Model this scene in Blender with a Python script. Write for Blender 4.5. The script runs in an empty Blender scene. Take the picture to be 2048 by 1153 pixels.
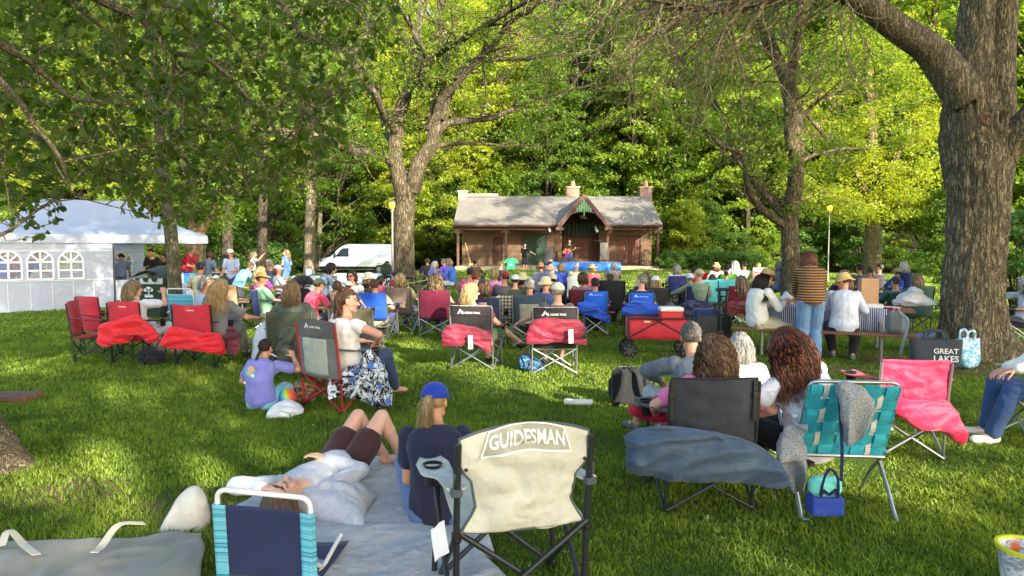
import bpy, math, random
import numpy as np
from math import radians as R, sin, cos, pi
from mathutils import Vector, Matrix
sc = bpy.context.scene
COL = sc.collection
rnd = random.Random(7)
nr = np.random.RandomState(11)
# ------------------------------------------------------------------ camera maths
CAMH, FPX, PITCH = 1.68, 1365.0, math.atan((576.5 - 498.0) / 1365.0)
def ray(px, py):
    u = (px - 1024.0) / FPX; v = (576.5 - py) / FPX
    return (u, cos(PITCH) + v * sin(PITCH), -sin(PITCH) + v * cos(PITCH))
def P(px, py, D):
    """world point seen at photo pixel px,py when it stands D metres away"""
    d = ray(px, py); k = D / d[1]
    return (d[0] * k, D, CAMH + d[2] * k)
def G(px, py):
    d = ray(px, py); k = CAMH / -d[2]
    return (d[0] * k, d[1] * k, 0.0)
def X(px, D):
    return P(px, 498, D)[0]
def sm(a, b, x):
    t = np.clip((x - a) / (b - a), 0, 1); return t * t * (3 - 2 * t)
def gz(x, y):
    x = np.asarray(x, float); y = np.asarray(y, float)
    z = 0.30 * sm(27, 43, y) * sm(-9, -4, x) * (1 - sm(13, 18, x))
    z = z + 22.0 * sm(62, 118, y) + 3.0 * sm(56, 70, y)
    z = z + 6.0 * sm(28, 80, np.abs(x)) * sm(30, 60, y)
    return z
def gzf(x, y): return float(gz(x, y))
# ------------------------------------------------------------------ noise
def _h(ix, iy, iz, s):
    n = (ix * 374761393 + iy * 668265263 + iz * 2147483647 + s * 974711) & 0xffffffff
    n = ((n ^ (n >> 13)) * 1274126177) & 0xffffffff
    n = (n ^ (n >> 16)) & 0xffffffff
    return n / 4294967295.0
def vn(Pn, s=0):
    Pn = np.asarray(Pn, float); i = np.floor(Pn).astype(np.int64); f = Pn - i; f = f * f * (3 - 2 * f)
    x, y, z = i[..., 0], i[..., 1], i[..., 2]; o = 0
    for dx in (0, 1):
        for dy in (0, 1):
            for dz in (0, 1):
                w = (f[..., 0] if dx else 1 - f[..., 0]) * (f[..., 1] if dy else 1 - f[..., 1]) * (f[..., 2] if dz else 1 - f[..., 2])
                o = o + w * _h(x + dx, y + dy, z + dz, s)
    return o * 2 - 1
def fbm(Pn, s=0, o=3):
    Pn = np.asarray(Pn, float); r = 0; a = 1.0
    for k in range(o):
        r = r + a * vn(Pn * (2 ** k), s + k); a *= .5
    return r
def ridge(Pn, s=0, o=2):
    Pn = np.asarray(Pn, float); r = 0; a = 1.0
    for k in range(o):
        r = r + a * (1 - np.abs(vn(Pn * (2 ** k), s + k)) * 2); a *= .5
    return r
# ------------------------------------------------------------------ mesh builder
def nrm(v):
    v = np.asarray(v, float); return v / (np.linalg.norm(v, axis=-1, keepdims=True) + 1e-12)
class MB:
    def __init__(s): s.V = []; s.F = []; s.M = []; s.n = 0
    def add(s, V, F, mi=0):
        V = np.asarray(V, float).reshape(-1, 3); s.V.append(V)
        o = s.n; s.F.extend([[i + o for i in f] for f in F]); s.M.extend([mi] * len(F)); s.n += len(V); return s
    def tube(s, path, rad, n=8, mi=0, cap=True, ref=None):
        p = np.asarray(path, float); m = len(p)
        rad = np.asarray(rad, float)
        if rad.ndim == 0: rad = np.full(m, float(rad))
        t = np.gradient(p, axis=0); t = nrm(t)
        u = np.array(ref if ref is not None else ((0, 0, 1) if abs(t[0][2]) < .9 else (1, 0, 0)), float)
        Vs = []
        a = np.arange(n) / n * 2 * pi
        for i in range(m):
            u = u - t[i] * np.dot(u, t[i]); u = u / (np.linalg.norm(u) + 1e-12); w = np.cross(t[i], u)
            r = rad[i]; ru, rw = (r, r) if np.ndim(r) == 0 else (r[0], r[1])
            Vs.append(p[i] + np.outer(np.cos(a) * ru, u) + np.outer(np.sin(a) * rw, w))
        F = []
        for i in range(m - 1):
            for j in range(n):
                k = (j + 1) % n
                F.append([i * n + j, i * n + k, (i + 1) * n + k, (i + 1) * n + j])
        if cap: F.append(list(range(n))[::-1]); F.append([(m - 1) * n + j for j in range(n)])
        return s.add(np.concatenate(Vs), F, mi)
    def cap(s, a, b, ra, rb, n=12):
        """closed tapered capsule"""
        a = np.array(a, float); b = np.array(b, float); L = np.linalg.norm(b - a) + 1e-9; d = (b - a) / L
        ps, rs = [], []
        for k in range(5):
            th = pi / 2 * k / 4; ps.append(a - d * ra * cos(th)); rs.append(max(ra * sin(th), 1e-4))
        for k in range(5):
            th = pi / 2 * k / 4; ps.append(b + d * rb * sin(th)); rs.append(max(rb * cos(th), 1e-4))
        ps = np.array(ps); t = d; u = np.array((0, 0, 1.) if abs(d[2]) < .9 else (1., 0, 0)); u = nrm(u - d * np.dot(u, d)); w = np.cross(d, u)
        an = np.arange(n) / n * 2 * pi; ring = np.outer(np.cos(an), u) + np.outer(np.sin(an), w)
        V = np.concatenate([p + ring * r for p, r in zip(ps, rs)]); F = []
        for i in range(9):
            for j in range(n):
                k = (j + 1) % n; F.append([i * n + j, i * n + k, (i + 1) * n + k, (i + 1) * n + j])
        F.append(list(range(n))[::-1]); F.append([9 * n + j for j in range(n)])
        return s.add(V, F)
    def ball(s, c, r, rot=None, nu=14, nv=9, mi=0, z0=-1.0, z1=1.0):
        r = np.array((r, r, r) if np.ndim(r) == 0 else r, float)
        t0, t1 = math.asin(z0), math.asin(z1)
        V = []
        for i in range(nv + 1):
            th = t0 + (t1 - t0) * i / nv
            for j in range(nu):
                ph = 2 * pi * j / nu; V.append((cos(th) * cos(ph), cos(th) * sin(ph), sin(th)))
        V = np.array(V) * r
        if rot is not None: V = V @ np.array(rot, float).T
        F = [[i * nu + j, i * nu + (j + 1) % nu, (i + 1) * nu + (j + 1) % nu, (i + 1) * nu + j] for i in range(nv) for j in range(nu)]
        F.append(list(range(nu))[::-1]); F.append([nv * nu + j for j in range(nu)])
        return s.add(V + np.array(c, float), F, mi)
    def box(s, c, sz, b=0.0, rz=0.0, mi=0, rot=None):
        c = np.array(c, float); h = np.array(sz, float) / 2; b = min(b, h.min() * .9)
        V = []; F = []
        if b <= 0:
            V = [(x * h[0], y * h[1], z * h[2]) for x in (-1, 1) for y in (-1, 1) for z in (-1, 1)]
            F = [[0, 1, 3, 2], [4, 6, 7, 5], [0, 4, 5, 1], [2, 3, 7, 6], [0, 2, 6, 4], [1, 5, 7, 3]]
        else:
            idx = {}
            for x in (-1, 1):
                for y in (-1, 1):
                    for z in (-1, 1):
                        g = np.array((x, y, z))
                        for k in range(3):
                            q = g * (h - b); q[k] = g[k] * h[k]; idx[(x, y, z, k)] = len(V); V.append(q)
            for k in range(3):
                a, c2 = (k + 1) % 3, (k + 2) % 3
                for sg in (-1, 1):
                    f = []
                    for (u, v) in ((-1, -1), (1, -1), (1, 1), (-1, 1)):
                        q = [0, 0, 0]; q[k] = sg; q[a] = u; q[c2] = v; f.append(idx[(*q, k)])
                    F.append(f if sg > 0 else f[::-1])
                for u in (-1, 1):
                    for v in (-1, 1):
                        q0 = [0, 0, 0]; q0[a] = u; q0[c2] = v; q1 = list(q0); q0[k] = -1; q1[k] = 1
                        f = [idx[(*q0, a)], idx[(*q1, a)], idx[(*q1, c2)], idx[(*q0, c2)]]
                        F.append(f if u * v > 0 else f[::-1])
            for x in (-1, 1):
                for y in (-1, 1):
                    for z in (-1, 1):
                        f = [idx[(x, y, z, 0)], idx[(x, y, z, 1)], idx[(x, y, z, 2)]]
                        F.append(f if x * y * z > 0 else f[::-1])
        V = np.array(V, float)
        if rot is not None: V = V @ np.array(rot, float).T
        if rz: V = V @ np.array([[cos(rz), sin(rz), 0], [-sin(rz), cos(rz), 0], [0, 0, 1]])
        return s.add(V + c, F, mi)
    def beam(s, a, b, w, h, mi=0, bev=.004, up=(0, 0, 1)):
        """box beam from a to b, w across, h along up"""
        a = np.array(a, float); b = np.array(b, float); d = b - a; L = np.linalg.norm(d); d /= L
        u = np.array(up, float); u = nrm(u - d * np.dot(u, d)); x = np.cross(d, u)
        return s.box((a + b) / 2, (w, L, h), bev, mi=mi, rot=np.stack([x, d, u], 1))
    def sheet(s, Pn, th=0.0, mi=0, wrap=False):
        """grid of points (nu,nv,3); th>0 gives thickness"""
        Pn = np.asarray(Pn, float); a, b = Pn.shape[:2]
        f = [[i * b + j, (i + 1) * b + j, (i + 1) * b + j + 1, i * b + j + 1] for i in range(a - 1) for j in range(b - 1)]
        if wrap: f += [[(a - 1) * b + j, j, j + 1, (a - 1) * b + j + 1] for j in range(b - 1)]
        if th <= 0: return s.add(Pn.reshape(-1, 3), f, mi)
        du = np.gradient(Pn, axis=0); dv = np.gradient(Pn, axis=1); N = nrm(np.cross(du, dv))
        A = (Pn + N * th / 2).reshape(-1, 3); B = (Pn - N * th / 2).reshape(-1, 3); o = a * b
        F = list(f) + [[o + q for q in g[::-1]] for g in f]
        if not wrap:
            for j in range(b - 1): F += [[j, j + 1, o + j + 1, o + j], [(a - 1) * b + j + 1, (a - 1) * b + j, o + (a - 1) * b + j, o + (a - 1) * b + j + 1]]
        for i in range(a - 1): F += [[(i + 1) * b, i * b, o + i * b, o + (i + 1) * b], [i * b + b - 1, (i + 1) * b + b - 1, o + (i + 1) * b + b - 1, o + i * b + b - 1]]
        return s.add(np.concatenate([A, B]), F, mi)
    def lathe(s, prof, c=(0, 0, 0), n=24, mi=0, sx=1, sy=1):
        prof = np.asarray(prof, float); a = np.arange(n) / n * 2 * pi
        V = np.concatenate([np.stack([np.cos(a) * r * sx, np.sin(a) * r * sy, np.full(n, z)], 1) for r, z in prof]) + np.array(c, float)
        F = [[i * n + j, i * n + (j + 1) % n, (i + 1) * n + (j + 1) % n, (i + 1) * n + j] for i in range(len(prof) - 1) for j in range(n)]
        return s.add(V, F, mi)
    def prism(s, poly, vec, mi=0):
        """planar outline (list of 3d points) extruded by vec"""
        p = np.asarray(poly, float); n = len(p); v = np.array(vec, float)
        F = [list(range(n))[::-1], [n + i for i in range(n)]] + [[i, (i + 1) % n, n + (i + 1) % n, n + i] for i in range(n)]
        return s.add(np.concatenate([p, p + v]), F, mi)
    def warp(s, f):
        s.V = [f(np.concatenate(s.V))]; return s
    def mesh(s, name='m', smooth=True, nm=1):
        me = bpy.data.meshes.new(name); V = np.concatenate(s.V) if s.V else np.zeros((0, 3))
        me.from_pydata(V.tolist(), [], s.F)
        me.polygons.foreach_set('material_index', s.M)
        if smooth:
            me.polygons.foreach_set('use_smooth', [True] * len(s.F))
            if smooth != 'all':
                try: me.set_sharp_from_angle(angle=R(40))
                except Exception: pass
        me.update(); return me
def fastmesh(name, V, k, attr=None, smooth=False):
    """V (nfaces*k,3) separate k-gons"""
    V = np.asarray(V, np.float32).reshape(-1, 3); nf = len(V) // k
    me = bpy.data.meshes.new(name); me.vertices.add(len(V)); me.vertices.foreach_set('co', V.ravel())
    me.loops.add(nf * k); me.loops.foreach_set('vertex_index', np.arange(nf * k, dtype=np.int32))
    me.polygons.add(nf); me.polygons.foreach_set('loop_start', np.arange(nf, dtype=np.int32) * k)
    if smooth: me.polygons.foreach_set('use_smooth', np.ones(nf, bool))
    if attr is not None:
        a = me.attributes.new('var', 'FLOAT', 'POINT'); a.data.foreach_set('value', np.repeat(np.asarray(attr, np.float32), k))
    me.update(calc_edges=True); me.validate(); return me
CACHE = {}
def cached(key, fn):
    key = str(key)
    if key not in CACHE: CACHE[key] = fn()
    return CACHE[key]
def put(name, me, mats, parent=None, loc=(0, 0, 0), rz=0.0, rot=None, sc_=None):
    if isinstance(me, MB): me = me.mesh(name)
    if not isinstance(mats, (list, tuple)): mats = [mats]
    while len(me.materials) < len(mats): me.materials.append(None)
    o = bpy.data.objects.new(name, me); COL.objects.link(o)
    for i, m in enumerate(mats):
        o.material_slots[i].link = 'OBJECT'; o.material_slots[i].material = m
    o.location = loc
    o.rotation_euler = rot if rot is not None else (0, 0, rz)
    if sc_ is not None: o.scale = (sc_, sc_, sc_) if np.ndim(sc_) == 0 else sc_
    if parent is not None: o.parent = parent
    return o
def empty(name, loc=(0, 0, 0), rz=0.0):
    o = bpy.data.objects.new(name, None); COL.objects.link(o); o.location = loc; o.rotation_euler = (0, 0, rz); o.empty_display_size = .1
    return o
def tag(o, label=None, cat=None, group=None, kind=None):
    if label: o['label'] = label
    if cat: o['category'] = cat
    if group: o['group'] = group
    if kind: o['kind'] = kind
    return o
def bake(mb, mods):
    """evaluate modifiers on a MB -> new mesh"""
    me = mb.mesh('tmp', smooth=False) if isinstance(mb, MB) else mb
    o = bpy.data.objects.new('tmp', me); COL.objects.link(o)
    for t, kw in mods:
        m = o.modifiers.new(t, t)
        for k, v in kw.items(): setattr(m, k, v)
    dg = bpy.context.evaluated_depsgraph_get(); dg.update()
    r = bpy.data.meshes.new_from_object(o.evaluated_get(dg)); bpy.data.objects.remove(o); bpy.data.meshes.remove(me)
    return r
def blend(mb, vox=.01, it=3, f=.6):
    r = bake(mb, [('REMESH', dict(mode='VOXEL', voxel_size=vox)), ('SMOOTH', dict(iterations=it, factor=f))])
    r.polygons.foreach_set('use_smooth', [True] * len(r.polygons)); return r
def coords(me):
    a = np.empty(len(me.vertices) * 3, np.float32); me.vertices.foreach_get('co', a); return a.reshape(-1, 3).astype(float)
def normals(me):
    a = np.empty(len(me.vertices) * 3, np.float32); me.vertices.foreach_get('normal', a); return a.reshape(-1, 3).astype(float)
def setco(me, V): me.vertices.foreach_set('co', V.astype(np.float32).ravel()); me.update()
def rotz(a): return np.array([[cos(a), -sin(a), 0], [sin(a), cos(a), 0], [0, 0, 1]])
def rotx(a): return np.array([[1, 0, 0], [0, cos(a), -sin(a)], [0, sin(a), cos(a)]])
def roty(a): return np.array([[cos(a), 0, sin(a)], [0, 1, 0], [-sin(a), 0, cos(a)]])
def spline(pts, n):
    """catmull-rom through points -> n samples"""
    p = np.asarray(pts, float); m = len(p)
    q = np.concatenate([[2 * p[0] - p[1]], p, [2 * p[-1] - p[-2]]])
    t = np.linspace(0, m - 1 - 1e-6, n); i = t.astype(int); f = (t - i)[:, None]
    a, b, c, d = q[i], q[i + 1], q[i + 2], q[i + 3]
    return .5 * (2 * b + (c - a) * f + (2 * a - 5 * b + 4 * c - d) * f ** 2 + (-a + 3 * b - 3 * c + d) * f ** 3)
# ------------------------------------------------------------------ materials
def lin(c):
    return tuple((x / 255 / 12.92) if x / 255 <= .04045 else ((x / 255 + .055) / 1.055) ** 2.4 for x in c)
MATS = {}
class NT:
    def __init__(s, name):
        s.m = bpy.data.materials.new(name); s.m.use_nodes = True; s.t = s.m.node_tree; s.b = s.t.nodes['Principled BSDF']; s.out = s.t.nodes['Material Output']
    def n(s, t, **kw):
        x = s.t.nodes.new(t)
        for k, v in kw.items():
            if k in x.inputs.keys() if isinstance(k, str) else False: x.inputs[k].default_value = v
            else: setattr(x, k, v)
        return x
    def l(s, a, b): s.t.links.new(a, b)
    def co(s, kind='Object', scale=(1, 1, 1), rot=(0, 0, 0)):
        c = s.n('ShaderNodeTexCoord'); m = s.n('ShaderNodeMapping'); m.inputs['Scale'].default_value = scale; m.inputs['Rotation'].default_value = rot
        s.l(c.outputs[kind], m.inputs[0]); return m.outputs[0]
    def noise(s, vec, scale, detail=4, rough=.55, dist=0):
        x = s.n('ShaderNodeTexNoise'); x.inputs['Scale'].default_value = scale; x.inputs['Detail'].default_value = detail; x.inputs['Roughness'].default_value = rough; x.inputs['Distortion'].default_value = dist
        if vec is not None: s.l(vec, x.inputs['Vector'])
        return x.outputs['Fac']
    def ramp(s, fac, stops, interp='LINEAR'):
        x = s.n('ShaderNodeValToRGB'); e = x.color_ramp.elements; x.color_ramp.interpolation = interp
        while len(e) < len(stops): e.new(.5)
        for i, (p, c) in enumerate(stops): e[i].position = p; e[i].color = (*c[:3], 1)
        s.l(fac, x.inputs[0]); return x.outputs[0]
    def mix(s, fac, a, b, mode='MIX'):
        x = s.n('ShaderNodeMix'); x.data_type = 'RGBA'; x.blend_type = mode
        for v, i in ((fac, 0), (a, 6), (b, 7)):
            if hasattr(v, 'links'): s.l(v, x.inputs[i])
            elif i == 0: x.inputs[i].default_value = v
            else: x.inputs[i].default_value = (*v[:3], 1)
        return x.outputs[2]
    def math(s, op, a, b=0.0):
        x = s.n('ShaderNodeMath'); x.operation = op
        for i, v in enumerate((a, b)):
            if hasattr(v, 'links'): s.l(v, x.inputs[i])
            else: x.inputs[i].default_value = v
        return x.outputs[0]
    def bump(s, h, dist=.01, strength=1.0):
        x = s.n('ShaderNodeBump'); x.inputs['Distance'].default_value = dist; x.inputs['Strength'].default_value = strength; s.l(h, x.inputs['Height']); s.l(x.outputs[0], s.b.inputs['Normal']); return x.outputs[0]
    def base(s, c):
        if hasattr(c, 'links'): s.l(c, s.b.inputs['Base Color'])
        else: s.b.inputs['Base Color'].default_value = (*c[:3], 1)
    def rough(s, r): s.b.inputs['Roughness'].default_value = r
    def translucent(s, col, w):
        t = s.n('ShaderNodeBsdfTranslucent'); mx = s.n('ShaderNodeMixShader'); mx.inputs[0].default_value = w
        if hasattr(col, 'links'): s.l(col, t.inputs[0])
        else: t.inputs[0].default_value = (*col[:3], 1)
        s.l(s.b.outputs[0], mx.inputs[1]); s.l(t.outputs[0], mx.inputs[2]); s.l(mx.outputs[0], s.out.inputs[0])
def k3(c, f): return tuple(min(1, max(0, x * f)) for x in c[:3])
def cloth(c, rough=.85, fold=.012, sc_=9.0, trans=0.0, sheen=.15):
    """woven fabric; c is sRGB 0-255"""
    key = ('cloth', c, rough, fold, sc_, trans)
    if key in MATS: return MATS[key]
    m = NT('fabric'); L = lin(c); v = m.co()
    n1 = m.noise(v, sc_, 5, .6); n2 = m.noise(v, 260, 2, .5)
    m.base(m.ramp(n1, [(.3, k3(L, .86)), (.7, k3(L, 1.1))])); m.rough(rough)
    m.b.inputs['Sheen Weight'].default_value = sheen; m.b.inputs['Specular IOR Level'].default_value = .3
    h = m.math('ADD', m.math('MULTIPLY', n1, 1.0), m.math('MULTIPLY', n2, .03))
    m.bump(h, fold, 1.0)
    if trans: m.translucent(L, trans)
    MATS[key] = m.m; return m.m
def plain(c, rough=.5, metal=0.0, name='paint', var=.08, bump=0.0, sc_=12.0, coat=0.0):
    key = ('plain', c, rough, metal, name, var, bump, sc_, coat)
    if key in MATS: return MATS[key]
    m = NT(name); L = lin(c); v = m.co(); n1 = m.noise(v, sc_, 5, .6)
    m.base(m.ramp(n1, [(.3, k3(L, 1 - var)), (.7, k3(L, 1 + var))])); m.rough(rough); m.b.inputs['Metallic'].default_value = metal
    m.b.inputs['Coat Weight'].default_value = coat
    if bump: m.bump(n1, bump)
    MATS[key] = m.m; return m.m
def skin(c):
    key = ('skin', c)
    if key in MATS: return MATS[key]
    m = NT('skin'); L = lin(c); v = m.co(); n1 = m.noise(v, 14, 4, .6)
    a = m.n('ShaderNodeAttribute'); a.attribute_name = 'feat'
    base = m.ramp(n1, [(.3, (L[0] * .93, L[1] * .86, L[2] * .84)), (.7, (L[0] * 1.05, L[1] * 1.04, L[2] * 1.02))])
    m.base(m.mix(a.outputs['Alpha'], base, a.outputs['Color'])); m.rough(.5)
    m.b.inputs['Subsurface Weight'].default_value = .12; m.b.inputs['Subsurface Radius'].default_value = (.02, .008, .004)
    m.bump(n1, .002)
    MATS[key] = m.m; return m.m
def hairm(c, c2=None):
    key = ('hair', c, c2)
    if key in MATS: return MATS[key]
    m = NT('hair'); L = lin(c); L2 = lin(c2) if c2 else k3(L, 1.7)
    a = m.n('ShaderNodeAttribute'); a.attribute_name = 'var'
    v = m.co(scale=(1, 1, .25)); n1 = m.noise(v, 60, 3)
    f = m.math('ADD', m.math('MULTIPLY', a.outputs['Fac'], .6), m.math('MULTIPLY', n1, .4))
    m.base(m.ramp(f, [(.15, k3(L, .45)), (.5, L), (.85, L2)])); m.rough(.42); m.b.inputs['Specular IOR Level'].default_value = .5
    m.bump(n1, .004)
    MATS[key] = m.m; return m.m
def pattern(kind, c1, c2, scale=10.0, c3=None, rot=(0, 0, 0), rough=.85):
    """printed fabrics: stripes / plaid / floral"""
    key = ('pat', kind, c1, c2, scale, c3, rot)
    if key in MATS: return MATS[key]
    m = NT('printed_fabric'); A, B = lin(c1), lin(c2); v = m.co(rot=rot)
    if kind == 'stripe':
        w = m.n('ShaderNodeTexWave'); w.inputs['Scale'].default_value = scale; w.bands_direction = 'X'; w.inputs['Distortion'].default_value = .4; w.inputs['Detail'].default_value = 1
        m.l(v, w.inputs[0]); col = m.ramp(w.outputs[1], [(.44, A), (.56, B)])
    elif kind == 'plaid':
        cs = []
        for d in ('X', 'Z'):
            w = m.n('ShaderNodeTexWave'); w.inputs['Scale'].default_value = scale; w.bands_direction = d; m.l(v, w.inputs[0]); cs.append(m.ramp(w.outputs[1], [(.35, (0, 0, 0)), (.6, (1, 1, 1))]))
        col = m.mix(m.math('MULTIPLY', m.math('ADD', cs[0], cs[1]), .5), A, B)
    else:
        vo = m.n('ShaderNodeTexVoronoi'); vo.inputs['Scale'].default_value = scale; m.l(v, vo.inputs[0])
        n = m.noise(v, scale * 1.3, 4, .7, 1.5)
        col = m.mix(m.ramp(n, [(.47, (0, 0, 0)), (.53, (1, 1, 1))], 'LINEAR'), A, B)
        if c3: col = m.mix(m.ramp(vo.outputs[0], [(.28, (1, 1, 1)), (.36, (0, 0, 0))]), col, lin(c3))
    m.base(col); m.rough(rough); n1 = m.noise(v, 9, 5); m.bump(n1, .012)
    MATS[key] = m.m; return m.m
def steel(c=(150, 152, 155), rough=.38, metal=.75): return plain(c, rough, metal, 'metal', .06)
BLACKM = lambda: plain((28, 28, 30), .45, .2, 'black_metal', .1)
def bark(c1, c2, scale=6.0, name='bark', bump=.05, moss=None):
    key = ('bark', c1, c2, scale, bump, moss)
    if key in MATS: return MATS[key]
    m = NT(name); v = m.co(scale=(1, 1, .16)); A, B = lin(c1), lin(c2)
    vo = m.n('ShaderNodeTexVoronoi'); vo.feature = 'DISTANCE_TO_EDGE'; vo.inputs['Scale'].default_value = scale * 2.2
    nz = m.noise(v, scale, 4, .6); vv = m.n('ShaderNodeVectorMath'); vv.operation = 'ADD'
    sx = m.n('ShaderNodeCombineXYZ'); m.l(nz, sx.inputs[0]); m.l(nz, sx.inputs[1])
    m.l(v, vv.inputs[0]); m.l(sx.outputs[0], vv.inputs[1]); m.l(vv.outputs[0], vo.inputs[0])
    fine = m.noise(m.co(scale=(1, 1, .4)), scale * 9, 4, .7)
    h = m.math('ADD', m.math('MULTIPLY', m.math('MINIMUM', vo.outputs[0], .25), 3.0), m.math('MULTIPLY', fine, .5))
    col = m.ramp(h, [(.15, k3(A, .5)), (.45, A), (1.0, B)])
    if moss:
        mn = m.noise(m.co(), 2.3, 5, .65); col = m.mix(m.ramp(mn, [(.5, (0, 0, 0)), (.68, (.7, .7, .7))]), col, lin(moss))
    m.base(col); m.rough(.9); m.bump(h, bump)
    MATS[key] = m.m; return m.m
def leafm(cd, cl, trans=.4, name='leaf', rough=.5):
    key = ('leaf', cd, cl, trans)
    if key in MATS: return MATS[key]
    m = NT(name); a = m.n('ShaderNodeAttribute'); a.attribute_name = 'var'
    oi = m.n('ShaderNodeObjectInfo')
    f = m.math('ADD', m.math('MULTIPLY', a.outputs['Fac'], .8), m.math('MULTIPLY', oi.outputs['Random'], .2))
    col = m.ramp(f, [(.05, cd), (.9, cl)]); m.base(col); m.rough(rough); m.b.inputs['Specular IOR Level'].default_value = .35
    tc = m.mix(1.0, col, (1.0, .95, .35), 'MULTIPLY'); tc = m.mix(1.0, tc, (1.9, 1.9, 1.4), 'MULTIPLY')
    m.translucent(tc, trans)
    MATS[key] = m.m; return m.m
# text as mesh in xz plane, width w centred at origin
def text_mesh(txt, w, h=None, bold=0.0, shear=0.0, sub=2):
    cu = bpy.data.curves.new('txt', 'FONT'); cu.body = txt; cu.size = 1; cu.offset = bold; cu.shear = shear; cu.align_x = 'LEFT'; cu.resolution_u = 3
    o = bpy.data.objects.new('tmp', cu); COL.objects.link(o); dg = bpy.context.evaluated_depsgraph_get(); dg.update()
    me = bpy.data.meshes.new_from_object(o.evaluated_get(dg)); bpy.data.objects.remove(o)
    import bmesh
    bm = bmesh.new(); bm.from_mesh(me); bmesh.ops.triangulate(bm, faces=bm.faces)
    for _ in range(sub):
        es = [e for e in bm.edges if e.calc_length() > .12]
        if es: bmesh.ops.subdivide_edges(bm, edges=es, cuts=1); bmesh.ops.triangulate(bm, faces=bm.faces)
    V = np.array([v.co[:] for v in bm.verts]); F = [[v.index for v in f.verts] for f in bm.faces]; bm.free()
    x0, x1 = V[:, 0].min(), V[:, 0].max(); y0, y1 = V[:, 1].min(), V[:, 1].max(); s = w / (x1 - x0)
    V[:, 0] = (V[:, 0] - (x0 + x1) / 2) * s; V[:, 1] = (V[:, 1] - (y0 + y1) / 2) * (s if h is None else h / (y1 - y0))
    return V[:, :2], F
# ================================================================== sky, sun, camera
SUN_EL, SUN_AZ = R(21), R(34)      # azimuth: behind the camera, to its right
sdir = Vector((sin(SUN_AZ) * cos(SUN_EL), -cos(SUN_AZ) * cos(SUN_EL), sin(SUN_EL)))
w = bpy.data.worlds.new('World'); sc.world = w; w.use_nodes = True
nt = w.node_tree; bg = nt.nodes['Background']; sk = nt.nodes.new('ShaderNodeTexSky'); sk.sky_type = 'NISHITA'; sk.sun_disc = False
sk.sun_elevation = SUN_EL; sk.sun_rotation = pi - SUN_AZ; sk.air_density = 1.0; sk.dust_density = 1.5
nt.links.new(sk.outputs[0], bg.inputs[0]); bg.inputs[1].default_value = 0.15
sl = bpy.data.lights.new('sun', 'SUN'); sl.energy = 4.2; sl.angle = R(.53); sl.color = (1.0, .9, .72)
so = bpy.data.objects.new('sun', sl); COL.objects.link(so); so.rotation_euler = sdir.to_track_quat('Z', 'Y').to_euler(); so.location = (20, -30, 30)
cd = bpy.data.cameras.new('camera'); cam = bpy.data.objects.new('camera', cd); COL.objects.link(cam); sc.camera = cam
cam.location = (0, 0, CAMH); cam.rotation_euler = (pi / 2 - PITCH, 0, 0); cd.sensor_width = 36; cd.lens = 36 * FPX / 2048; cd.clip_end = 600; cd.clip_start = .05
vs = sc.view_settings; sc.display_settings.display_device = 'sRGB'; vs.view_transform = 'Standard'; vs.look = 'None'; vs.exposure = 1.92; vs.gamma = 1.0
cy = sc.cycles
sc.render.engine = 'CYCLES'; cy.max_bounces = 6; cy.diffuse_bounces = 4; cy.glossy_bounces = 2; cy.transmission_bounces = 4; cy.transparent_max_bounces = 6
cy.caustics_reflective = False; cy.caustics_refractive = False; cy.use_denoising = True; cy.sample_clamp_indirect = 4
try: cy.use_light_tree = False
except Exception: pass
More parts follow.
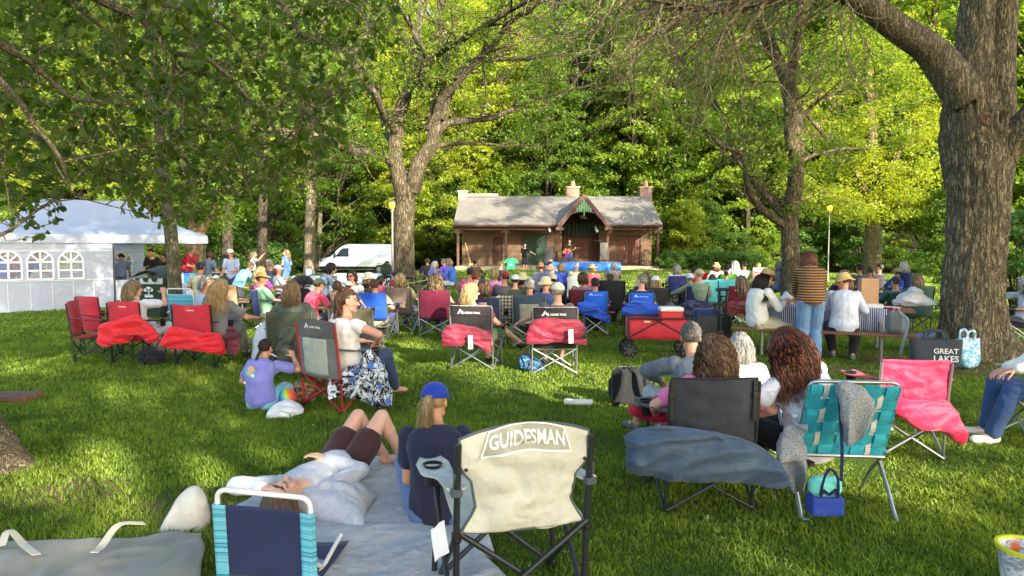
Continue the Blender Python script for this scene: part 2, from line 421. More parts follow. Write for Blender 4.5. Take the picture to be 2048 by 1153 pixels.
# ================================================================== ground
def bare(x, y):
    """worn patches where the turf is thin"""
    n = fbm(np.stack([x * .8, y * .8, x * 0], -1), 21, 3)
    b = .5 * np.exp(-(((x + 1.95) / .8) ** 2 + ((y - 4.25) / .4) ** 2)) + .45 * np.exp(-(((x + 3.0) / .6) ** 2 + ((y - 4.7) / .35) ** 2)) + .7 * np.exp(-(((x - 6.2) / 1.6) ** 2 + ((y - 9.6) / .9) ** 2)) + .5 * np.exp(-(((x - 4.6) / 1.6) ** 2 + ((y - 10.2) / .8) ** 2))
    return np.clip(b * (1 + n) * 1.1, 0, 1)
def ground():
    xs = np.unique(np.concatenate([np.linspace(-14, 14, 160), np.linspace(-40, 40, 60), np.linspace(-160, 160, 40)]))
    ys = np.unique(np.concatenate([np.linspace(-60, 0, 14), np.linspace(0, 16, 90), np.linspace(16, 60, 60), np.linspace(60, 190, 40)]))
    g = np.stack(np.meshgrid(xs, ys, indexing='ij'), -1)
    z = gz(g[..., 0], g[..., 1]) + .018 * fbm(np.stack([g[..., 0] * .35, g[..., 1] * .35, g[..., 0] * 0], -1), 3)
    Pn = np.concatenate([g, z[..., None]], -1)
    mb = MB().sheet(Pn); me = mb.mesh('lawn', smooth='all'); at = me.attributes.new('bare', 'FLOAT', 'POINT'); at.data.foreach_set('value', bare(Pn[..., 0].ravel(), Pn[..., 1].ravel()).astype(np.float32))
    m = NT('lawn'); v = m.co(); n1 = m.noise(v, .35, 5, .6); n2 = m.noise(v, 4, 5, .7); n3 = m.noise(v, 45, 4, .7)
    c = m.ramp(n1, [(.35, (.045, .075, .012)), (.65, (.075, .11, .018))])
    c = m.mix(m.ramp(n3, [(.35, (0, 0, 0)), (.7, (1, 1, 1))]), c, (.10, .165, .03))
    soil = m.ramp(n2, [(.60, (0, 0, 0)), (.74, (.8, .8, .8))]); c = m.mix(soil, c, (.10, .075, .04))
    ba = m.n('ShaderNodeAttribute'); ba.attribute_name = 'bare'; c = m.mix(m.ramp(m.math('MULTIPLY', ba.outputs['Fac'], m.math('ADD', n2, .55)), [(.15, (0, 0, 0)), (.6, (1, 1, 1))]), c, (.20, .135, .075))
    # woodland floor further back
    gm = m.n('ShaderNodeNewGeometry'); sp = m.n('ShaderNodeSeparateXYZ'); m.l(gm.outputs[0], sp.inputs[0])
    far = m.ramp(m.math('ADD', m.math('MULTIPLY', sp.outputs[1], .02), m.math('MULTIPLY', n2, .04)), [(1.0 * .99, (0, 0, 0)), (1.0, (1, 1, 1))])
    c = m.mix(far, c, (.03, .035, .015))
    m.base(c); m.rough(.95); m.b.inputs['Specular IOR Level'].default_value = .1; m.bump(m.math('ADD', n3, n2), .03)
    o = put('lawn', me, m.m); tag(o, kind='structure')
ground()
BLANKETS = [[G(440, 1050), G(668, 930), G(900, 940), G(1000, 1125)], [G(565, 1085), G(895, 1065), G(1000, 1185), G(565, 1285)], [G(-60, 1118), G(395, 1090), G(395, 1235), G(-60, 1295)]]
QS = [-1]
def grass():
    Vs = []; Va = []
    for (d0, d1, dens, h, wd) in ((2.0, 4.4, 8500, .040, .0030), (4.4, 7.5, 4400, .042, .0040), (7.5, 13, 1700, .045, .0070), (13, 22, 420, .05, .014), (22, 46, 70, .06, .03)):
        w0, w1 = .8 * d0 + 1.2, .8 * d1 + 1.2
        n = int(dens * (d1 - d0) * (w0 + w1)); y = nr.uniform(d0, d1, n); x = nr.uniform(-1, 1, n) * (.8 * y + 1.2)
        keep = nr.rand(n) > bare(x, y) * .9; x, y = x[keep], y[keep]; n = len(x)
        for Q in BLANKETS:
            ins = np.ones(len(x), bool)
            for i in range(4):
                a_, b_ = Q[i], Q[(i + 1) % 4]; ins &= ((b_[0] - a_[0]) * (y - a_[1]) - (b_[1] - a_[1]) * (x - a_[0])) * QS[0] > 0
            x, y = x[~ins], y[~ins]
        n = len(x); tuft = fbm(np.stack([x * 2.2, y * 2.2, x * 0], -1), 5, 2) * .25 + fbm(np.stack([x * 9, y * 9, x * 0], -1), 6, 2) * .18
        hh = h * (1 + tuft) * nr.uniform(.45, 1.25, n); a = nr.uniform(0, 2 * pi, n); le = nr.uniform(.1, .9, n) * hh; ww = wd * nr.uniform(.6, 1.3, n)
        la = a + nr.normal(0, .5, n); b = np.stack([x, y, gz(x, y) - .004], -1)
        s = np.stack([-np.sin(a), np.cos(a), a * 0], -1) * ww[:, None]; l = np.stack([np.cos(la), np.sin(la), la * 0], -1) * le[:, None]; up = np.zeros_like(s); up[:, 2] = hh
        m1 = b + l * .3 + up * .6; t = b + l + up * .95
        V = np.stack([b - s, b + s, m1 + s * .75, t, m1 - s * .75], 1); Vs.append(V.reshape(-1, 3))
        Va.append(np.clip(.5 + tuft * 1.1 + nr.normal(0, .16, n), 0, 1))
    me = fastmesh('grass', np.concatenate(Vs), 5, np.concatenate(Va))
    m = leafm((.062, .125, .012), (.27, .37, .05), .35, 'grass_blade', .45)
    tag(put('grass', me, m), 'short green lawn grass with worn patches', 'grass', kind='stuff')
grass()
def litter():
    n = 420; y = 2.6 + 14 * nr.rand(n) ** 1.3; x = nr.uniform(-1, 1, n) * (.8 * y + 1); C = np.stack([x, y, gz(x, y) + .035], -1); V = leaf4(C, .05, 2.2, .5)
    tag(put('leaf_litter', fastmesh('leaf_litter', V, 4, nr.rand(n)), leafm((.16, .10, .045), (.42, .34, .20), .1, 'dry_leaf', .8)), 'small dry leaves and petals scattered on the lawn', 'leaf litter', kind='stuff')
# ================================================================== foliage
def leaf4(C, size, up=.8, wd=.55, rs=nr, out=None):
    n = len(C); N = nrm(rs.normal(0, .55, (n, 3)) + np.array([0, 0, up]) + (0 if out is None else out))
    T = nrm(np.cross(N, rs.normal(0, 1, (n, 3)))); B = np.cross(N, T); s = (size * rs.uniform(.6, 1.25, n))[:, None]
    return np.stack([C - T * s * .5, C + B * s * wd * .5 - N * s * .1 + T * s * .05, C + T * s * .5 - N * s * .12, C - B * s * wd * .5 - N * s * .1 + T * s * .05], 1)
litter()
OAK = np.array([(0, 0), (.06, .1), (.17, .16), (.13, .27), (.30, .36), (.22, .47), (.36, .60), (.24, .68), (.26, .82), (.10, .85), (0, 1.0), (-.10, .85), (-.26, .82), (-.24, .68), (-.36, .60), (-.22, .47), (-.30, .36), (-.13, .27), (-.17, .16), (-.06, .1)])
def leafshape(C, size, shape, D=None, up=.6, rs=nr, droop=.25):
    """real outlined leaves: C base points, D growth direction"""
    n = len(C); D = nrm(rs.normal(0, 1, (n, 3))) if D is None else nrm(D)
    N = nrm(rs.normal(0, .5, (n, 3)) + np.array([0, 0, up])); N = nrm(N - D * np.sum(N * D, 1, keepdims=True)); S = np.cross(D, N)
    s = (size * rs.uniform(.55, 1.2, n))[:, None, None]; u = shape[None, :, 0:1]; v = shape[None, :, 1:2]
    return C[:, None, :] + s * (S[:, None] * u + D[:, None] * v - N[:, None] * (np.abs(u) * .35 + v * v * droop))
def growth(mb, start, d, L, r, lv, tips, rs, bend=.35, up=.12, n=None, kids=(2, 4), shrink=.62):
    m = 6; p = np.array(start, float); d = nrm(np.array(d, float)); pts = [p.copy()]
    for i in range(m):
        d = nrm(d + rs.normal(0, bend / 2.4, 3) + np.array([0, 0, up])); p = p + d * L / m; pts.append(p.copy())
    pts = np.array(pts); rad = np.linspace(r, r * .45, m + 1); mb.tube(pts, rad, n or (8 if lv > 2 else 5 if lv > 0 else 4), cap=False)
    if lv <= 0: tips.append((pts[-1], d)); tips.append((pts[3], d)); return
    for k in range(rs.randint(kids[0], kids[1] + 1)):
        f = rs.uniform(.35, 1); i = min(m - 1, int(f * m)); q = pts[i] + (pts[i + 1] - pts[i]) * (f * m - i)
        dd = nrm(nrm(pts[i + 1] - pts[i]) * .75 + rs.normal(0, .62, 3) + np.array([0, 0, .1]))
        growth(mb, q, dd, L * shrink * rs.uniform(.8, 1.2), max(.003, rad[i] * .6), lv - 1, tips, rs, bend, up, None, kids, shrink)
    growth(mb, pts[-1], d, L * shrink, rad[-1], lv - 1, tips, rs, bend, up, None, kids, shrink)
def shelves(C, per, rad, size, rs, flat=.3, up=.9):
    """layered sprays of leaves round each centre; var = one tint per spray + jitter"""
    C = np.asarray(C); n = len(C); a = rs.uniform(0, 2 * pi, (n, per)); q = np.sqrt(rs.uniform(0, 1, (n, per))) * rad * rs.uniform(.6, 1.25, (n, 1))
    tilt = rs.normal(0, .25, (n, 2))
    x, y = q * np.cos(a), q * np.sin(a); z = rs.normal(0, flat * rad * .35, (n, per)) - q * .22 + x * tilt[:, :1] + y * tilt[:, 1:]
    Pn = C[:, None] + np.stack([x, y, z], -1); V = leaf4(Pn.reshape(-1, 3), size, up, rs=rs)
    var = np.clip(rs.uniform(.1, .9, (n, 1)) * .75 + rs.uniform(0, .35, (n, per)), 0, 1).ravel()
    return V, var
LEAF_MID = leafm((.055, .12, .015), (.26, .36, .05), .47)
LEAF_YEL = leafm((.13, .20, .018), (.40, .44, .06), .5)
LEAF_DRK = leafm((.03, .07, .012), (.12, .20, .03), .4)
LEAF_OAK = leafm((.028, .062, .008), (.14, .20, .025), .52)
LEAF_SHR = leafm((.04, .10, .02), (.14, .25, .05), .35)
BK_GREY = bark((96, 88, 72), (150, 138, 112), 5); BK_DARK = bark((60, 52, 42), (104, 92, 72), 6)
BK_TAN = bark((112, 96, 70), (170, 150, 112), 6, moss=(120, 128, 84))
def forest_variant(k, H, base, rad, nsh, per, lsize, tr, lean=0):
    rs = np.random.RandomState(100 + k); tb = MB(); tips = []
    pts = spline([(0, 0, -.6), (rs.normal(0, .15), rs.normal(0, .15), H * .3), (rs.normal(0, .4) + lean, rs.normal(0, .3), H * .62), (rs.normal(0, .5) + lean, rs.normal(0, .4), H * .93)], 14)
    tb.tube(pts, np.linspace(tr * 1.15, tr * .25, 14) + np.array([tr * .5] + [0] * 13), 10)
    C = []
    for i in range(nsh):
        h = base + (H - base) * rs.uniform(0, 1) ** .85; f = (h - base) / (H - base); rr = rad * (.55 + .6 * sin(pi * min(1, f * .95 + .12))) * (1.0 if f < .75 else 1.6 - .9 * f)
        a = rs.uniform(0, 2 * pi); q = rr * rs.uniform(.35, 1.0) ** .7; j = min(13, int(h / H * 13.9)); cx, cy_ = pts[j][:2]
        c = np.array((cx + q * cos(a), cy_ + q * sin(a), h + rs.normal(0, .3))); C.append(c)
        if i % 3 == 0:
            s0 = pts[max(1, j - 2)]; tb.tube(spline([s0, (s0 + c) / 2 + np.array((0, 0, .25)), c], 5), np.linspace(tr * .28, .015, 5), 5, cap=False)
    V, var = shelves(C, per, 1.15 * rad / 4.2, lsize, rs)
    return tb.mesh('trunk'), fastmesh('crown', V, 4, var)
def tree_at(kind, x, y, key, label, group, leaf, bk, s=1.0, rz=None, sz=None):
    tm, cm = CACHE[key]; o = empty(kind, (x, y, gzf(x, y) - .05), rnd.uniform(0, 6.28) if rz is None else rz); o.scale = (s, s, s * (sz or 1))
    put('trunk', tm, bk, o); put('crown', cm, leaf, o); tag(o, label, 'tree', group); return o
for k, a in enumerate([(19, 3.0, 4.4, 165, 150, .30, .26), (23, 5.0, 4.8, 180, 150, .33, .3), (15, 1.2, 3.8, 140, 150, .27, .18), (21, 8.0, 4.4, 130, 150, .32, .24), (20, 4.0, 4.6, 62, 150, .32, .26)]):  # last variant is thinned so the added shade trees let dapples through
    CACHE['f%d' % k] = forest_variant(k, *a)
def woods():
    rs = random.Random(5); placed = []
    adj = ['tall leafy', 'slender', 'broad crowned', 'high crowned']
    lights = {0: 'in bright yellow green leaf', 1: 'in mid green leaf', 2: 'in dark green leaf'}
    # (photo x, distance, variant, tint, scale)
    row = []
    x = -200
    for D, step, jit in ((54, 118, 30), (63, 112, 35), (74, 105, 35), (88, 100, 30), (104, 110, 30)):
        x = -330 + rs.uniform(0, 60)
        while x < 2400:
            row.append((x + rs.uniform(-jit, jit), D + rs.uniform(-3.5, 4))); x += step
    n = 0
    for px, D in row:
        if D < 60 and 870 < px < 1340: D += 7
        if px > 1880 and D < 60: D -= 6
        wx = X(px, D)
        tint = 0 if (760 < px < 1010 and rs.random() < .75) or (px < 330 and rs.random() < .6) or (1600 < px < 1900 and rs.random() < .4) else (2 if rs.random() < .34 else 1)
        k = rs.choice([0, 1, 2, 2]) if D < 70 else rs.choice([0, 1, 2, 3]); sc2 = rs.uniform(.9, 1.2) * (1 + (D - 54) * .002)
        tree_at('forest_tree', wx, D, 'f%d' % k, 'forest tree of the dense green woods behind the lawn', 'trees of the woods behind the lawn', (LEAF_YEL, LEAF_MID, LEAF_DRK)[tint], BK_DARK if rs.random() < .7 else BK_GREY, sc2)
        n += 1
    return n
woods()
# shrubs / understory
def shrub_variant(k, rx, rz_, n, per, size):
    rs = np.random.RandomState(300 + k); mb = MB(); C = []
    for i in range(n):
        a = rs.uniform(0, 2 * pi); e = rs.uniform(0, 1) ** .7; q = rx * rs.uniform(.3, 1) * math.sqrt(1 - (e * .9) ** 2); c = np.array((q * cos(a), q * sin(a), .1 + rz_ * e)); C.append(c)
        if i % 4 == 0: mb.tube(spline([(c[0] * .1, c[1] * .1, -.05), (c[0] * .5, c[1] * .5, c[2] * .7), c], 5), np.linspace(.03, .008, 5), 4, cap=False)
    V, var = shelves(C, per, .42, size, rs, .6)
    return mb.mesh('stem'), fastmesh('foliage', V, 4, var)
CACHE['s0'] = shrub_variant(0, 2.0, 3.2, 110, 75, .17); CACHE['s1'] = shrub_variant(1, 1.6, 1.6, 80, 75, .14); CACHE['s2'] = shrub_variant(2, 1.5, 4.6, 120, 75, .17)
def shrub(x, y, k, leaf, label, group=None, s=1.0, rz=None):
    sm_, fm = CACHE['s%d' % k]; o = empty('shrub', (x, y, gzf(x, y) - .03), rnd.uniform(0, 6.28) if rz is None else rz); o.scale = (s, s, s)
    put('stem', sm_, BK_DARK, o); put('foliage', fm, leaf, o); tag(o, label, 'shrub', group)
for px in range(-260, 2420, 62):
    D = 48.5 + rnd.uniform(-1.5, 3)
    if 880 < px < 1350: D += 6
    if 560 < px < 880: D = 55 + rnd.uniform(0, 3)
    if px > 1900: D = 34 + rnd.uniform(0, 10)
    if px < 560: D = 40 + rnd.uniform(0, 8)
    shrub(X(px, D), D, rnd.choice([0, 0, 1, 2]), rnd.choice([LEAF_SHR, LEAF_SHR, LEAF_MID, LEAF_DRK]), 'leafy green shrub in the thicket at the edge of the woods', 'shrubs at the edge of the woods', rnd.uniform(.8, 1.25))
for i, px in enumerate(range(860, 1420, 48)):
    shrub(X(px, 57), 57 + (i % 3) * 1.5, 2, [LEAF_MID, LEAF_SHR, LEAF_YEL][i % 3] if px < 1100 else [LEAF_MID, LEAF_SHR, LEAF_DRK][i % 3], 'tall bushy understory tree rising behind the brick pavilion', 'understory behind the pavilion', 1.7)
for i, px in enumerate((1345, 1385, 1425, 1465, 1505)):
    shrub(X(px, 44.5), 44.5 + (i % 2) * .6, 1, LEAF_SHR, 'low bright green shrub on the bank right of the brick pavilion', 'low shrubs right of the pavilion', .72)
shrub(X(2040, 15.5), 15.5, 0, LEAF_SHR, 'tall green bush behind the big grey tree trunk at the right edge', None, .78)
shrub(X(1900, 33), 33, 2, LEAF_DRK, 'dark drooping bush beside the big grey trunk at the lawn edge', None, 1.0)
shrub(X(1375, 47), 47, 2, LEAF_YEL, 'rounded yellow green bush close to the right corner of the brick pavilion', None, 1.0)
# ---- centre maple
def limbs(mb, specs, n=10):
    out = []
    for pts, r0, r1 in specs:
        m = max(6, len(pts) * 4); p = spline(pts, m); p = p + .012 * r0 * 10 * fbm(p * 1.3, 9, 2)[:, None] * np.array((1, .6, .3)); r = np.linspace(r0, r1, m); mb.tube(p, r, n, cap=False); out.append((p, r))
    return out
def PP(D, *pts): return [P(a[0], a[1], D + (a[2] if len(a) > 2 else 0)) for a in pts]
def big_tree(kind, label, base, trunkspec, limbspec, bk, leaf, rs, lv, L, per, lsize, cr, tipkeep=1.0, extra=None, r_tw=.05, up=.08, flareside=12):
    mb = MB(); pts, rr = trunkspec; m = 30; p = spline(pts, m); r = np.interp(np.linspace(0, 1, m), np.linspace(0, 1, len(rr)), rr); mb.tube(p, r, 20, cap=False)
    tw = MB(); tips = []
    for (q, rad) in limbs(mb, limbspec):
        for i in range(3, len(q)):
            if rad[i] < .28 and rs.rand() < .62:
                d = nrm(q[min(i + 1, len(q) - 1)] - q[i - 1]); growth(tw, q[i], nrm(d * .5 + rs.normal(0, .6, 3) + np.array((0, 0, .1))), L * rs.uniform(.6, 1.2), min(rad[i] * .5, r_tw), lv, tips, rs, .4, up, kids=(1, 3))
        tips.append((q[-1], d))
    o = empty(kind, base); off = -np.array(base, float)
    for x in (mb, tw): x.V = [v + off for v in x.V]
    put('trunk', mb.mesh('trunk'), bk, o); put('branches', tw.mesh('branches'), bk, o)
    C = np.array([t[0] for t in tips if rs.rand() < tipkeep]) + off
    if extra is not None: C = np.concatenate([C, np.asarray(extra) + off])
    V, var = shelves(C, per, cr, lsize, rs, .5); put('crown', fastmesh('crown', V, 4, var), leaf, o); tag(o, label, 'tree'); return o
rs1 = np.random.RandomState(41); D1 = 30.0
b1 = (X(808, D1), D1, gzf(X(808, D1), D1))
def cloud(n, cx, cy_, cz, rx, ry, rz_, rs): 
    q = nrm(rs.normal(0, 1, (n, 3))) * (rs.uniform(.35, 1, (n, 1)) ** .5); return q * np.array((rx, ry, rz_)) + np.array((cx, cy_, cz))
T1 = [(PP(D1, (812, 400), (797, 350), (790, 290), (803, 215), (825, 160), (832, 90), (845, -20), (850, -160, -1)), .40, .12),
      (PP(D1, (822, 385), (838, 330), (862, 290), (872, 250)), .40, .26),
      (PP(D1, (865, 275), (893, 248, .5), (945, 240, 1), (992, 234, 1), (1050, 207, 1.5), (1120, 186, 2), (1185, 170, 2)), .20, .05),
      (PP(D1, (868, 260), (880, 205, -.5), (915, 165, -1), (945, 130, -1.5), (985, 92, -2), (1020, 45, -2.5), (1075, 8, -3), (1150, -40, -3)), .22, .06),
      (PP(D1, (862, 262), (875, 190), (892, 118, 1), (884, 60, 1.5), (880, -20, 2), (890, -150, 2)), .22, .10),
      (PP(D1, (808, 200), (838, 170, -1), (853, 130, -1), (842, 90, -2), (812, 36, -2), (780, -20, -3)), .15, .06),
      (PP(D1, (850, 135), (890, 95, -1), (945, 68, -2), (1005, 30, -3), (1060, 0, -4), (1120, -30, -5)), .17, .06),
      (PP(D1, (795, 270), (768, 230, -1), (750, 190, -2), (700, 120, -3), (660, 60, -4), (610, 0, -5)), .20, .07),
      (PP(D1, (792, 330), (755, 310, -1), (695, 300, -2.5), (655, 278, -3.5), (583, 266, -4.5), (505, 256, -5)), .19, .14),
      (PP(D1, (880, 240), (930, 130, 1), (985, 120, 1.5), (1060, 118, 2), (1130, 105, 3)), .15, .05),
      (PP(D1, (845, 300), (890, 290, 1), (960, 288, 2), (1010, 292, 3), (1075, 290, 4)), .11, .04),
      (PP(D1, (795, 300), (770, 262, 2), (760, 200, 3), (740, 130, 4), (735, 40, 5)), .15, .06)]
ex = cloud(300, b1[0] + .6, D1 + 4.5, 13.6, 8.5, 4, 4.6, rs1)
big_tree('maple_tree', 'large many-limbed maple with forked grey trunk left of the brick pavilion', b1,
         (PP(D1, (808, 575), (808, 520), (808, 450), (811, 400), (815, 372)), [.56, .46, .44, .43, .44]), T1, bark((74, 66, 50), (124, 110, 84), 4.5), LEAF_MID, rs1, 1, 1.9, 46, .15, .55, .5, ex, .06)
# ---- right-middle tree with dead twigs
rs3 = np.random.RandomState(43); D3 = 19.0; b3 = (X(1583, D3), D3, 0)
T3 = [(PP(D3, (1578, 440), (1540, 400, .3), (1500, 350, .5), (1468, 300, .8), (1448, 240, 1), (1420, 195, 1.2), (1385, 150, 1.5), (1340, 90, 2), (1310, 20, 2)), .15, .04),
      (PP(D3, (1575, 455), (1520, 415, -.3), (1495, 370, -.6), (1485, 310, -.8), (1440, 290, -1), (1400, 240, -1)), .12, .04),
      (PP(D3, (1585, 300), (1578, 200), (1560, 130), (1540, 80, .4), (1500, 0, .6), (1470, -80, 1)), .20, .08),
      (PP(D3, (1582, 140), (1595, 90, -.3), (1600, 30, -.5), (1608, -60, -.6)), .15, .08),
      (PP(D3, (1565, 140), (1535, 100, .6), (1520, 60, 1), (1490, 40, 1.3)), .10, .05),
      (PP(D3, (1590, 330), (1630, 310, .5), (1690, 298, 1), (1740, 300, 1.5)), .06, .02),
      (PP(D3, (1588, 250), (1640, 200, .5), (1690, 180, 1), (1760, 150, 1.5)), .07, .02)]
ex3 = cloud(150, b3[0] + .3, D3 + .5, 9.3, 3.6, 3, 3.2, rs3)
big_tree('ash_tree', 'slim dark-trunked tree with bare dead twigs left of the big grey trunk', b3,
         (PP(D3, (1583, 600), (1582, 520), (1580, 440), (1592, 350), (1590, 250), (1578, 160), (1570, 130)), [.30, .245, .23, .21, .20, .18, .17]), T3, bark((84, 74, 58), (140, 124, 94), 6), LEAF_MID, rs3, 2, 1.15, 26, .13, .42, .34, ex3, .03)
# ---- bright tree behind table
rs4 = np.random.RandomState(44); D4 = 36.0; b4 = (X(1745, D4), D4, gzf(X(1745, D4), D4))
T4 = [(PP(D4, (1745, 420), (1700, 330, -1), (1640, 260, -2), (1590, 200, -2)), .25, .06), (PP(D4, (1745, 420), (1790, 320, -1), (1830, 240, -1)), .25, .06),
      (PP(D4, (1745, 440), (1745, 300), (1735, 150), (1730, -20)), .34, .12), (PP(D4, (1742, 440), (1690, 400, -2), (1640, 390, -3), (1600, 400, -4)), .12, .04), (PP(D4, (1745, 440), (1800, 410, -1), (1850, 400, -1)), .12, .04)]
ex4 = np.concatenate([cloud(330, b4[0], D4 - .5, 8.6, 4.6, 3.4, 5.2, rs4), cloud(60, b4[0] - 1.0, D4 - 1.5, 4.2, 2.9, 2.0, 1.2, rs4)])
big_tree('maple_tree', 'bright yellow green maple on the lawn behind the picnic table', b4,
         (PP(D4, (1745, 560), (1745, 520), (1746, 470), (1745, 420)), [.50, .42, .40, .38]), T4, BK_TAN, LEAF_YEL, rs4, 1, 1.4, 62, .17, .65, .8, ex4, .04)
# ---- thin tree by the bin, forked tree, plain trunks
def simple_tree(kind, label, D, tr, limbspec, bk, leaf, seed, extra, per=40, ls=.14, cr=.5):
    rs = np.random.RandomState(seed); (pts, rr) = tr; base = (pts[0][0], pts[0][1], 0)
    return big_tree(kind, label, base, tr, limbspec, bk, leaf, rs, 1, 1.0, per, ls, cr, .8, extra, .03)
D5 = 15.2; rs5 = np.random.RandomState(45)
simple_tree('young_tree', 'thin tree with mottled trunk beside the dark green bin', D5, (PP(D5, (352, 640), (349, 560), (343, 480), (334, 400), (322, 300), (318, 200)), [.17, .145, .14, .13, .11, .09]),
            [(PP(D5, (322, 300), (300, 200, .4), (250, 120, .6), (210, 40, 1)), .07, .02), (PP(D5, (325, 320), (370, 240, .3), (420, 180, .6), (470, 120, 1)), .06, .02), (PP(D5, (318, 200), (310, 100), (330, 0), (320, -80)), .08, .03)], bark((92, 86, 66), (158, 142, 104), 8, moss=(126, 132, 92)), LEAF_MID, 45, cloud(60, X(318, D5), D5, 6.6, 3.2, 2.2, 1.8, rs5), 36, .12, .5)
D6 = 25.0; rs6 = np.random.RandomState(46)
simple_tree('forked_tree', 'tan forked tree leaning right just behind the end of the white tent', D6, (PP(D6, (388, 585), (388, 540), (390, 500), (395, 470)), [.36, .31, .30, .27]),
            [(PP(D6, (394, 480), (408, 452), (428, 425, .3), (445, 380, .5), (460, 320, .5), (470, 240, 1)), .18, .08), (PP(D6, (392, 478), (380, 430), (372, 360), (365, 280, .5)), .19, .08)], bark((120, 98, 68), (176, 150, 110), 5), LEAF_MID, 46, cloud(80, X(420, D6), D6, 7.6, 3.4, 2.6, 2.2, rs6), 50, .17, .6)
for px, D, r0, lab in ((525, 33, .22, 'straight brown trunked tree behind the man in the plaid shirt'), (620, 39, .30, 'pale grey trunked tree just left of the white van'), (455, 36, .26, 'dark trunked tree in the shade behind the stalls')):
    rs7 = np.random.RandomState(px); c = X(px, D)
    simple_tree('forest_tree', lab, D, (PP(D, (px, 560), (px, 480), (px + 2, 380), (px + 6, 250), (px + 4, 120)), [r0 * 1.3, r0, r0 * .95, r0 * .8, r0 * .6]),
                [(PP(D, (px + 6, 250), (px + 60, 160, 1), (px + 110, 80, 1)), r0 * .4, .04), (PP(D, (px + 5, 260), (px - 60, 180, -1), (px - 110, 90, -1)), r0 * .4, .04)], BK_GREY if px == 620 else BK_DARK, LEAF_MID, px, cloud(110, c, D, 9.2, 3.6, 2.8, 4.6, rs7), 50, .2, .75)
# ================================================================== big near trunks
def bark_trunk(path, rad, n=150, m=220, seed=3, amp=.03, flare=None, knots=()):
    """high-res trunk with ridged bark; path spline, rad list; flare(angle,z) -> extra radius"""
    p = spline(path, m); r = np.interp(np.linspace(0, 1, m), np.linspace(0, 1, len(rad)), rad)
    a = np.arange(n) / n * 2 * pi; A, I = np.meshgrid(a, np.arange(m)); Rr = r[I]; z = p[:, 2][I]
    if flare is not None: Rr = Rr + flare(A, z)
    q = np.stack([np.cos(A) * Rr, np.sin(A) * Rr, z], -1)
    wv = fbm(q * np.array((1.5, 1.5, .8)), seed, 2)[..., None] * .5
    rg = ridge((q + wv * .25) * np.array((9, 9, 1.5)), seed + 3, 2); rg2 = ridge((q + wv * .2) * np.array((22, 22, 5.0)), seed + 9, 2)
    big = fbm(q * np.array((1.1, 1.1, .6)), seed + 5, 2) * .045
    Rr = Rr + big - amp * np.clip(rg, -.6, 1.2) * .8 - amp * .3 * rg2
    for (ka, kz, kr, kd) in knots:
        da = (A - ka + pi) % (2 * pi) - pi; d = np.sqrt((da * r[I]) ** 2 + ((z - kz) * .8) ** 2); Rr = Rr + kd * (np.exp(-((d - kr) / (kr * .4)) ** 2) - .9 * np.exp(-(d / (kr * .7)) ** 2))
    V = np.stack([p[:, 0][I] + np.cos(A) * Rr, p[:, 1][I] + np.sin(A) * Rr, z], -1)
    mb = MB(); V2 = np.concatenate([V, V[:, :1]], 1).transpose(1, 0, 2)
    return mb.sheet(V2)
BKB = bark((104, 94, 72), (166, 150, 118), 7, 'rough_bark', .045)
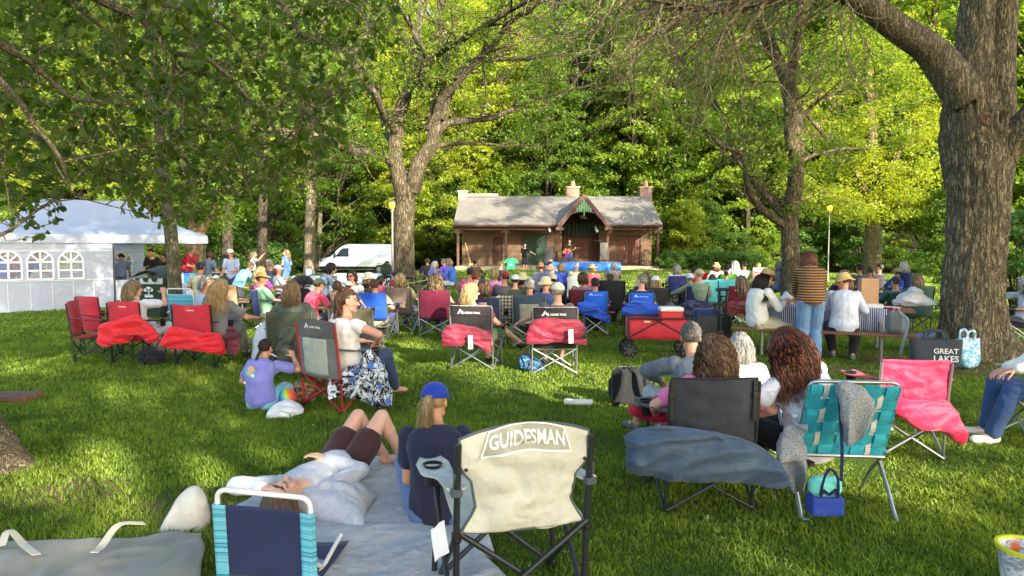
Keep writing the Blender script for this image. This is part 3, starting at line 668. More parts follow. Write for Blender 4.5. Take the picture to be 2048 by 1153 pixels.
def right_giant():
    D = 9.9; base = np.array((X(1955, D + .5), D + .55, 0.0)); cx = lambda px, py: (X(px, D + .5), D + .55, P(px, py, D)[2])
    tr = [(base[0], D + .55, -.15), cx(1955, 640), cx(1953, 560), cx(1958, 440), cx(1950, 330), cx(1940, 260), cx(1934, 170), cx(1937, 60), cx(1940, -40), cx(1945, -260)]
    rad = [.48, .42, .40, .42, .44, .44, .36, .29, .27, .25]
    def flare(A, z):
        f = np.clip(1 - z / .75, 0, 1) ** 2.2
        return f * (.08 + .50 * np.exp(-(((A + .35 + pi) % (2 * pi) - pi) / .5) ** 2) + .06 * np.exp(-(((A + 2.4 + pi) % (2 * pi) - pi) / .5) ** 2) + .06 * np.sin(A * 5))
    mb = bark_trunk(tr, rad, 190, 300, 3, .034, flare, knots=[(-pi / 2 + .45, P(1968, 238, D)[2], .13, .09)])
    o = empty('maple_tree', (base[0], base[1], 0)); off = -np.array((base[0], base[1], 0)); mb.V = [v + off for v in mb.V]
    put('trunk', mb.mesh('trunk', smooth='all'), BKB, o)
    L = MB(); q = PP(D + .4, (1935, 200), (1885, 130), (1850, 92, -.1), (1800, 60, -.3), (1740, 15, -.5), (1690, -15, -.8), (1640, -28, -1), (1560, -12, -1), (1480, 10, -1), (1420, 18, -1), (1350, 8, -1), (1290, -10, -1), (1200, -60, -1))
    tw = MB(); rs = np.random.RandomState(77); tips = []
    p = spline(q, 60); r = np.interp(np.linspace(0, 1, 60), [0, .15, .35, .5, .7, 1], [.29, .22, .17, .11, .08, .05])
    L.tube(p + off, r, 20, cap=False)
    q2 = spline(PP(D + .5, (1985, 330), (2010, 300, -.1), (2048, 255, -.3), (2110, 180, -.6), (2200, 60, -1)), 20); L.tube(q2 + off, np.linspace(.27, .16, 20), 18, cap=False)
    q3 = spline(PP(D + .75, (1975, 420), (1992, 330), (1996, 220), (1998, 100), (2006, 0), (2020, -160)), 24); q3 = q3 + .03 * fbm(q3 * 2, 8, 2)[:, None]; L.tube(q3 + off, np.linspace(.27, .19, 24), 18, cap=False)
    put('limb', L.mesh('limb'), BKB, o)
    # dead bare twigs hanging from the long limb
    for i in range(22, 60):
        for k in range(3):
            d = nrm(np.array((rs.normal(-.5, .5), rs.normal(0, .5), rs.normal(-.35, .5)))); growth(tw, p[i] + off, d, rs.uniform(.8, 1.5), rs.uniform(.012, .024), 2, tips, rs, .6, -.03, kids=(1, 3), shrink=.66)
    put('dead_twigs', tw.mesh('dead_twigs'), bark((170, 150, 108), (214, 196, 152), 8), o)
    # live crown high above
    cr = cloud(150, X(1950, D) + .5, D + 1, 10.5, 6.5, 6.0, 3.0, rs); live = MB()
    for c in cr[:60]: live.tube(spline([(X(1960, D), D + .6, 6.5), (c + np.array((X(1960, D), D, 7.0))) / 2, c], 8) + off, np.linspace(.09, .01, 8), 5, cap=False)
    put('branches', live.mesh('branches'), BKB, o)
    V, var = shelves(cr + off, 55, .8, .17, rs, .5); put('crown', fastmesh('crown', V, 4, var), LEAF_MID, o)
    kn = MB(); c = np.array(P(1970, 238, D - .03)); 
    for rr_, yy in ((.10, 0), (.075, -.02), (.045, .0)): kn.tube([(c[0] + rr_ * cos(t), c[1] + yy + .01 * sin(3 * t), c[2] + rr_ * .8 * sin(t)) for t in np.linspace(0, 2 * pi, 25)], .022, 8)
    kn.ball(c + np.array((0, .04, 0)), (.075, .04, .06)); kn.V = [v + off for v in kn.V]; put('knot', kn.mesh('knot'), bark((130, 100, 74), (178, 148, 118), 9), o)
    tag(o, 'massive grey furrowed trunk with round knot and side limbs at the right of the lawn', 'tree')
right_giant()
def left_oak():
    base = np.array((X(-100, 4.95), 5.15, 0.0)); off = -base
    tr = [(base[0], base[1], -.1), (base[0] - .07, 5.15, .5), (base[0] - .22, 5.15, 1.3), (base[0] - .5, 5.2, 2.4), (base[0] - .7, 5.2, 3.6), (base[0] - .7, 5.3, 5.2)]
    fl = lambda A, z: np.clip(1 - z / .55, 0, 1) ** 2 * (.14 + .05 * np.sin(A * 3 + 1) + .1 * np.exp(-(((A + .4 + pi) % (2 * pi) - pi) / .5) ** 2))
    mb = bark_trunk(tr, [.20, .19, .185, .18, .17, .14], 110, 150, 12, .022, fl); mb.V = [v + off for v in mb.V]
    o = empty('oak_tree', base); put('trunk', mb.mesh('trunk', smooth='all'), bark((110, 92, 68), (168, 148, 116), 9, 'oak_bark', .02), o)
    rs = np.random.RandomState(9)
    B = [[(-40, -60, 5.2), (110, -50, 5.6), (202, 0, 6), (277, 46, 6.2), (340, 102, 6.4), (398, 117, 6.6), (456, 146, 6.9), (490, 185, 7.1), (549, 267, 7.4), (583, 350, 7.6)],
         [(110, -50, 5.6), (311, 0, 7), (379, 24, 7.3), (437, 44, 7.6), (476, 83, 7.9), (534, 180, 8.4), (607, 233, 8.8)],
         [(311, -20, 6.5), (450, -40, 6.5), (558, 0, 6.2), (602, 63, 6.1), (656, 92, 6.0), (700, 141, 6.0)],
         [(340, 100, 6.4), (350, 117, 6.5), (335, 233, 6.6), (342, 300, 6.6), (369, 350, 6.7), (389, 389, 6.8)],
         [(-60, 100, 4.6), (5, 170, 4.8), (73, 253, 5.0), (126, 340, 5.2), (150, 393, 5.4)],
         [(-120, 520, 5.6), (-20, 480, 5.8), (30, 455, 6), (70, 425, 6.2), (105, 403, 6.4), (150, 398, 6.5)],
         [(-60, 60, 5.0), (60, 120, 5.5), (150, 190, 5.9), (240, 200, 6.3), (310, 190, 6.8)],
         [(350, 130, 6.5), (400, 230, 6.9), (418, 290, 7.0), (405, 300, 7.1)],
         [(450, -30, 5.4), (600, -30, 5.2), (700, 10, 5.1), (745, 60, 5.0)],
         [(583, 266, 7.4), (560, 300, 7.6), (590, 370, 7.8), (610, 400, 7.9)], [(100, -40, 7.6), (240, 90, 8.2), (420, 260, 9), (560, 330, 9.6), (680, 360, 10.2)], [(-60, 200, 7), (120, 300, 7.6), (250, 370, 8.2)]]
    R0 = [.05, .035, .03, .022, .03, .022, .03, .014, .022, .012, .03, .03]
    bm = MB(); nodes = []
    for b, r0 in zip(B, R0):
        p = spline([P(*q) for q in b], len(b) * 5); p = p + .03 * fbm(p * 3, 4, 2)[:, None]; bm.tube(p + off, np.linspace(r0, .006, len(p)), 7, cap=False); nodes.append(p)
    # joins from trunk top
    for q in (P(-40, -60, 5.2), P(-60, 100, 4.6), P(-120, 520, 5.6), P(-60, 60, 5.0), P(-60, 200, 7), P(100, -40, 7.6), P(110, -50, 5.6)):
        z0 = max(1.6, min(4.8, q[2] - .5)); bm.tube(spline([(base[0] - .6, 5.2, z0), ((base[0] - .6 + q[0]) / 2, (5.2 + q[1]) / 2, (z0 + q[2]) / 2 + .15), q], 8) + off, np.linspace(.08, .045, 8), 8, cap=False)
    nodes = np.concatenate(nodes); put('branches', bm.mesh('branches'), bark((92, 82, 62), (150, 136, 106), 10, 'oak_twig_bark', .01), o)
    tw = MB(); LC, LD, LV = [], [], []; T = []
    while len(T) < 2100:
        px, py, D = rs.uniform(-60, 800), rs.uniform(-60, 470), rs.uniform(5.4, 12)
        lim = np.interp(px, [-60, 0, 100, 160, 240, 300, 400, 470, 560, 640, 690, 760, 800], [500, 480, 470, 350, 400, 440, 445, 400, 420, 350, 300, 170, 60])
        if py > lim or (px > 690 and rs.rand() < .5): continue
        if py > 395 and rs.rand() < .45: continue
        T.append(P(px, py, D))
    T = np.array(T)
    for t in T:
        d = np.linalg.norm(nodes - t, axis=1); k = d.argmin(); s = nodes[k]; L = d[k]
        if L > 3.2: continue
        mid = (s + t) / 2 + rs.normal(0, .06, 3) + np.array((0, 0, .06 * L)); p = spline([s, mid, t], 6); tw.tube(p + off, np.linspace(min(.012, .004 + L * .004), .0022, 6), 4, cap=False)
        if L > .5: nodes = np.concatenate([nodes, p[2:6]])
        n = rs.randint(5, 9); f = rs.uniform(.45, 1, n) ** .6; i = np.clip((f * 5).astype(int), 0, 4); q = p[i] + (p[i + 1] - p[i]) * (f * 5 - i)[:, None]
        dirv = nrm(t - s) * .6 + rs.normal(0, .55, (n, 3)) + np.array((0, 0, -.22)); LC.append(q); LD.append(dirv); LV.append(np.clip(rs.uniform(.1, .9) * .7 + rs.uniform(0, .35, n), 0, 1))
    put('twigs', tw.mesh('twigs'), bark((92, 82, 62), (150, 136, 106), 10, 'oak_twig_bark', .01), o)
    V = leafshape(np.concatenate(LC), .092, OAK, np.concatenate(LD), rs=rs); put('crown', fastmesh('crown', V + off, len(OAK), np.concatenate(LV)), LEAF_OAK, o)
    CC = np.concatenate([cloud(120, -2.5, 2.0, 10.0, 6.0, 4.5, 1.8, rs)]) + off; V, var = shelves(CC, 50, .8, .2, rs, .5); put('shade_crown', fastmesh('shade_crown', V, 4, var), LEAF_OAK, o)  # unseen leaf cloud added above the view to shade tent and crowd
    tag(o, 'oak with lobed leaves hanging over the lawn, its trunk at the left edge', 'tree')
left_oak()
# unseen trees added behind and beside the camera, placed to pattern the shade
def shade_trees():
    rs = np.random.RandomState(8)
    for (x, y, s, k, rz) in ((4.5, -3.2, .92, 3, 1.0), (0, -5.5, 1.0, 3, 2.0), (19.41, -12.03, .85, 3, 1.6), (8.87, -10.98, .66, 4, 6.28), (27.54, -16.61, 1.1, 3, 8.97), (31.6, -28.63, 1.02, 1, 4.5), (14.28, -16.81, .55, 3, 5.6), (14.32, -19.83, .83, 4, 1.47), (14.72, -23.26, .71, 4, 8.38), (21.5, 18, 1.0, 4, 1.3), (18, 9.5, 1.15, 4, 2.6)):
        tree_at('shade_tree', x, y, 'f%d' % k, 'unseen tree added outside the view to cast dappled shade', 'trees added outside the view for shade', LEAF_MID, BK_GREY, s, rz)
shade_trees()
# ================================================================== brick pavilion
WOOD = plain((88, 60, 50), .7, 0, 'brown_painted_wood', .15); WOODD = plain((72, 44, 36), .7, 0, 'dark_brown_wood', .15)
def brickm(c1, c2, mort, name='brick', sc_=1.0):
    m = NT(name); c = m.n('ShaderNodeTexCoord'); sp = m.n('ShaderNodeSeparateXYZ'); m.l(c.outputs['Object'], sp.inputs[0]); cb = m.n('ShaderNodeCombineXYZ')
    m.l(m.math('ADD', sp.outputs[0], sp.outputs[1]), cb.inputs[0]); m.l(sp.outputs[2], cb.inputs[1])
    b = m.n('ShaderNodeTexBrick'); m.l(cb.outputs[0], b.inputs[0]); b.inputs['Scale'].default_value = sc_; b.inputs['Brick Width'].default_value = .24; b.inputs['Row Height'].default_value = .085; b.inputs['Mortar Size'].default_value = .012; b.inputs['Bias'].default_value = -.1
    b.inputs['Color1'].default_value = (*lin(c1), 1); b.inputs['Color2'].default_value = (*lin(c2), 1); b.inputs['Mortar'].default_value = (*lin(mort), 1)
    n = m.noise(cb.outputs[0], 1.2, 4); m.base(m.mix(m.ramp(n, [(.3, (0, 0, 0)), (.8, (.5, .5, .5))]), b.outputs[0], lin((90, 60, 44)))); m.rough(.9); m.bump(m.math('SUBTRACT', 1.0, b.outputs[1]), .012)
    return m.m
BRICK = brickm((88, 60, 44), (44, 30, 24), (166, 146, 116)); BRICKP = brickm((168, 128, 112), (128, 88, 78), (186, 166, 146)); CHIM = brickm((196, 170, 140), (176, 146, 118), (206, 190, 160))
def shingle():
    m = NT('shingles'); c = m.n('ShaderNodeTexCoord'); mp = m.n('ShaderNodeMapping'); m.l(c.outputs['Object'], mp.inputs[0]); mp.inputs['Rotation'].default_value = (R(-28), 0, 0)
    b = m.n('ShaderNodeTexBrick'); m.l(mp.outputs[0], b.inputs[0]); b.inputs['Scale'].default_value = 1; b.inputs['Brick Width'].default_value = .3; b.inputs['Row Height'].default_value = .14; b.inputs['Mortar Size'].default_value = .008
    b.inputs['Color1'].default_value = (*lin((134, 128, 122)), 1); b.inputs['Color2'].default_value = (*lin((112, 106, 100)), 1); b.inputs['Mortar'].default_value = (*lin((70, 66, 62)), 1)
    n = m.noise(m.co(), 30, 3, .7); n2 = m.noise(m.co(), .8, 4, .6); m.base(m.mix(m.ramp(n2, [(.35, (0, 0, 0)), (.7, (.45, .45, .45))]), m.mix(m.ramp(n, [(.4, (0, 0, 0)), (.6, (.6, .6, .6))]), b.outputs[0], lin((148, 142, 132))), lin((88, 88, 80)))); m.rough(.95); m.bump(b.outputs[1], .02)
    return m.m
SHING = shingle()
def pavilion():
    F, Wy, Rg = 45.0, 47.4, 49.0; x0, x1 = X(907, F), X(1324, F); zf, ze, zr = .53, 3.22, 5.42
    o = empty('brick_pavilion', ((x0 + x1) / 2, 48.5, 0)); O = -np.array(((x0 + x1) / 2, 48.5, 0))
    def pt(name, mb, m, par=o, sm_=False):
        mb.V = [v + O for v in mb.V]; return put(name, mb.mesh(name, smooth=sm_), m, par)
    fl = MB().box(((x0 + x1) / 2 - .05, 48.2, zf - .4), (x1 - x0 - .3, 6.9, .8), .02); pt('floor_slab', fl, plain((150, 136, 116), .9, 0, 'concrete', .15, .01))
    for k, (zz, yy) in enumerate(((.40, 44.45), (.27, 44.0))):
        st = MB().box((X(1275, F), yy + .15, zz - .3), (4.4, .5, .6), .02); pt('step', st, plain((158, 144, 122), .9, 0, 'concrete', .15, .01))
    # walls: piers between openings
    ops = [(985, 1005, 2.55), (1042, 1094, 2.75), (1124, 1198, 3.3), (1233, 1281, 2.6)]; xs = X(924, Wy); wall = MB()
    for a, b, h in ops:
        pt('wall_section', MB().box(((xs + X(a, Wy)) / 2, Wy + .15, (zf + 3.3) / 2), (X(a, Wy) - xs, .3, 3.3 - zf)), BRICK)
        if h < 3.2: pt('wall_section', MB().box(((X(a, Wy) + X(b, Wy)) / 2, Wy + .15, (h + 3.3) / 2), (X(b, Wy) - X(a, Wy), .296, 3.3 - h)), BRICK)
        xs = X(b, Wy)
    xe = X(1303, Wy); wall.box(((xs + xe) / 2, Wy + .15, (zf + 3.3) / 2), (xe - xs, .3, 3.3 - zf)); pt('wall_section', wall, BRICK)
    for xx in (X(924, Wy) + .15, xe - .15):
        sw = MB().prism([(xx - .15, Wy + .3, zf), (xx - .15, 51.9, zf), (xx - .15, 51.9, 3.25), (xx - .15, Rg, 5.2), (xx - .15, Wy + .3, 4.2)], (.3, 0, 0)); pt('side_wall', sw, BRICK)
    bw = MB().box(((x0 + x1) / 2, 52.0, 1.9), (xe - X(924, Wy), .3, 2.7)); pt('rear_wall', bw, BRICK)
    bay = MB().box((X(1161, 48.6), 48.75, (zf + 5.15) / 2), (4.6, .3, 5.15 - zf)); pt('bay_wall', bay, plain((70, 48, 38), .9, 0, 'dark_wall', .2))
    bb = MB().box((X(1161, 48.4), 48.45, zf + .22), (2.9, .2, .44)); pt('bay_plinth', bb, BRICK)
    def door(a, b, z0, z1, y, m, leaves=2, name='door'):
        mb = MB(); xa, xb = X(a, y) + .04, X(b, y) - .04; w = (xb - xa) / leaves
        for i in range(leaves):
            cx_ = xa + w * (i + .5); n = max(3, int(w / .16))
            for j in range(n): mb.box((cx_ - w / 2 + w * (j + .5) / n, y, (z0 + z1) / 2), (w / n - .012, .05, z1 - z0), .005)
            for zz in (z0 + .25, z1 - .25): mb.box((cx_, y - .035, zz), (w - .06, .03, .12), .004)
        d = pt(name, mb, m); fr = MB()
        for xx in (xa - .05, xb + .05): fr.box((xx, y - .03, (z0 + z1) / 2), (.1, .14, z1 - z0 + .1), .01)
        fr.box(((xa + xb) / 2, y - .03, z1 + .07), (xb - xa + .2, .14, .12), .01); f = pt('door_frame', fr, WOODD, d)
        hd = MB().box((xa + w * (1 if leaves > 1 else .15) + .06, y - .06, z0 + 1.0), (.03, .06, .16), .01); pt('handle', hd, BLACKM(), d)
    GRN = plain((34, 62, 44), .6, 0, 'green_paint', .15); BRN = plain((98, 56, 42), .6, 0, 'red_brown_paint', .15)
    door(985, 1005, zf, 2.5, Wy + .12, WOODD, 1); door(1042, 1094, zf, 2.7, Wy + .12, GRN); door(1233, 1281, zf, 2.55, Wy + .12, BRN)
    door(1126, 1197, zf + .42, 2.45, 48.45, BRN, 2); mb = MB()
    for i in range(9): mb.box((X(1126, 48.45) + .16 + i * .285, 48.45, 3.0), (.26, .05, .85), .01)
    pt('transom_panel', mb, GRN)
    # posts, brackets, beam
    for px in (916, 1012, 1113, 1215, 1315):
        xx = X(px, 45.4); pb = MB().box((xx, 45.4, (zf + 2.9) / 2), (.17, .17, 2.9 - zf), .015); pq = pt('post', pb, WOOD)
        br = MB().box((xx, 45.4, 2.78), (.62, .14, .1), .02).box((xx, 45.4, 2.86), (.3, .2, .08), .02); pt('bracket', br, WOOD, pq)
    for a, b in ((907, 1116), (1217, 1324)):
        bm = MB().box(((X(a, 45.35) + X(b, 45.35)) / 2, 45.4, 3.03), (X(b, 45.35) - X(a, 45.35), .18, .24), .015); pt('beam', bm, WOOD)
        gt = MB().box(((X(a, F) + X(b, F)) / 2, F - .06, ze - .02), (X(b, F) - X(a, F), .12, .13), .02); pt('gutter', gt, WOODD)
        sf = MB().box(((X(a, 45.35) + X(b, 45.35)) / 2, 46.2, 3.17), (X(b, 45.35) - X(a, 45.35) - .05, 2.2, .03)); pt('soffit', sf, WOODD)
    for a, sg in ((1316, 1),):
        dp = MB().tube([(X(a, 45), 44.9, 3.1), (X(a, 45), 45.05, 2.8), (X(a, 45), 45.22, 2.6), (X(a, 45), 45.22, .4)], .05, 8); pt('downspout', dp, WOOD, sm_=True)
    # roof
    xc, hw = X(1167.5, 44.5), 1.68; za = ze + .04
    for name, ya, yb in (('front_roof', F - .1, Rg), ('rear_roof', 53.1, Rg)):
        rf = MB(); A = np.array([(x0, ya, za), (x1, ya, za), (x1 - .1, yb, zr), (x0 + .1, yb, zr)])
        if yb > ya: A = np.array([(x0, ya, za), (xc - hw + .05, ya, za), (xc, 48.45, za + (zr - za) * (48.45 - ya) / (yb - ya)), (xc + hw - .05, ya, za), (x1, ya, za), (x1 - .1, yb, zr), (x0 + .1, yb, zr)])
        rf.prism(A, (0, 0, -.1)); pt(name, rf, SHING)
    rc = MB().prism([(x0 + .08, Rg - .22, zr - .06), (x0 + .08, Rg, zr + .22), (x0 + .08, Rg + .22, zr - .06)], (X(995, Rg) - x0, 0, 0)); pt('raised_ridge', rc, SHING)
    # entrance gable
    xc, hw, gy, zp, zb = X(1167.5, 44.5), 1.68, 44.45, 5.18, 3.22
    for s in (-1, 1):
        g = MB().prism([(xc + s * hw, gy, zb), (xc, gy, zp), (xc, 48.5, zp), (xc + s * hw, 44.9, zb)], (0, 0, .09)); pt('gable_roof', g, SHING)
        g = MB().prism([(xc + s * (hw + .06), gy - .04, zb - .08), (xc, gy - .04, zp + .06), (xc, gy - .04, zp - .25), (xc + s * (hw - .2), gy - .04, zb - .14)], (0, .1, 0)); pt('bargeboard', g, WOOD)
    arch = []; up = []
    for t in np.linspace(-1, 1, 33):
        xx = t * (hw - .16); za = 2.92 + 1.13 * math.sqrt(max(0, 1 - abs(t) ** 2.3)); zs = zp - .2 - (zp - zb + .02) * abs(xx) / hw; arch.append((xx, min(za, zs - .02))); up.append((xx, zs))
    A = MB(); Pn = np.array([[(xc + a[0], gy + .08, a[1]), (xc + b[0], gy + .08, b[1])] for a, b in zip(arch, up)]); A.sheet(Pn, .08); pt('arch_board', A, WOOD)
    for s in (-1, 1):
        hb = MB().box((xc + s * (hw - .1), gy + .3, 2.97), (.5, .9, .2), .02); pt('gable_bracket', hb, WOOD)
    sl_ = MB()
    for i in range(-6, 7):
        xx = i * .145; top = zp - .32 - (zp - zb) * abs(xx) / hw; zb2 = 4.12 + .01 * abs(i)
        if top > zb2 + .1: sl_.prism([(xc + xx - .058, gy + .0, zb2), (xc + xx, gy + .0, zb2 - .09), (xc + xx + .058, gy + .0, zb2), (xc + xx + .058, gy + .0, top), (xc + xx - .058, gy + .0, top)], (0, .03, 0))
    pt('gable_slats', sl_, plain((104, 150, 108), .6, 0, 'green_paint', .12)); fn = MB().box((xc, gy - .03, 4.06), (.07, .05, .5), .01); pt('gable_pendant', fn, plain((120, 158, 116), .6))
    # chimneys
    for a, b, yt, D, m, pots in ((918, 935, 385, 48.9, CHIM, 0), (1132, 1157, 377, 49.6, BRICKP, 1), (1277, 1301, 377, 49.4, BRICKP, 1)):
        xa, xb = X(a, D), X(b, D); zt = P(0, yt, D)[2]; c = MB().box(((xa + xb) / 2, D, (4.0 + zt) / 2), (xb - xa, .7, zt - 4.0)); ch = pt('chimney', c, m)
        cp = MB().box(((xa + xb) / 2, D, zt + .05), (xb - xa + .14, .84, .1), .02); pt('chimney_cap', cp, plain((176, 158, 138), .9, 0, 'stone', .12), ch)
        if pots:
            pp = MB().lathe([(.2, zt + .1), (.19, zt + .3), (.15, zt + .42), (.17, zt + .5), (.12, zt + .5), (.12, zt + .2)], ((xa + xb) / 2, D, 0), 16); pt('chimney_pot', pp, plain((188, 122, 92), .8, 0, 'terracotta', .15), ch, True)
    for px in (1097, 1191):
        lt = MB().cap(P(px, 455, 45.3), P(px + 3, 463, 45.1), .07, .10).tube([P(px, 452, 45.3), P(px, 458, 45.3)], .02, 6); pt('spotlight', lt, plain((190, 190, 186), .4, .3), sm_=True)
    lt = MB().cap(P(1162, 434, 46.4), P(1172, 436, 46.4), .09, .09); pt('ceiling_lamp', lt, plain((170, 170, 150), .4), sm_=True)
    tag(o, 'long low brick pavilion with grey shingle roof, arched entrance gable and brown posts', 'pavilion')
pavilion()
# ================================================================== white party tent
TENTM = None
def tentmat():
    m = NT('tent_sheeting'); v = m.co(); n = m.noise(v, 3.0, 5, .65, .5); c = lin((206, 212, 226)); m.base(m.ramp(n, [(.3, k3(c, .92)), (.7, c)])); m.rough(.45); m.bump(n, .05); m.translucent((.68, .74, .85), .3); return m.m
def party_tent():
    global TENTM; TENTM = tentmat()
    a = np.array((-13.35, 17.8)); u = nrm(np.array((1.89, 1.62))); v = np.array((-u[1], u[0])); a = a - u * .35; L = 5.45; Wd = 3.9; ez = 2.08
    o = empty('party_tent', (a[0], a[1], 0), math.atan2(u[1], u[0]))     # local x along the front, y to the back
    CR = plain((70, 70, 72), .4, .5, 'dark_steel'); seam = plain((240, 243, 248), .5, 0, 'seam')
    # canopy (hip roof)
    rx0, rx1, rz_ = 1.45, L - 1.5, 3.15; mb = MB()
    def panel(p00, p10, p01, p11, n=16):
        U, Vv = np.meshgrid(np.linspace(0, 1, n), np.linspace(0, 1, n), indexing='ij'); U, Vv = U[..., None], Vv[..., None]
        q = (1 - U) * (1 - Vv) * p00 + U * (1 - Vv) * p10 + (1 - U) * Vv * p01 + U * Vv * p11; q[..., 2] -= .16 * (np.sin(pi * Vv[..., 0]) ** 1.0) * .8; q[..., 2] += .02 * fbm(q * 1.6, 3, 2); return q
    A = lambda *x: np.array(x, float)
    e = [A(-.05, -.05, ez), A(L + .05, -.05, ez), A(L + .05, Wd, ez), A(-.05, Wd, ez)]; r = [A(rx0, Wd / 2, rz_), A(rx1, Wd / 2, rz_)]
    for q in (panel(e[0], e[1], r[0], r[1], 24), panel(e[1], e[2], r[1], r[1]), panel(e[2], e[3], r[1], r[0], 24), panel(e[3], e[0], r[0], r[0])): mb.sheet(q)
    can = put('canopy', mb.mesh('canopy', smooth='all'), TENTM, o)
    va = MB(); ring = [A(-.06, -.06, ez), A(L + .06, -.06, ez), A(L + .06, Wd + .01, ez), A(-.06, Wd + .01, ez), A(-.06, -.06, ez)]
    for i in range(4):
        t = np.linspace(0, 1, 50)[:, None]; top = ring[i] * (1 - t) + ring[i + 1] * t; bot = top - np.array((0, 0, .24)); nn = np.cross(nrm(ring[i + 1] - ring[i]), (0, 0, 1)); bot = bot + nn * (.02 + .018 * np.sin(t * 40)); va.sheet(np.stack([top, bot], 1))
    put('valance', va.mesh('valance', smooth='all'), TENTM, can)
    def wall(name, x0_, x1_, y_, flip, wins, th=.0, bottom=.0):
        nx = int((x1_ - x0_) / .03); xs = np.linspace(x0_, x1_, nx); zs = np.linspace(bottom, ez - .03, 70); g = np.zeros((nx, 70, 3)); g[..., 0] = xs[:, None]; g[..., 2] = zs[None]
        g[..., 1] = y_ + .011 * fbm(np.stack([g[..., 0] * 1.7 + g[..., 2] * .8, g[..., 2] * .9, g[..., 0] * 0 + y_], -1), 5, 3) + .005 * np.sin(g[..., 0] * 9 + g[..., 2] * 2)
        mb = MB(); V = g.reshape(-1, 3); F = []
        for i in range(nx - 1):
            for j in range(69):
                cx_, cz = (xs[i] + xs[i + 1]) / 2, (zs[j] + zs[j + 1]) / 2; hole = False
                for (wx, ww, wz0, wz1) in wins:
                    h = ww / 2
                    if abs(cx_ - wx) < h and wz0 < cz < wz1 - h: hole = True
                    elif cz >= wz1 - h and (cx_ - wx) ** 2 + ((cz - wz1 + h)) ** 2 < h * h: hole = True
                if not hole: F.append([i * 70 + j, (i + 1) * 70 + j, (i + 1) * 70 + j + 1, i * 70 + j + 1])
        mb.add(V, F); wo = put(name, mb.mesh(name, smooth='all'), TENTM, o); s = -1 if flip else 1
        for (wx, ww, wz0, wz1) in wins:
            h = ww / 2; f = MB(); yy = y_ - .03; arc = [(wx + (h + .01) * cos(t), yy, wz1 - h + (h + .01) * sin(t)) for t in np.linspace(0, pi, 15)]
            f.tube([(wx + h + .01, yy, wz0)] + arc + [(wx - h - .01, yy, wz0), (wx + h + .01, yy, wz0)], .028, 6)
            for p, q in (((wx, wz0), (wx, wz1)), ((wx - h, wz1 - h), (wx + h, wz1 - h)), ((wx - h, (wz0 + wz1 - h) / 2), (wx + h, (wz0 + wz1 - h) / 2)), ((wx, wz1 - h), (wx - h * .7, wz1 - h * .3)), ((wx, wz1 - h), (wx + h * .7, wz1 - h * .3))): f.beam((p[0], yy, p[1]), (q[0], yy, q[1]), .05, .012, up=(0, 1, 0))
            wn = put('window', f, seam, wo)
            pn = MB().box((wx, y_ + .0, (wz0 + wz1) / 2), (ww * .98, .004, (wz1 - wz0) * .985)); g_ = NT('clear_film'); g_.b.inputs['Alpha'].default_value = .12; g_.rough(.15); put('pane', pn, g_.m, wn)
        for i in range(1, 6):
            xx = x0_ + (x1_ - x0_) * i / 6; sb = MB().box((xx, y_ - .035, .4), (.016, .006, .75)); put('seam', sb, seam, wo)
        for zz in (.82, 1.62): put('seam', MB().box(((x0_ + x1_) / 2, y_ - .037, zz), (x1_ - x0_, .006, .018)), seam, wo)
    W3 = lambda c: [(c - .84, .56, .92, 1.56), (c, .56, .92, 1.56), (c + .84, .56, .92, 1.56)]
    wall('front_wall', .0, 2.93, 0, False, [(.52, .56, .86, 1.6), (1.22, .56, .86, 1.6), (1.92, .56, .86, 1.6)])
    wall('rear_wall', .0, 4.6, Wd - .05, True, W3(1.5) + [(3.9, .6, .92, 1.56)])
    for (x_, y_) in ((0, 0), (2.97, 0), (L, 0), (0, Wd), (2.97, Wd), (L, Wd)):
        p = MB().box((x_, y_ + .03, ez / 2), (.04, .04, ez), .005).box((x_, y_ + .03, .02), (.12, .12, .02), .003); put('post', p, CR, o)
    for y_ in (0, Wd):
        t = MB()
        for i in range(8):
            xx = L * i / 8; t.tube([(xx, y_ + .05, ez - .05), (xx + L / 8, y_ + .05, ez - .27)], .011, 5).tube([(xx, y_ + .05, ez - .27), (xx + L / 8, y_ + .05, ez - .05)], .011, 5)
        put('truss', t, CR, o)
    tag(o, 'white party tent with arched window walls on the left of the lawn', 'tent'); return o, a, u, v
TENT, ta, tu, tv = party_tent()
def TW(x, y, z=0): q = ta + tu * x + tv * y; return (q[0], q[1], z)
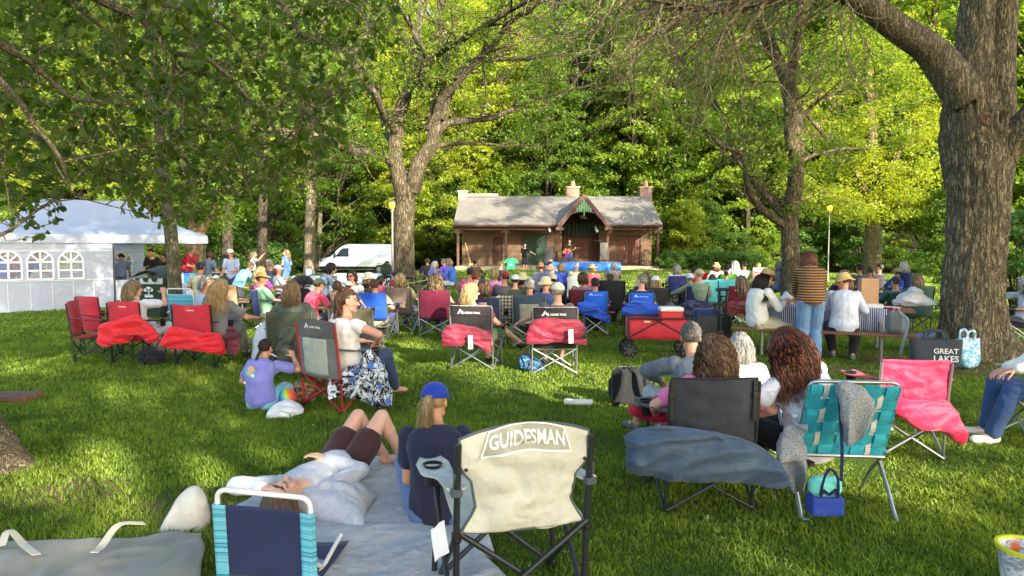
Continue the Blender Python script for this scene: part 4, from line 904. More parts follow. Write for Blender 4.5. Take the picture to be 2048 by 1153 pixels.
# ================================================================== van
def van():
    o = empty('van', (X(647, 49.3), 49.3, -.12), R(-9)); WH = plain((226, 230, 236), .28, 0, 'white_car_paint', .03, coat=.6); BK = plain((26, 27, 30), .5, 0, 'black_plastic'); GL = plain((18, 22, 26), .06, 0, 'dark_glass')
    st = [(0, .62, .78), (.03, .98, .86), (.2, 1.1, .92), (.6, 1.19, .97), (.92, 1.27, .99), (1.1, 1.45, .99), (1.4, 1.74, .99), (1.68, 1.97, .99), (1.95, 2.08, .99), (2.4, 2.12, .99), (4.0, 2.13, .99), (5.4, 2.10, .99), (5.55, 2.04, .97), (5.6, 1.9, .95)]
    def sec(x, zt, w):
        wt = w - .13 * max(0, (zt - 1.0)); zb = .33 if x > .05 else .38; zm = min(zt - .1, 1.12)
        return [(x, -w + .05, zb), (x, -w, zb + .12), (x, -w, zm - .1), (x, -w + .015, zm), (x, -wt, zt - .12), (x, -wt + .04, zt - .04), (x, -wt + .14, zt), (x, 0, zt + .015), (x, wt - .14, zt), (x, wt - .04, zt - .04), (x, wt, zt - .12), (x, w - .015, zm), (x, w, zm - .1), (x, w, zb + .12), (x, w - .05, zb)]
    S = np.array([sec(*s) for s in st]); b = MB().sheet(S); b.add(S[0], [list(range(15))]); b.add(S[-1], [list(range(15))[::-1]]); put('body', b, WH, o)
    for x, sg in ((.95, -1), (4.55, -1), (.95, 1), (4.55, 1)):
        ar = MB().lathe([(.43, -.02), (.44, .03), (.36, .03), (.36, -.02)], n=28); ar.warp(lambda v, x=x, sg=sg: np.stack([v[:, 0] + x, sg * (.96 + v[:, 2]), v[:, 1] + .36], 1)); put('wheel_arch', ar, BK, o)
        wv = MB().lathe([(.0, .02), (.18, .02), (.20, .0), (.23, .0), (.31, .0), (.34, .03), (.345, .1), (.345, .2), (.3, .24)], n=28); wv.warp(lambda v, x=x, sg=sg: np.stack([v[:, 0] + x, sg * (1.02 - v[:, 2]), v[:, 1] + .345], 1)); wo = put('wheel', wv, plain((24, 24, 25), .8), o)
        hv = MB().lathe([(.0, -.01), (.07, -.01), (.2, .0), (.22, .02), (.2, .05)], n=14); hv.warp(lambda v, x=x, sg=sg: np.stack([v[:, 0] + x, sg * (1.025 - v[:, 2]), v[:, 1] + .345], 1)); put('rim', hv, plain((150, 152, 155), .4, .6), wo)
    def side(name, poly, m, y=-1, off=.004, th=.012):
        q = [(x, y * (.99 - (.13 * max(0, (z - 1.12)) * 1.0 / .95 if z > 1.12 else 0) + off), z) for x, z in poly]; return put(name, MB().prism(q, (0, -y * th, 0)).mesh(smooth=False), m, o)
    for y in (-1, 1):
        side('side_window', [(1.28, 1.24), (1.66, 1.72), (1.82, 1.84), (2.3, 1.86), (2.3, 1.24)], GL, y); side('sill_trim', [(.12, .36), (.12, .56), (5.5, .56), (5.5, .36)], BK, y, .008)
        for x in (1.22, 2.42, 3.55): side('door_gap', [(x, .6), (x, 1.95), (x + .016, 1.95), (x + .016, .6)], BK, y, .002)
        side('door_handle', [(2.16, 1.08), (2.16, 1.13), (2.34, 1.13), (2.34, 1.08)], BK, y, .02, .03); side('rub_strip', [(2.5, .78), (2.5, .84), (5.4, .84), (5.4, .78)], plain((200, 204, 210), .4), y, .006)
        side('panel_groove', [(2.55, 1.3), (2.55, 1.315), (5.35, 1.315), (5.35, 1.3)], plain((186, 192, 200), .4), y, .002)
        h = [(.015, -y * -.62, .92), (.22, y * .93, 1.08), (.36, y * .985, 1.04), (.24, y * .975, .86), (.02, y * .72, .80)]; put('headlight', MB().prism([(a, y * abs(b_), c) for a, b_, c in h], (-.02, y * .012, .004)).mesh(smooth=False), plain((120, 130, 140), .1, .4, 'lamp_glass'), o)
        mr = MB().cap((1.34, y * 1.12, 1.22), (1.34, y * 1.12, 1.48), .07, .07).cap((1.38, y * 1.0, 1.3), (1.36, y * 1.1, 1.32), .03, .03); put('mirror', mr, BK, o)
    put('windscreen', MB().sheet(np.array([[(x, y * w, z + .012) for y in (-1, -.5, 0, .5, 1)] for x, z, w in ((1.0, 1.355, .84), (1.3, 1.66, .80), (1.62, 1.94, .76))]), .01), GL, o)
    put('grille', MB().box((-.0, 0, .78), (.06, 1.05, .26), .02), BK, o); put('bumper', MB().box((.02, 0, .46), (.16, 1.62, .22), .05), BK, o)
    tag(o, 'white delivery van parked at the edge of the woods left of the big maple', 'van')
van()
# ================================================================== street lamps
def lamp(px, pyt, D, label, base=0, r=.05):
    x = X(px, D); z = P(px, pyt, D)[2]; o = empty('street_lamp', (x, D, base)); z -= base
    put('pole', MB().lathe([(r * 2, 0), (r * 2, .3), (r * 1.2, .4), (r, .6), (r * .9, z - .42), (r * 1.5, z - .38), (r * 1.5, z - .3)], n=14), plain((150, 148, 138), .5, .3), o)
    m = NT('amber_lamp'); m.base(lin((236, 170, 40))); m.b.inputs['Emission Color'].default_value = (1, .55, .08, 1); m.b.inputs['Emission Strength'].default_value = .5; m.rough(.3)
    put('lantern', MB().lathe([(.07, z - .26), (.11, z - .22), (.13, z - .08), (.12, z)], n=16), m.m, o); put('cap', MB().lathe([(.14, z), (.13, z + .03), (.07, z + .08), (.03, z + .11), (.0, z + .14)], n=16), plain((70, 66, 58), .6), o)
    tag(o, label, 'street lamp')
lamp(785, 405, 28.6, 'grey street lamp with amber lantern beside the big maple trunk', .02)
lamp(1657, 412, 34, 'slim street lamp with amber lantern behind the picnic table', 0, .03)
# ================================================================== picnic tables
def picnic_table(x, y, rz, L, label, w=.72, hz=.76, colr=(116, 76, 58), group=None, bench=(1, 1)):
    o = empty('picnic_table', (x, y, 0), rz); WD = plain(colr, .6, 0, 'stained_wood', .25, .004, 5); ST = steel((150, 150, 146), .45, .6)
    t = MB()
    for i in range(4): t.box((0, -w / 2 + w / 4 * (i + .5), hz - .02), (L, w / 4 - .008, .042), .006)
    put('tabletop', t, WD, o)
    for k, s in enumerate((-1, 1)):
        if not bench[k]: continue
        b = MB(); yb = s * (w / 2 + .42)
        for i in range(2): b.box((0, yb - .065 + .13 * i, .43), (L, .122, .042), .006)
        put('bench', b, WD, o)
    for sx in (-1, 1):
        xx = sx * (L / 2 - .45)
        for s in (-1, 1):
            l = MB().tube([(xx, s * (w / 2 + .42), .405), (xx, s * (w / 2 + .41), .02)], .026, 10).tube([(xx, s * (w / 2 + .41), .4), (xx, s * .1, hz - .06)], .02, 8); put('leg', l, ST, o)
        put('crossbar', MB().tube([(xx, -w / 2 - .42, .385), (xx, w / 2 + .42, .385)], .02, 8).tube([(xx, -w / 2, hz - .055), (xx, w / 2, hz - .055)], .02, 8), ST, o)
    tag(o, label, 'picnic table', group); return o
# ================================================================== people
def ik(a, t, l1, l2, pole):
    a = np.array(a, float); t = np.array(t, float); d = t - a; L = np.linalg.norm(d); mx = (l1 + l2) * .998
    if L > mx: t = a + d / L * mx; d = t - a; L = mx
    L = max(L, abs(l1 - l2) + .01); x = (l1 * l1 - l2 * l2 + L * L) / (2 * L); h = math.sqrt(max(0, l1 * l1 - x * x)); u = d / L
    pv = np.array(pole, float); pv = nrm(pv - u * np.dot(pv, u)); return a + u * x + pv * h, t
def hand(mb, w, d, pn, side, curl=.45, s=1.0, spread=.12, fine=True):
    """w wrist, d direction of the fingers, pn palm normal, side +1 when the thumb lies towards cross(d,pn)"""
    d = nrm(d); pn = nrm(np.array(pn, float) - d * np.dot(pn, d)); x = np.cross(d, pn) * side
    for i, k in enumerate((-1.5, -.5, .5, 1.5)):
        mb.cap(w + d * .005 + x * k * .010 * s, w + (d * .088 - abs(k) * d * .004 + x * k * .0195) * s, .014 * s, .0115 * s, 8)
    for k, L in ((1.5, .070), (.5, .080), (-.5, .075), (-1.5, .058)):
        p = w + (d * (.090 - abs(k) * .004) + x * k * .0195) * s; a = curl * .5; dd = d * cos(a) + pn * sin(a) + x * k * spread * .3; r = .0092 * s
        for j, f in enumerate((.45, .31, .24)):
            q = p + nrm(dd) * L * f * s; mb.cap(p, q, r, r * .88, 8); p = q; r *= .9; a += curl * .75; dd = d * cos(a) + pn * sin(a) + x * k * spread * .2
    p = w + (d * .022 + x * .022 + pn * .004) * s; dd = nrm(d * .62 + x * .72 + pn * (.25 + curl * .3)); q = p + dd * .042 * s; mb.cap(p, q, .015 * s, .0115 * s, 8)
    dd = nrm(d * .85 + x * .30 + pn * (.3 + curl * .5)); q2 = q + dd * .032 * s; mb.cap(q, q2, .0112 * s, .010 * s, 8); mb.cap(q2, q2 + nrm(dd + pn * .2) * .024 * s, .010 * s, .008 * s, 8)
def skel(p):
    f = p.get('size', 1.0); J = {'f': f}; pel = np.array(p['pel'], float); up = nrm(np.array(p.get('tor', (0, -.2, 1)), float)); hy = p.get('hipyaw', 0.0)
    r0 = np.array((cos(hy), sin(hy), 0)); r0 = nrm(r0 - up * np.dot(r0, up)); fw0 = np.cross(up, r0); sy = p.get('yaw', 0.0); r = r0 * cos(sy) + fw0 * sin(sy); fw = np.cross(up, r)
    sl = p.get('slouch', .03); tl = .50 * f
    J['pel'] = pel; J['mid'] = pel + up * tl * .5 - fw0 * sl; J['chest'] = pel + up * tl * .8 - fw * sl * .6; J['neck'] = pel + up * tl + fw * sl * .6; J['up'] = up; J['r'] = r; J['r0'] = r0; J['fw'] = fw
    hd = nrm(up * .8 + fw * p.get('hfwd', .25) + np.array((0, 0, .3))); J['head'] = J['neck'] + hd * .165 * f
    y, pt, rl = p.get('hyaw', 0.0), p.get('hpitch', 0.0), p.get('hroll', 0.0)
    M_ = (np.stack([r, fw, up], 1) @ rotz(y) @ rotx(pt) @ roty(rl)) if p.get('lying') else rotz(math.atan2(-fw[0], fw[1]) + y) @ rotx(pt) @ roty(rl); J['H'] = M_
    if p.get('lying'): hd = up; J['head'] = J['neck'] + up * .165 * f + fw * .02
    for i, sd in enumerate((-1, 1)):
        n = 'LR'[i]; sh = J['neck'] - up * .055 * f + r * sd * .172 * f * p.get('shw', 1.0); J['sh' + n] = sh
        ht = p['hand' + n] if ('hand' + n) in p else (sd * .16, .28, .62)
        el, w = ik(sh, ht, .285 * f, .25 * f, p.get('elp' + n, (sd * .7, -.5, -.6))); J['el' + n] = el; J['wr' + n] = w
        hp = pel + r0 * sd * .088 * f - up * .03; J['hp' + n] = hp
        kn, an = ik(hp, p['foot' + n] if ('foot' + n) in p else (sd * .13, .50, .09), .43 * f, .415 * f, p.get('knp' + n, (sd * .15, .6, .8))); J['kn' + n] = kn; J['an' + n] = an
        J['toe' + n] = an + nrm(np.array(p.get('toe' + n, (sd * .15, 1, -.1)), float)) * .15 * f + np.array((0, 0, -.035 * f))
    return J
TR = [(-.20, .110, .090), (-.06, .160, .118), (.04, .166, .122), (.25, .148, .112), (.50, .143, .108), (.74, .164, .116), (.88, .158, .100), (.96, .110, .080), (1.03, .062, .062)]
def torso(mb, J, p, g=0.0, lo=-.2, hi=1.05, wide=1.0):
    f = J['f']; path = spline([J['pel'] - J['up'] * .1 * f, J['pel'], J['mid'], J['chest'], J['neck'] + J['up'] * .02], 5)
    ts = [t for t in TR if lo <= t[0] <= hi]; P_ = []; Q = []
    key = np.array([-.2, 0, .5, .8, 1.04]); pts = np.array([J['pel'] - J['up'] * .1 * f, J['pel'], J['mid'], J['chest'], J['neck'] + J['up'] * .02])
    for t, a, b in ts:
        P_.append([np.interp(t, key, pts[:, k]) for k in range(3)]); wf = wide if t < .9 else 1 + (wide - 1) * .4; Q.append(((a * wf + g) * f, (b * wf * (1.05 if wide > 1.05 else 1) + g) * f))
    m = MB(); P_ = np.array(P_); n = 18; tt = nrm(np.gradient(P_, axis=0)); V = []; a = np.arange(n) / n * 2 * pi
    for i in range(len(P_)):
        k = min(1, max(0, ts[i][0])); rr = J['r0'] * (1 - k) + J['r'] * k; rr = nrm(rr - tt[i] * np.dot(rr, tt[i])); ww = np.cross(tt[i], rr)
        V.append(P_[i] + np.outer(np.cos(a) * Q[i][0], rr) + np.outer(np.sin(a) * Q[i][1], ww))
    F = [[i * n + j, i * n + (j + 1) % n, (i + 1) * n + (j + 1) % n, (i + 1) * n + j] for i in range(len(P_) - 1) for j in range(n)] + [list(range(n))[::-1], [(len(P_) - 1) * n + j for j in range(n)]]
    mb.add(np.concatenate(V), F)
def body_mesh(p, fine):
    J = skel(p); f = J['f']; w = p.get('wide', 1.0); mb = MB(); torso(mb, J, p, -.008, wide=w); la = 1 + (w - 1) * .6
    mb.cap(J['neck'] - J['up'] * .05, J['head'] - J['H'] @ np.array((0, .015, .04)), .058 * f, .05 * f)
    for n, sd in (('L', -1), ('R', 1)):
        mb.cap(J['sh' + n], J['el' + n], .050 * f * la, .038 * f * la); mb.cap(J['el' + n], J['wr' + n], .039 * f * la, .025 * f); mb.ball(J['el' + n] * .65 + J['wr' + n] * .35, .037 * f * la); mb.ball(J['sh' + n], .056 * f * la)
        mb.cap(J['hp' + n], J['kn' + n], .088 * f * la, .056 * f * la); mb.cap(J['kn' + n], J['an' + n], .054 * f * la, .034 * f); c = J['kn' + n] * .68 + J['an' + n] * .32; back = nrm(np.cross(J['an' + n] - J['kn' + n], np.cross(J['kn' + n] - J['hp' + n], J['an' + n] - J['kn' + n]))); mb.ball(c + 0 * back, .053 * f * la)
        mb.cap(J['an' + n] + (0, 0, -.02 * f), J['toe' + n], .036 * f, .026 * f); mb.cap(J['an' + n] + (0, 0, -.03 * f), J['an' + n] * 1.25 - J['toe' + n] * .25 + (0, 0, -.01), .034 * f, .030 * f)
        fd = nrm(J['wr' + n] - J['el' + n]); d = nrm(fd + np.array(p.get('hd' + n, (0, 0, 0)), float)); pn = p.get('pn' + n, (0, 0, -1)); th = p.get('th' + n, 1)
        hand(mb, J['wr' + n], d, pn, th, p.get('curl', .45) if not isinstance(p.get('curl'), tuple) else p['curl'][0 if n == 'L' else 1], f)
    H = J['H']; c = J['head']
    def hb(q, r, **k): mb.ball(c + H @ (np.array(q) * f), np.array(r) * f, rot=H, **k)
    def hc(a, b, ra, rb): mb.cap(c + H @ (np.array(a) * f), c + H @ (np.array(b) * f), ra * f, rb * f, 10)
    hb((0, -.012, .032), (.074, .094, .090)); hb((0, .018, -.022), (.060, .072, .092)); hc((-.032, .035, -.078), (.032, .035, -.078), .026, .026); hb((0, .068, -.092), (.024, .020, .02)); hc((0, .082, .004), (0, .107, -.030), .009, .0135)
    hc((-.032, .074, .026), (.032, .074, .026), .015, .015); hc((-.016, .084, -.058), (.016, .084, -.058), .009, .009)
    for s in (-1, 1): hb((s * .075, -.005, -.008), (.011, .019, .031)); hb((s * .042, .058, -.028), (.02, .02, .02))
    me = blend(mb, .0062 * f if fine else .0115 * f, 3 if fine else 2, .5); V = coords(me); q = (V - c) @ H / f
    a = np.zeros((len(V), 4), np.float32); front = q[:, 1] > .05
    for s in (-1, 1):
        e = np.linalg.norm(q - (s * .030, .082, .006), axis=1); a[(e < .0135) & front] = (.75, .72, .68, .75); a[(e < .0085) & front] = (.03, .02, .015, 1)
        b = np.abs(q[:, 2] - .030 - .006 * (1 - (np.abs(q[:, 0] - s * .032) / .02))) < .006; a[b & (np.abs(q[:, 0] - s * .032) < .021) & front] = (.06, .035, .02, .7)
    a[(np.abs(q[:, 2] + .058) < .009) & (np.abs(q[:, 0]) < .024) & (q[:, 1] > .075)] = (.42, .13, .11, .7)
    at = me.attributes.new('feat', 'FLOAT_COLOR', 'POINT'); at.data.foreach_set('color', a.ravel()); return me, J
def cloth_mesh(p, J, kind, L, fine, g=.014):
    f = J['f']; w = p.get('wide', 1.0); la = 1 + (w - 1) * .6; mb = MB()
    if kind == 'shirt':
        torso(mb, J, p, g, -.21 if not p.get('crop') else -.05, .97, w)
        for n in 'LR':
            A, E, W_ = J['sh' + n], J['el' + n], J['wr' + n]; t = L * .535; mb.ball(A, .066 * f * la)
            if t <= .285: mb.cap(A, A + (E - A) * max(t / .285, .12), (.057 + g * .5) * f * la, (.050 + g) * f * la)
            else: mb.cap(A, E, (.056 + g * .5) * f * la, (.045 + g * .6) * f * la); mb.cap(E, E + (W_ - E) * min(1, (t - .285) / .25), (.045 + g * .6) * f * la, (.033 + g * .7) * f)
    elif kind in ('trousers', 'shorts'):
        torso(mb, J, p, g - .002, -.21, .2, w)
        for n in 'LR':
            A, K, N = J['hp' + n], J['kn' + n], J['an' + n]; wk = 1.25 if kind == 'shorts' or p.get('baggy') else 1.0
            if L <= .52: mb.cap(A, A + (K - A) * (L / .52), (.094 + g * .7) * f * la, (.074 * wk + g * .6) * f * la)
            else: mb.cap(A, K, (.093 + g * .5) * f * la, (.060 * wk + g) * f * la); mb.cap(K, K + (N - K) * min(1, (L - .52) / .48), (.060 * wk + g) * f * la, (.044 * wk + g) * f); mb.ball(K, (.062 * wk + g) * f * la)
    me = blend(mb, (.009 if fine else .014) * f, 2 if fine else 2, .5); V = coords(me); N_ = normals(me)
    V = V + N_ * (ridge(V * np.array((7, 7, 5)) + .8 * fbm(V * 4, 5, 2)[:, None], 3, 2)[:, None] * (.006 if fine else .004)); setco(me, V); return me
def hair_mesh(J, style, fine, seed=1, hat=False):
    """combed strand locks growing from the scalp; style decides length, flow and curl"""
    f = J['f']; H = J['H']; c = J['head']; rs = np.random.RandomState(seed); N = {True: 2000 if style in ('short', 'crop', 'bald') else 4200, False: 150}[fine]; r0 = (.0028 if fine and style in ('short', 'crop') else .0013 if fine else .0095)
    S = dict(short=(.045, .0, 0, .9), bald=(.028, 0, 0, .9), crop=(.022, 0, 0, .9), bob=(.20, .0, .006, 0), long=(.40, .0, .010, 0), wavy=(.36, .03, .036, 0), curly=(.27, .05, .058, 0), pony=(.10, 0, .004, 1), bun=(.30, .03, .022, 1), braid=(.09, 0, .003, 1), mid=(.13, .02, .010, 0))[style]
    L, puff, curl, back = S; z = rs.uniform(-.62, 1, N * 3); ph = rs.uniform(0, 2 * pi, N * 3); q = np.sqrt(1 - z * z); d = np.stack([q * np.sin(ph), q * np.cos(ph), z], 1)
    face = (d[:, 1] > .22) & (d[:, 2] < .60 - .25 * (np.abs(d[:, 0]))); ear = (np.abs(d[:, 0]) > .75) & (d[:, 2] < .05) & (d[:, 1] > -.25); keep = ~face & ~(ear & (style in ('short', 'crop', 'pony', 'bald', 'braid', 'bun')))
    if style == 'bald': keep &= (d[:, 2] < .35)
    if hat: keep &= (d[:, 2] < .08)
    d = d[keep][:N]; n = len(d); d = nrm(d + rs.normal(0, .02, d.shape)); R3 = np.array((.079, .099, .096)); C0 = np.array((0, -.012, .030)); seg = 9 if L > .12 else 4
    p = C0 + d * R3; pts = [p]; v = d * (.5 if style == 'curly' else .22) + np.array((0, -.35, .1)) * (1 if back < .5 else .6); v[:, 0] += d[:, 0] * .3; Ls = L * rs.uniform(.72, 1.1, n); clump = rs.uniform(0, 1, n)
    if style in ('short', 'crop', 'bald'): v = d * .25 + np.array((0, -.6, -.35))
    tie = np.array((0, -.115, .035)) if style in ('pony',) else np.array((0, -.11, .0)); ph1 = rs.uniform(0, 6.28, n); bodyc = (np.linalg.inv(H) @ (J['neck'] - c)) / f; dn = np.linalg.inv(H) @ np.array((0, 0, -1.0))
    if style == 'bun': tie = np.array((0, -.07, .11))
    for i in range(seg):
        st = (Ls / seg)[:, None]
        if back: v = v * .4 + nrm(tie - p) * .8; st = np.minimum(st * 1.6, np.linalg.norm(tie - p, axis=1, keepdims=True) * .35)
        elif L > .1: v = nrm(v) * .62 + dn * .5 + np.array((0, -.05, 0))
        else: v = nrm(v) * .8 + dn * .25
        p = p + nrm(v) * st
        if curl: a = ph1 + i * (1.9 if style == 'curly' else 1.25); p = p + np.stack([np.cos(a), np.sin(a), 0 * a], 1) * curl * .5 * min(1, .3 + i / 4) * (1 if style in ('curly', 'wavy', 'bun') else .6)
        e = (p - C0) / (R3 * (1.04 + puff * 3)); l = np.linalg.norm(e, axis=1, keepdims=True); p = np.where(l < 1, C0 + e / np.maximum(l, 1e-6) * R3 * (1.04 + puff * 3), p)
        # keep out of neck/shoulders
        e = (p - bodyc - np.array((0, 0, -.10))) / np.array((.22, .13, .12)); l = np.linalg.norm(e, axis=1, keepdims=True); p = np.where(l < 1, bodyc + np.array((0, 0, -.10)) + e / np.maximum(l, 1e-6) * np.array((.22, .13, .12)), p)
        if i > 1: p = p + rs.normal(0, 1, p.shape) * (clump > .93)[:, None] * .006
        pts.append(p)
    P_ = np.stack(pts, 1)
    extra = []; EL = []
    if style == 'pony' or style == 'bun':
        m = 420 if fine else 26; base = tie + rs.normal(0, .008, (m, 3)); L2 = (.26 if style == 'pony' else .42) * rs.uniform(.7, 1.1, m); p = base; ps = [p]; sp = rs.normal(0, 1, (m, 3)) * np.array((.5, .25, .1)); v = np.array((0, -.9, .2)) + sp * .5
        if style == 'bun': v = np.array((0, -.8, -.2)) + sp * .9
        for i in range(9):
            v = nrm(v) * .6 + dn * .55 + sp * .05; p = p + nrm(v) * (L2 / 9)[:, None]; a = rs.uniform(0, 6, m) * 0 + i * 1.2 + sp[:, 0] * 6; p = p + np.stack([np.cos(a), np.sin(a), 0 * a], 1) * (.003 if style == 'pony' else .013)
            e = (p - bodyc - np.array((0, 0, -.10))) / np.array((.22, .13, .12)); l = np.linalg.norm(e, axis=1, keepdims=True); p = np.where(l < 1, bodyc + np.array((0, 0, -.10)) + e / np.maximum(l, 1e-6) * np.array((.22, .13, .12)), p); ps.append(p)
        extra.append(np.stack(ps, 1))
    V, F, A = [], [], []
    off = 0
    for Q in [P_] + extra:
        n, k, _ = Q.shape; t = nrm(np.gradient(Q, axis=1)); u = nrm(np.cross(t, np.array((.3, .2, .9)))); w_ = np.cross(t, u); tp = np.interp(np.linspace(0, 1, k), [0, .15, .7, 1], [.8, 1.15, 1.0, .25]) * r0 * (1.25 if L > .12 else 1)
        ring = [Q + (u * cos(a) * 1.7 + w_ * sin(a) * .8) * tp[None, :, None] for a in (0, 2.094, 4.189)]; W = np.stack(ring, 2).reshape(-1, 3); V.append(W); A.append(np.repeat(rs.uniform(0, 1, n), k * 3)); b = np.arange(n)[:, None] * k * 3 + off
        for i in range(k - 1):
            for j in range(3):
                F.append(np.stack([b[:, 0] + i * 3 + j, b[:, 0] + i * 3 + (j + 1) % 3, b[:, 0] + (i + 1) * 3 + (j + 1) % 3, b[:, 0] + (i + 1) * 3 + j], 1))
        off += n * k * 3
    # scalp shell under the locks
    nu, nv = 26, 14; sh = []; keepF = []
    for i in range(nv + 1):
        zz = -.66 + 1.66 * i / nv; th = math.asin(min(1, zz))
        for j in range(nu): a = 2 * pi * j / nu; sh.append((cos(th) * sin(a), cos(th) * cos(a), sin(th)))
    sh = np.array(sh)
    for i in range(nv):
        for j in range(nu):
            f4 = [i * nu + j, i * nu + (j + 1) % nu, (i + 1) * nu + (j + 1) % nu, (i + 1) * nu + j]; m = sh[f4].mean(0)
            if (m[1] > .30 and m[2] < .58 - .25 * abs(m[0])) or (abs(m[0]) > .7 and m[2] < .05 and m[1] > -.2) or ((style == 'bald' or hat) and m[2] > .33): continue
            keepF.append([x + off for x in f4])
    V.append(C0 + sh * R3 * np.array((1.03, 1.03, 1.02))); A.append(np.full(len(sh), .3)); off += len(sh)
    if style == 'bun':
        b = MB().ball(tie + np.array((0, .005, .012)), (.042, .036, .036), nu=12, nv=8); V.append(b.V[0]); keepF += [[x + off for x in f_] for f_ in b.F]; A.append(np.full(len(b.V[0]), .4)); off += len(b.V[0])
    if style == 'braid':
        b = MB(); q = spline([(0, -.10, -.02), (.005, -.17, -.10), (.01, -.22, -.2), (.012, -.26, -.32), (.012, -.28, -.42)], 40); t = np.arange(40)
        for k in range(3):
            a = t * .62 + k * 2.094; b.tube(q + np.stack([np.cos(a) * .013, np.sin(a * 2) * .007, t * 0], 1), np.linspace(.015, .007, 40), 6)
        b.tube([q[-1], q[-1] + (0, 0, -.02), q[-1] + (.005, 0, -.06)], [.006, .012, .003], 6)
        VV = np.concatenate(b.V); V.append(VV); keepF += [[x + off for x in f_] for f_ in b.F]; A.append(np.repeat(rs.uniform(.2, .6, 3), 240)[:len(VV)] if len(VV) <= 720 else np.concatenate([np.repeat(rs.uniform(.2, .6, 3), 240), np.full(len(VV) - 720, .4)])); off += len(VV)
    V = np.concatenate(V); V = c + (V @ H.T) * f; F = np.concatenate(F).tolist() + keepF
    me = bpy.data.meshes.new('hair'); me.from_pydata(V.tolist(), [], F); me.polygons.foreach_set('use_smooth', [True] * len(F)); at = me.attributes.new('var', 'FLOAT', 'POINT'); at.data.foreach_set('value', np.concatenate(A).astype(np.float32)); me.update(); return me
def hat_mesh(J, kind):
    f = J['f']; H = J['H']; c = J['head']; mb = MB()
    if kind in ('cap', 'capback'):
        s = 1 if kind == 'cap' else -1; mb.ball((0, -.012, .030), (.092, .112, .100), nu=24, nv=8, z0=.0); n = 15; a = np.linspace(-1.05, 1.05, n)
        g = np.array([[((.088 + .004) * sin(t) * (1 - .10 * k), s * ((.108 * cos(t)) + k * .078 * cos(t * .8)) - .01, .034 - .018 * k * k + .010 * (1 - abs(t)) - .022 * (sin(t) ** 2) * k) for k in (0, .33, .66, 1)] for t in a]); mb.sheet(g, .004); mb.ball((0, -.01, .124), (.009, .009, .005), nu=8, nv=4)
    else:
        R_, h, top, dr = dict(sun=(.185, .105, .085, .028), bucket=(.150, .095, .075, .055), straw=(.190, .110, .080, .012), floppy=(.215, .10, .080, .045))[kind]; n = 40; a = np.arange(n) / n * 2 * pi; V = []
        prof = [(.002, h + .012), (top * .6, h + .01), (top * .93, h - .005), (.088, h * .55), (.094, .018)]
        for r_, z_ in prof: V.append(np.stack([np.cos(a) * r_, np.sin(a) * r_ * 1.18, np.full(n, z_ + .03)], 1))
        for k in (.3, .65, 1.0):
            r_ = .094 + (R_ - .094) * k; wv = .012 * k * np.sin(a * 2 + 1) + .006 * k * np.sin(a * 5); V.append(np.stack([np.cos(a) * r_, np.sin(a) * r_ * 1.12, .046 - dr * k + wv + (.02 * k * np.cos(a) ** 2 if kind == 'straw' else 0)], 1))
        m = len(V); mb.add(np.concatenate(V), [[i * n + j, i * n + (j + 1) % n, (i + 1) * n + (j + 1) % n, (i + 1) * n + j] for i in range(m - 1) for j in range(n)] + [list(range(n))])
        mb.V = [np.concatenate(mb.V) + np.array((0, -.012, 0))]
    mb.V = [c + (v @ H.T) * f for v in mb.V]; return mb.mesh('hat', smooth='all')
def shoe_mesh(J, n, sandal=False):
    f = J['f']; a, t = J['an' + n], J['toe' + n]; d = nrm((t - a) * np.array((1, 1, .6))); mb = MB(); h = a + np.array((0, 0, -.045 * f)) - d * .03 * f
    mb.cap(h, t + d * .0 + np.array((0, 0, 0)), .042 * f, .036 * f); mb.cap(a + (0, 0, -.01), h, .040 * f, .040 * f); mb.cap(h + d * .05 + (0, 0, -.008), t, .04 * f, .04 * f); me = blend(mb, .011 * f, 2, .5); return me
POSES = {}
def person(label, loc, rz, pose, skinc=(214, 160, 130), shirt=None, sleeve=.45, legs=None, leglen=1.0, shoes=None, hair='short', hairc=(70, 48, 34), hairc2=None, hat=None, hatc=None, fine=False, glasses=False, group=None, legkind='trousers', over={}, extra_key='', shoulder_only=False):
    p = dict(POSES[pose]) if isinstance(pose, str) else dict(pose); p.update(over); key = (pose if isinstance(pose, str) else extra_key, tuple(sorted((k, str(v)) for k, v in over.items())), fine)
    me, J = cached(('body', key), lambda: body_mesh(p, fine)); o = put('person', me, skin(skinc), None, loc, rz); tag(o, label, 'person', group)
    if shirt is not None: put('shirt', cached(('shirt', key, sleeve), lambda: cloth_mesh(p, J, 'shirt', sleeve, fine)), shirt, o)
    if legs is not None: put(legkind, cached(('legs', key, leglen, legkind), lambda: cloth_mesh(p, J, legkind, leglen, fine)), legs, o)
    if shoes is not None:
        for n in 'LR': put('shoe', cached(('shoe', key, n), lambda: shoe_mesh(J, n)), shoes, o)
    if hair: put('hair', cached(('hair', key, hair, bool(hat)), lambda: hair_mesh(J, hair, fine, 5, bool(hat))), hairm(hairc, hairc2), o)
    if hat: put('hat' if hat not in ('cap', 'capback') else 'cap', cached(('hat', key, hat), lambda: hat_mesh(J, hat)), hatc if hatc is not None else cloth((222, 216, 196)), o)
    if glasses:
        def gl():
            mb = MB(); H, c, f = J['H'], J['head'], J['f']
            for s in (-1, 1): mb.box((s * .031, .098, .008), (.05, .01, .034), .004); mb.tube([(s * .055, .096, .014), (s * .078, .06, .014), (s * .080, -.01, .010)], .003, 5)
            mb.tube([(-.01, .10, .014), (.01, .10, .014)], .003, 5); mb.V = [c + (v @ H.T) * f for v in mb.V]; return mb.mesh('glasses')
        put('sunglasses', cached(('gl', key), gl), plain((16, 14, 14), .15, 0, 'dark_lens'), o)
    return o, J
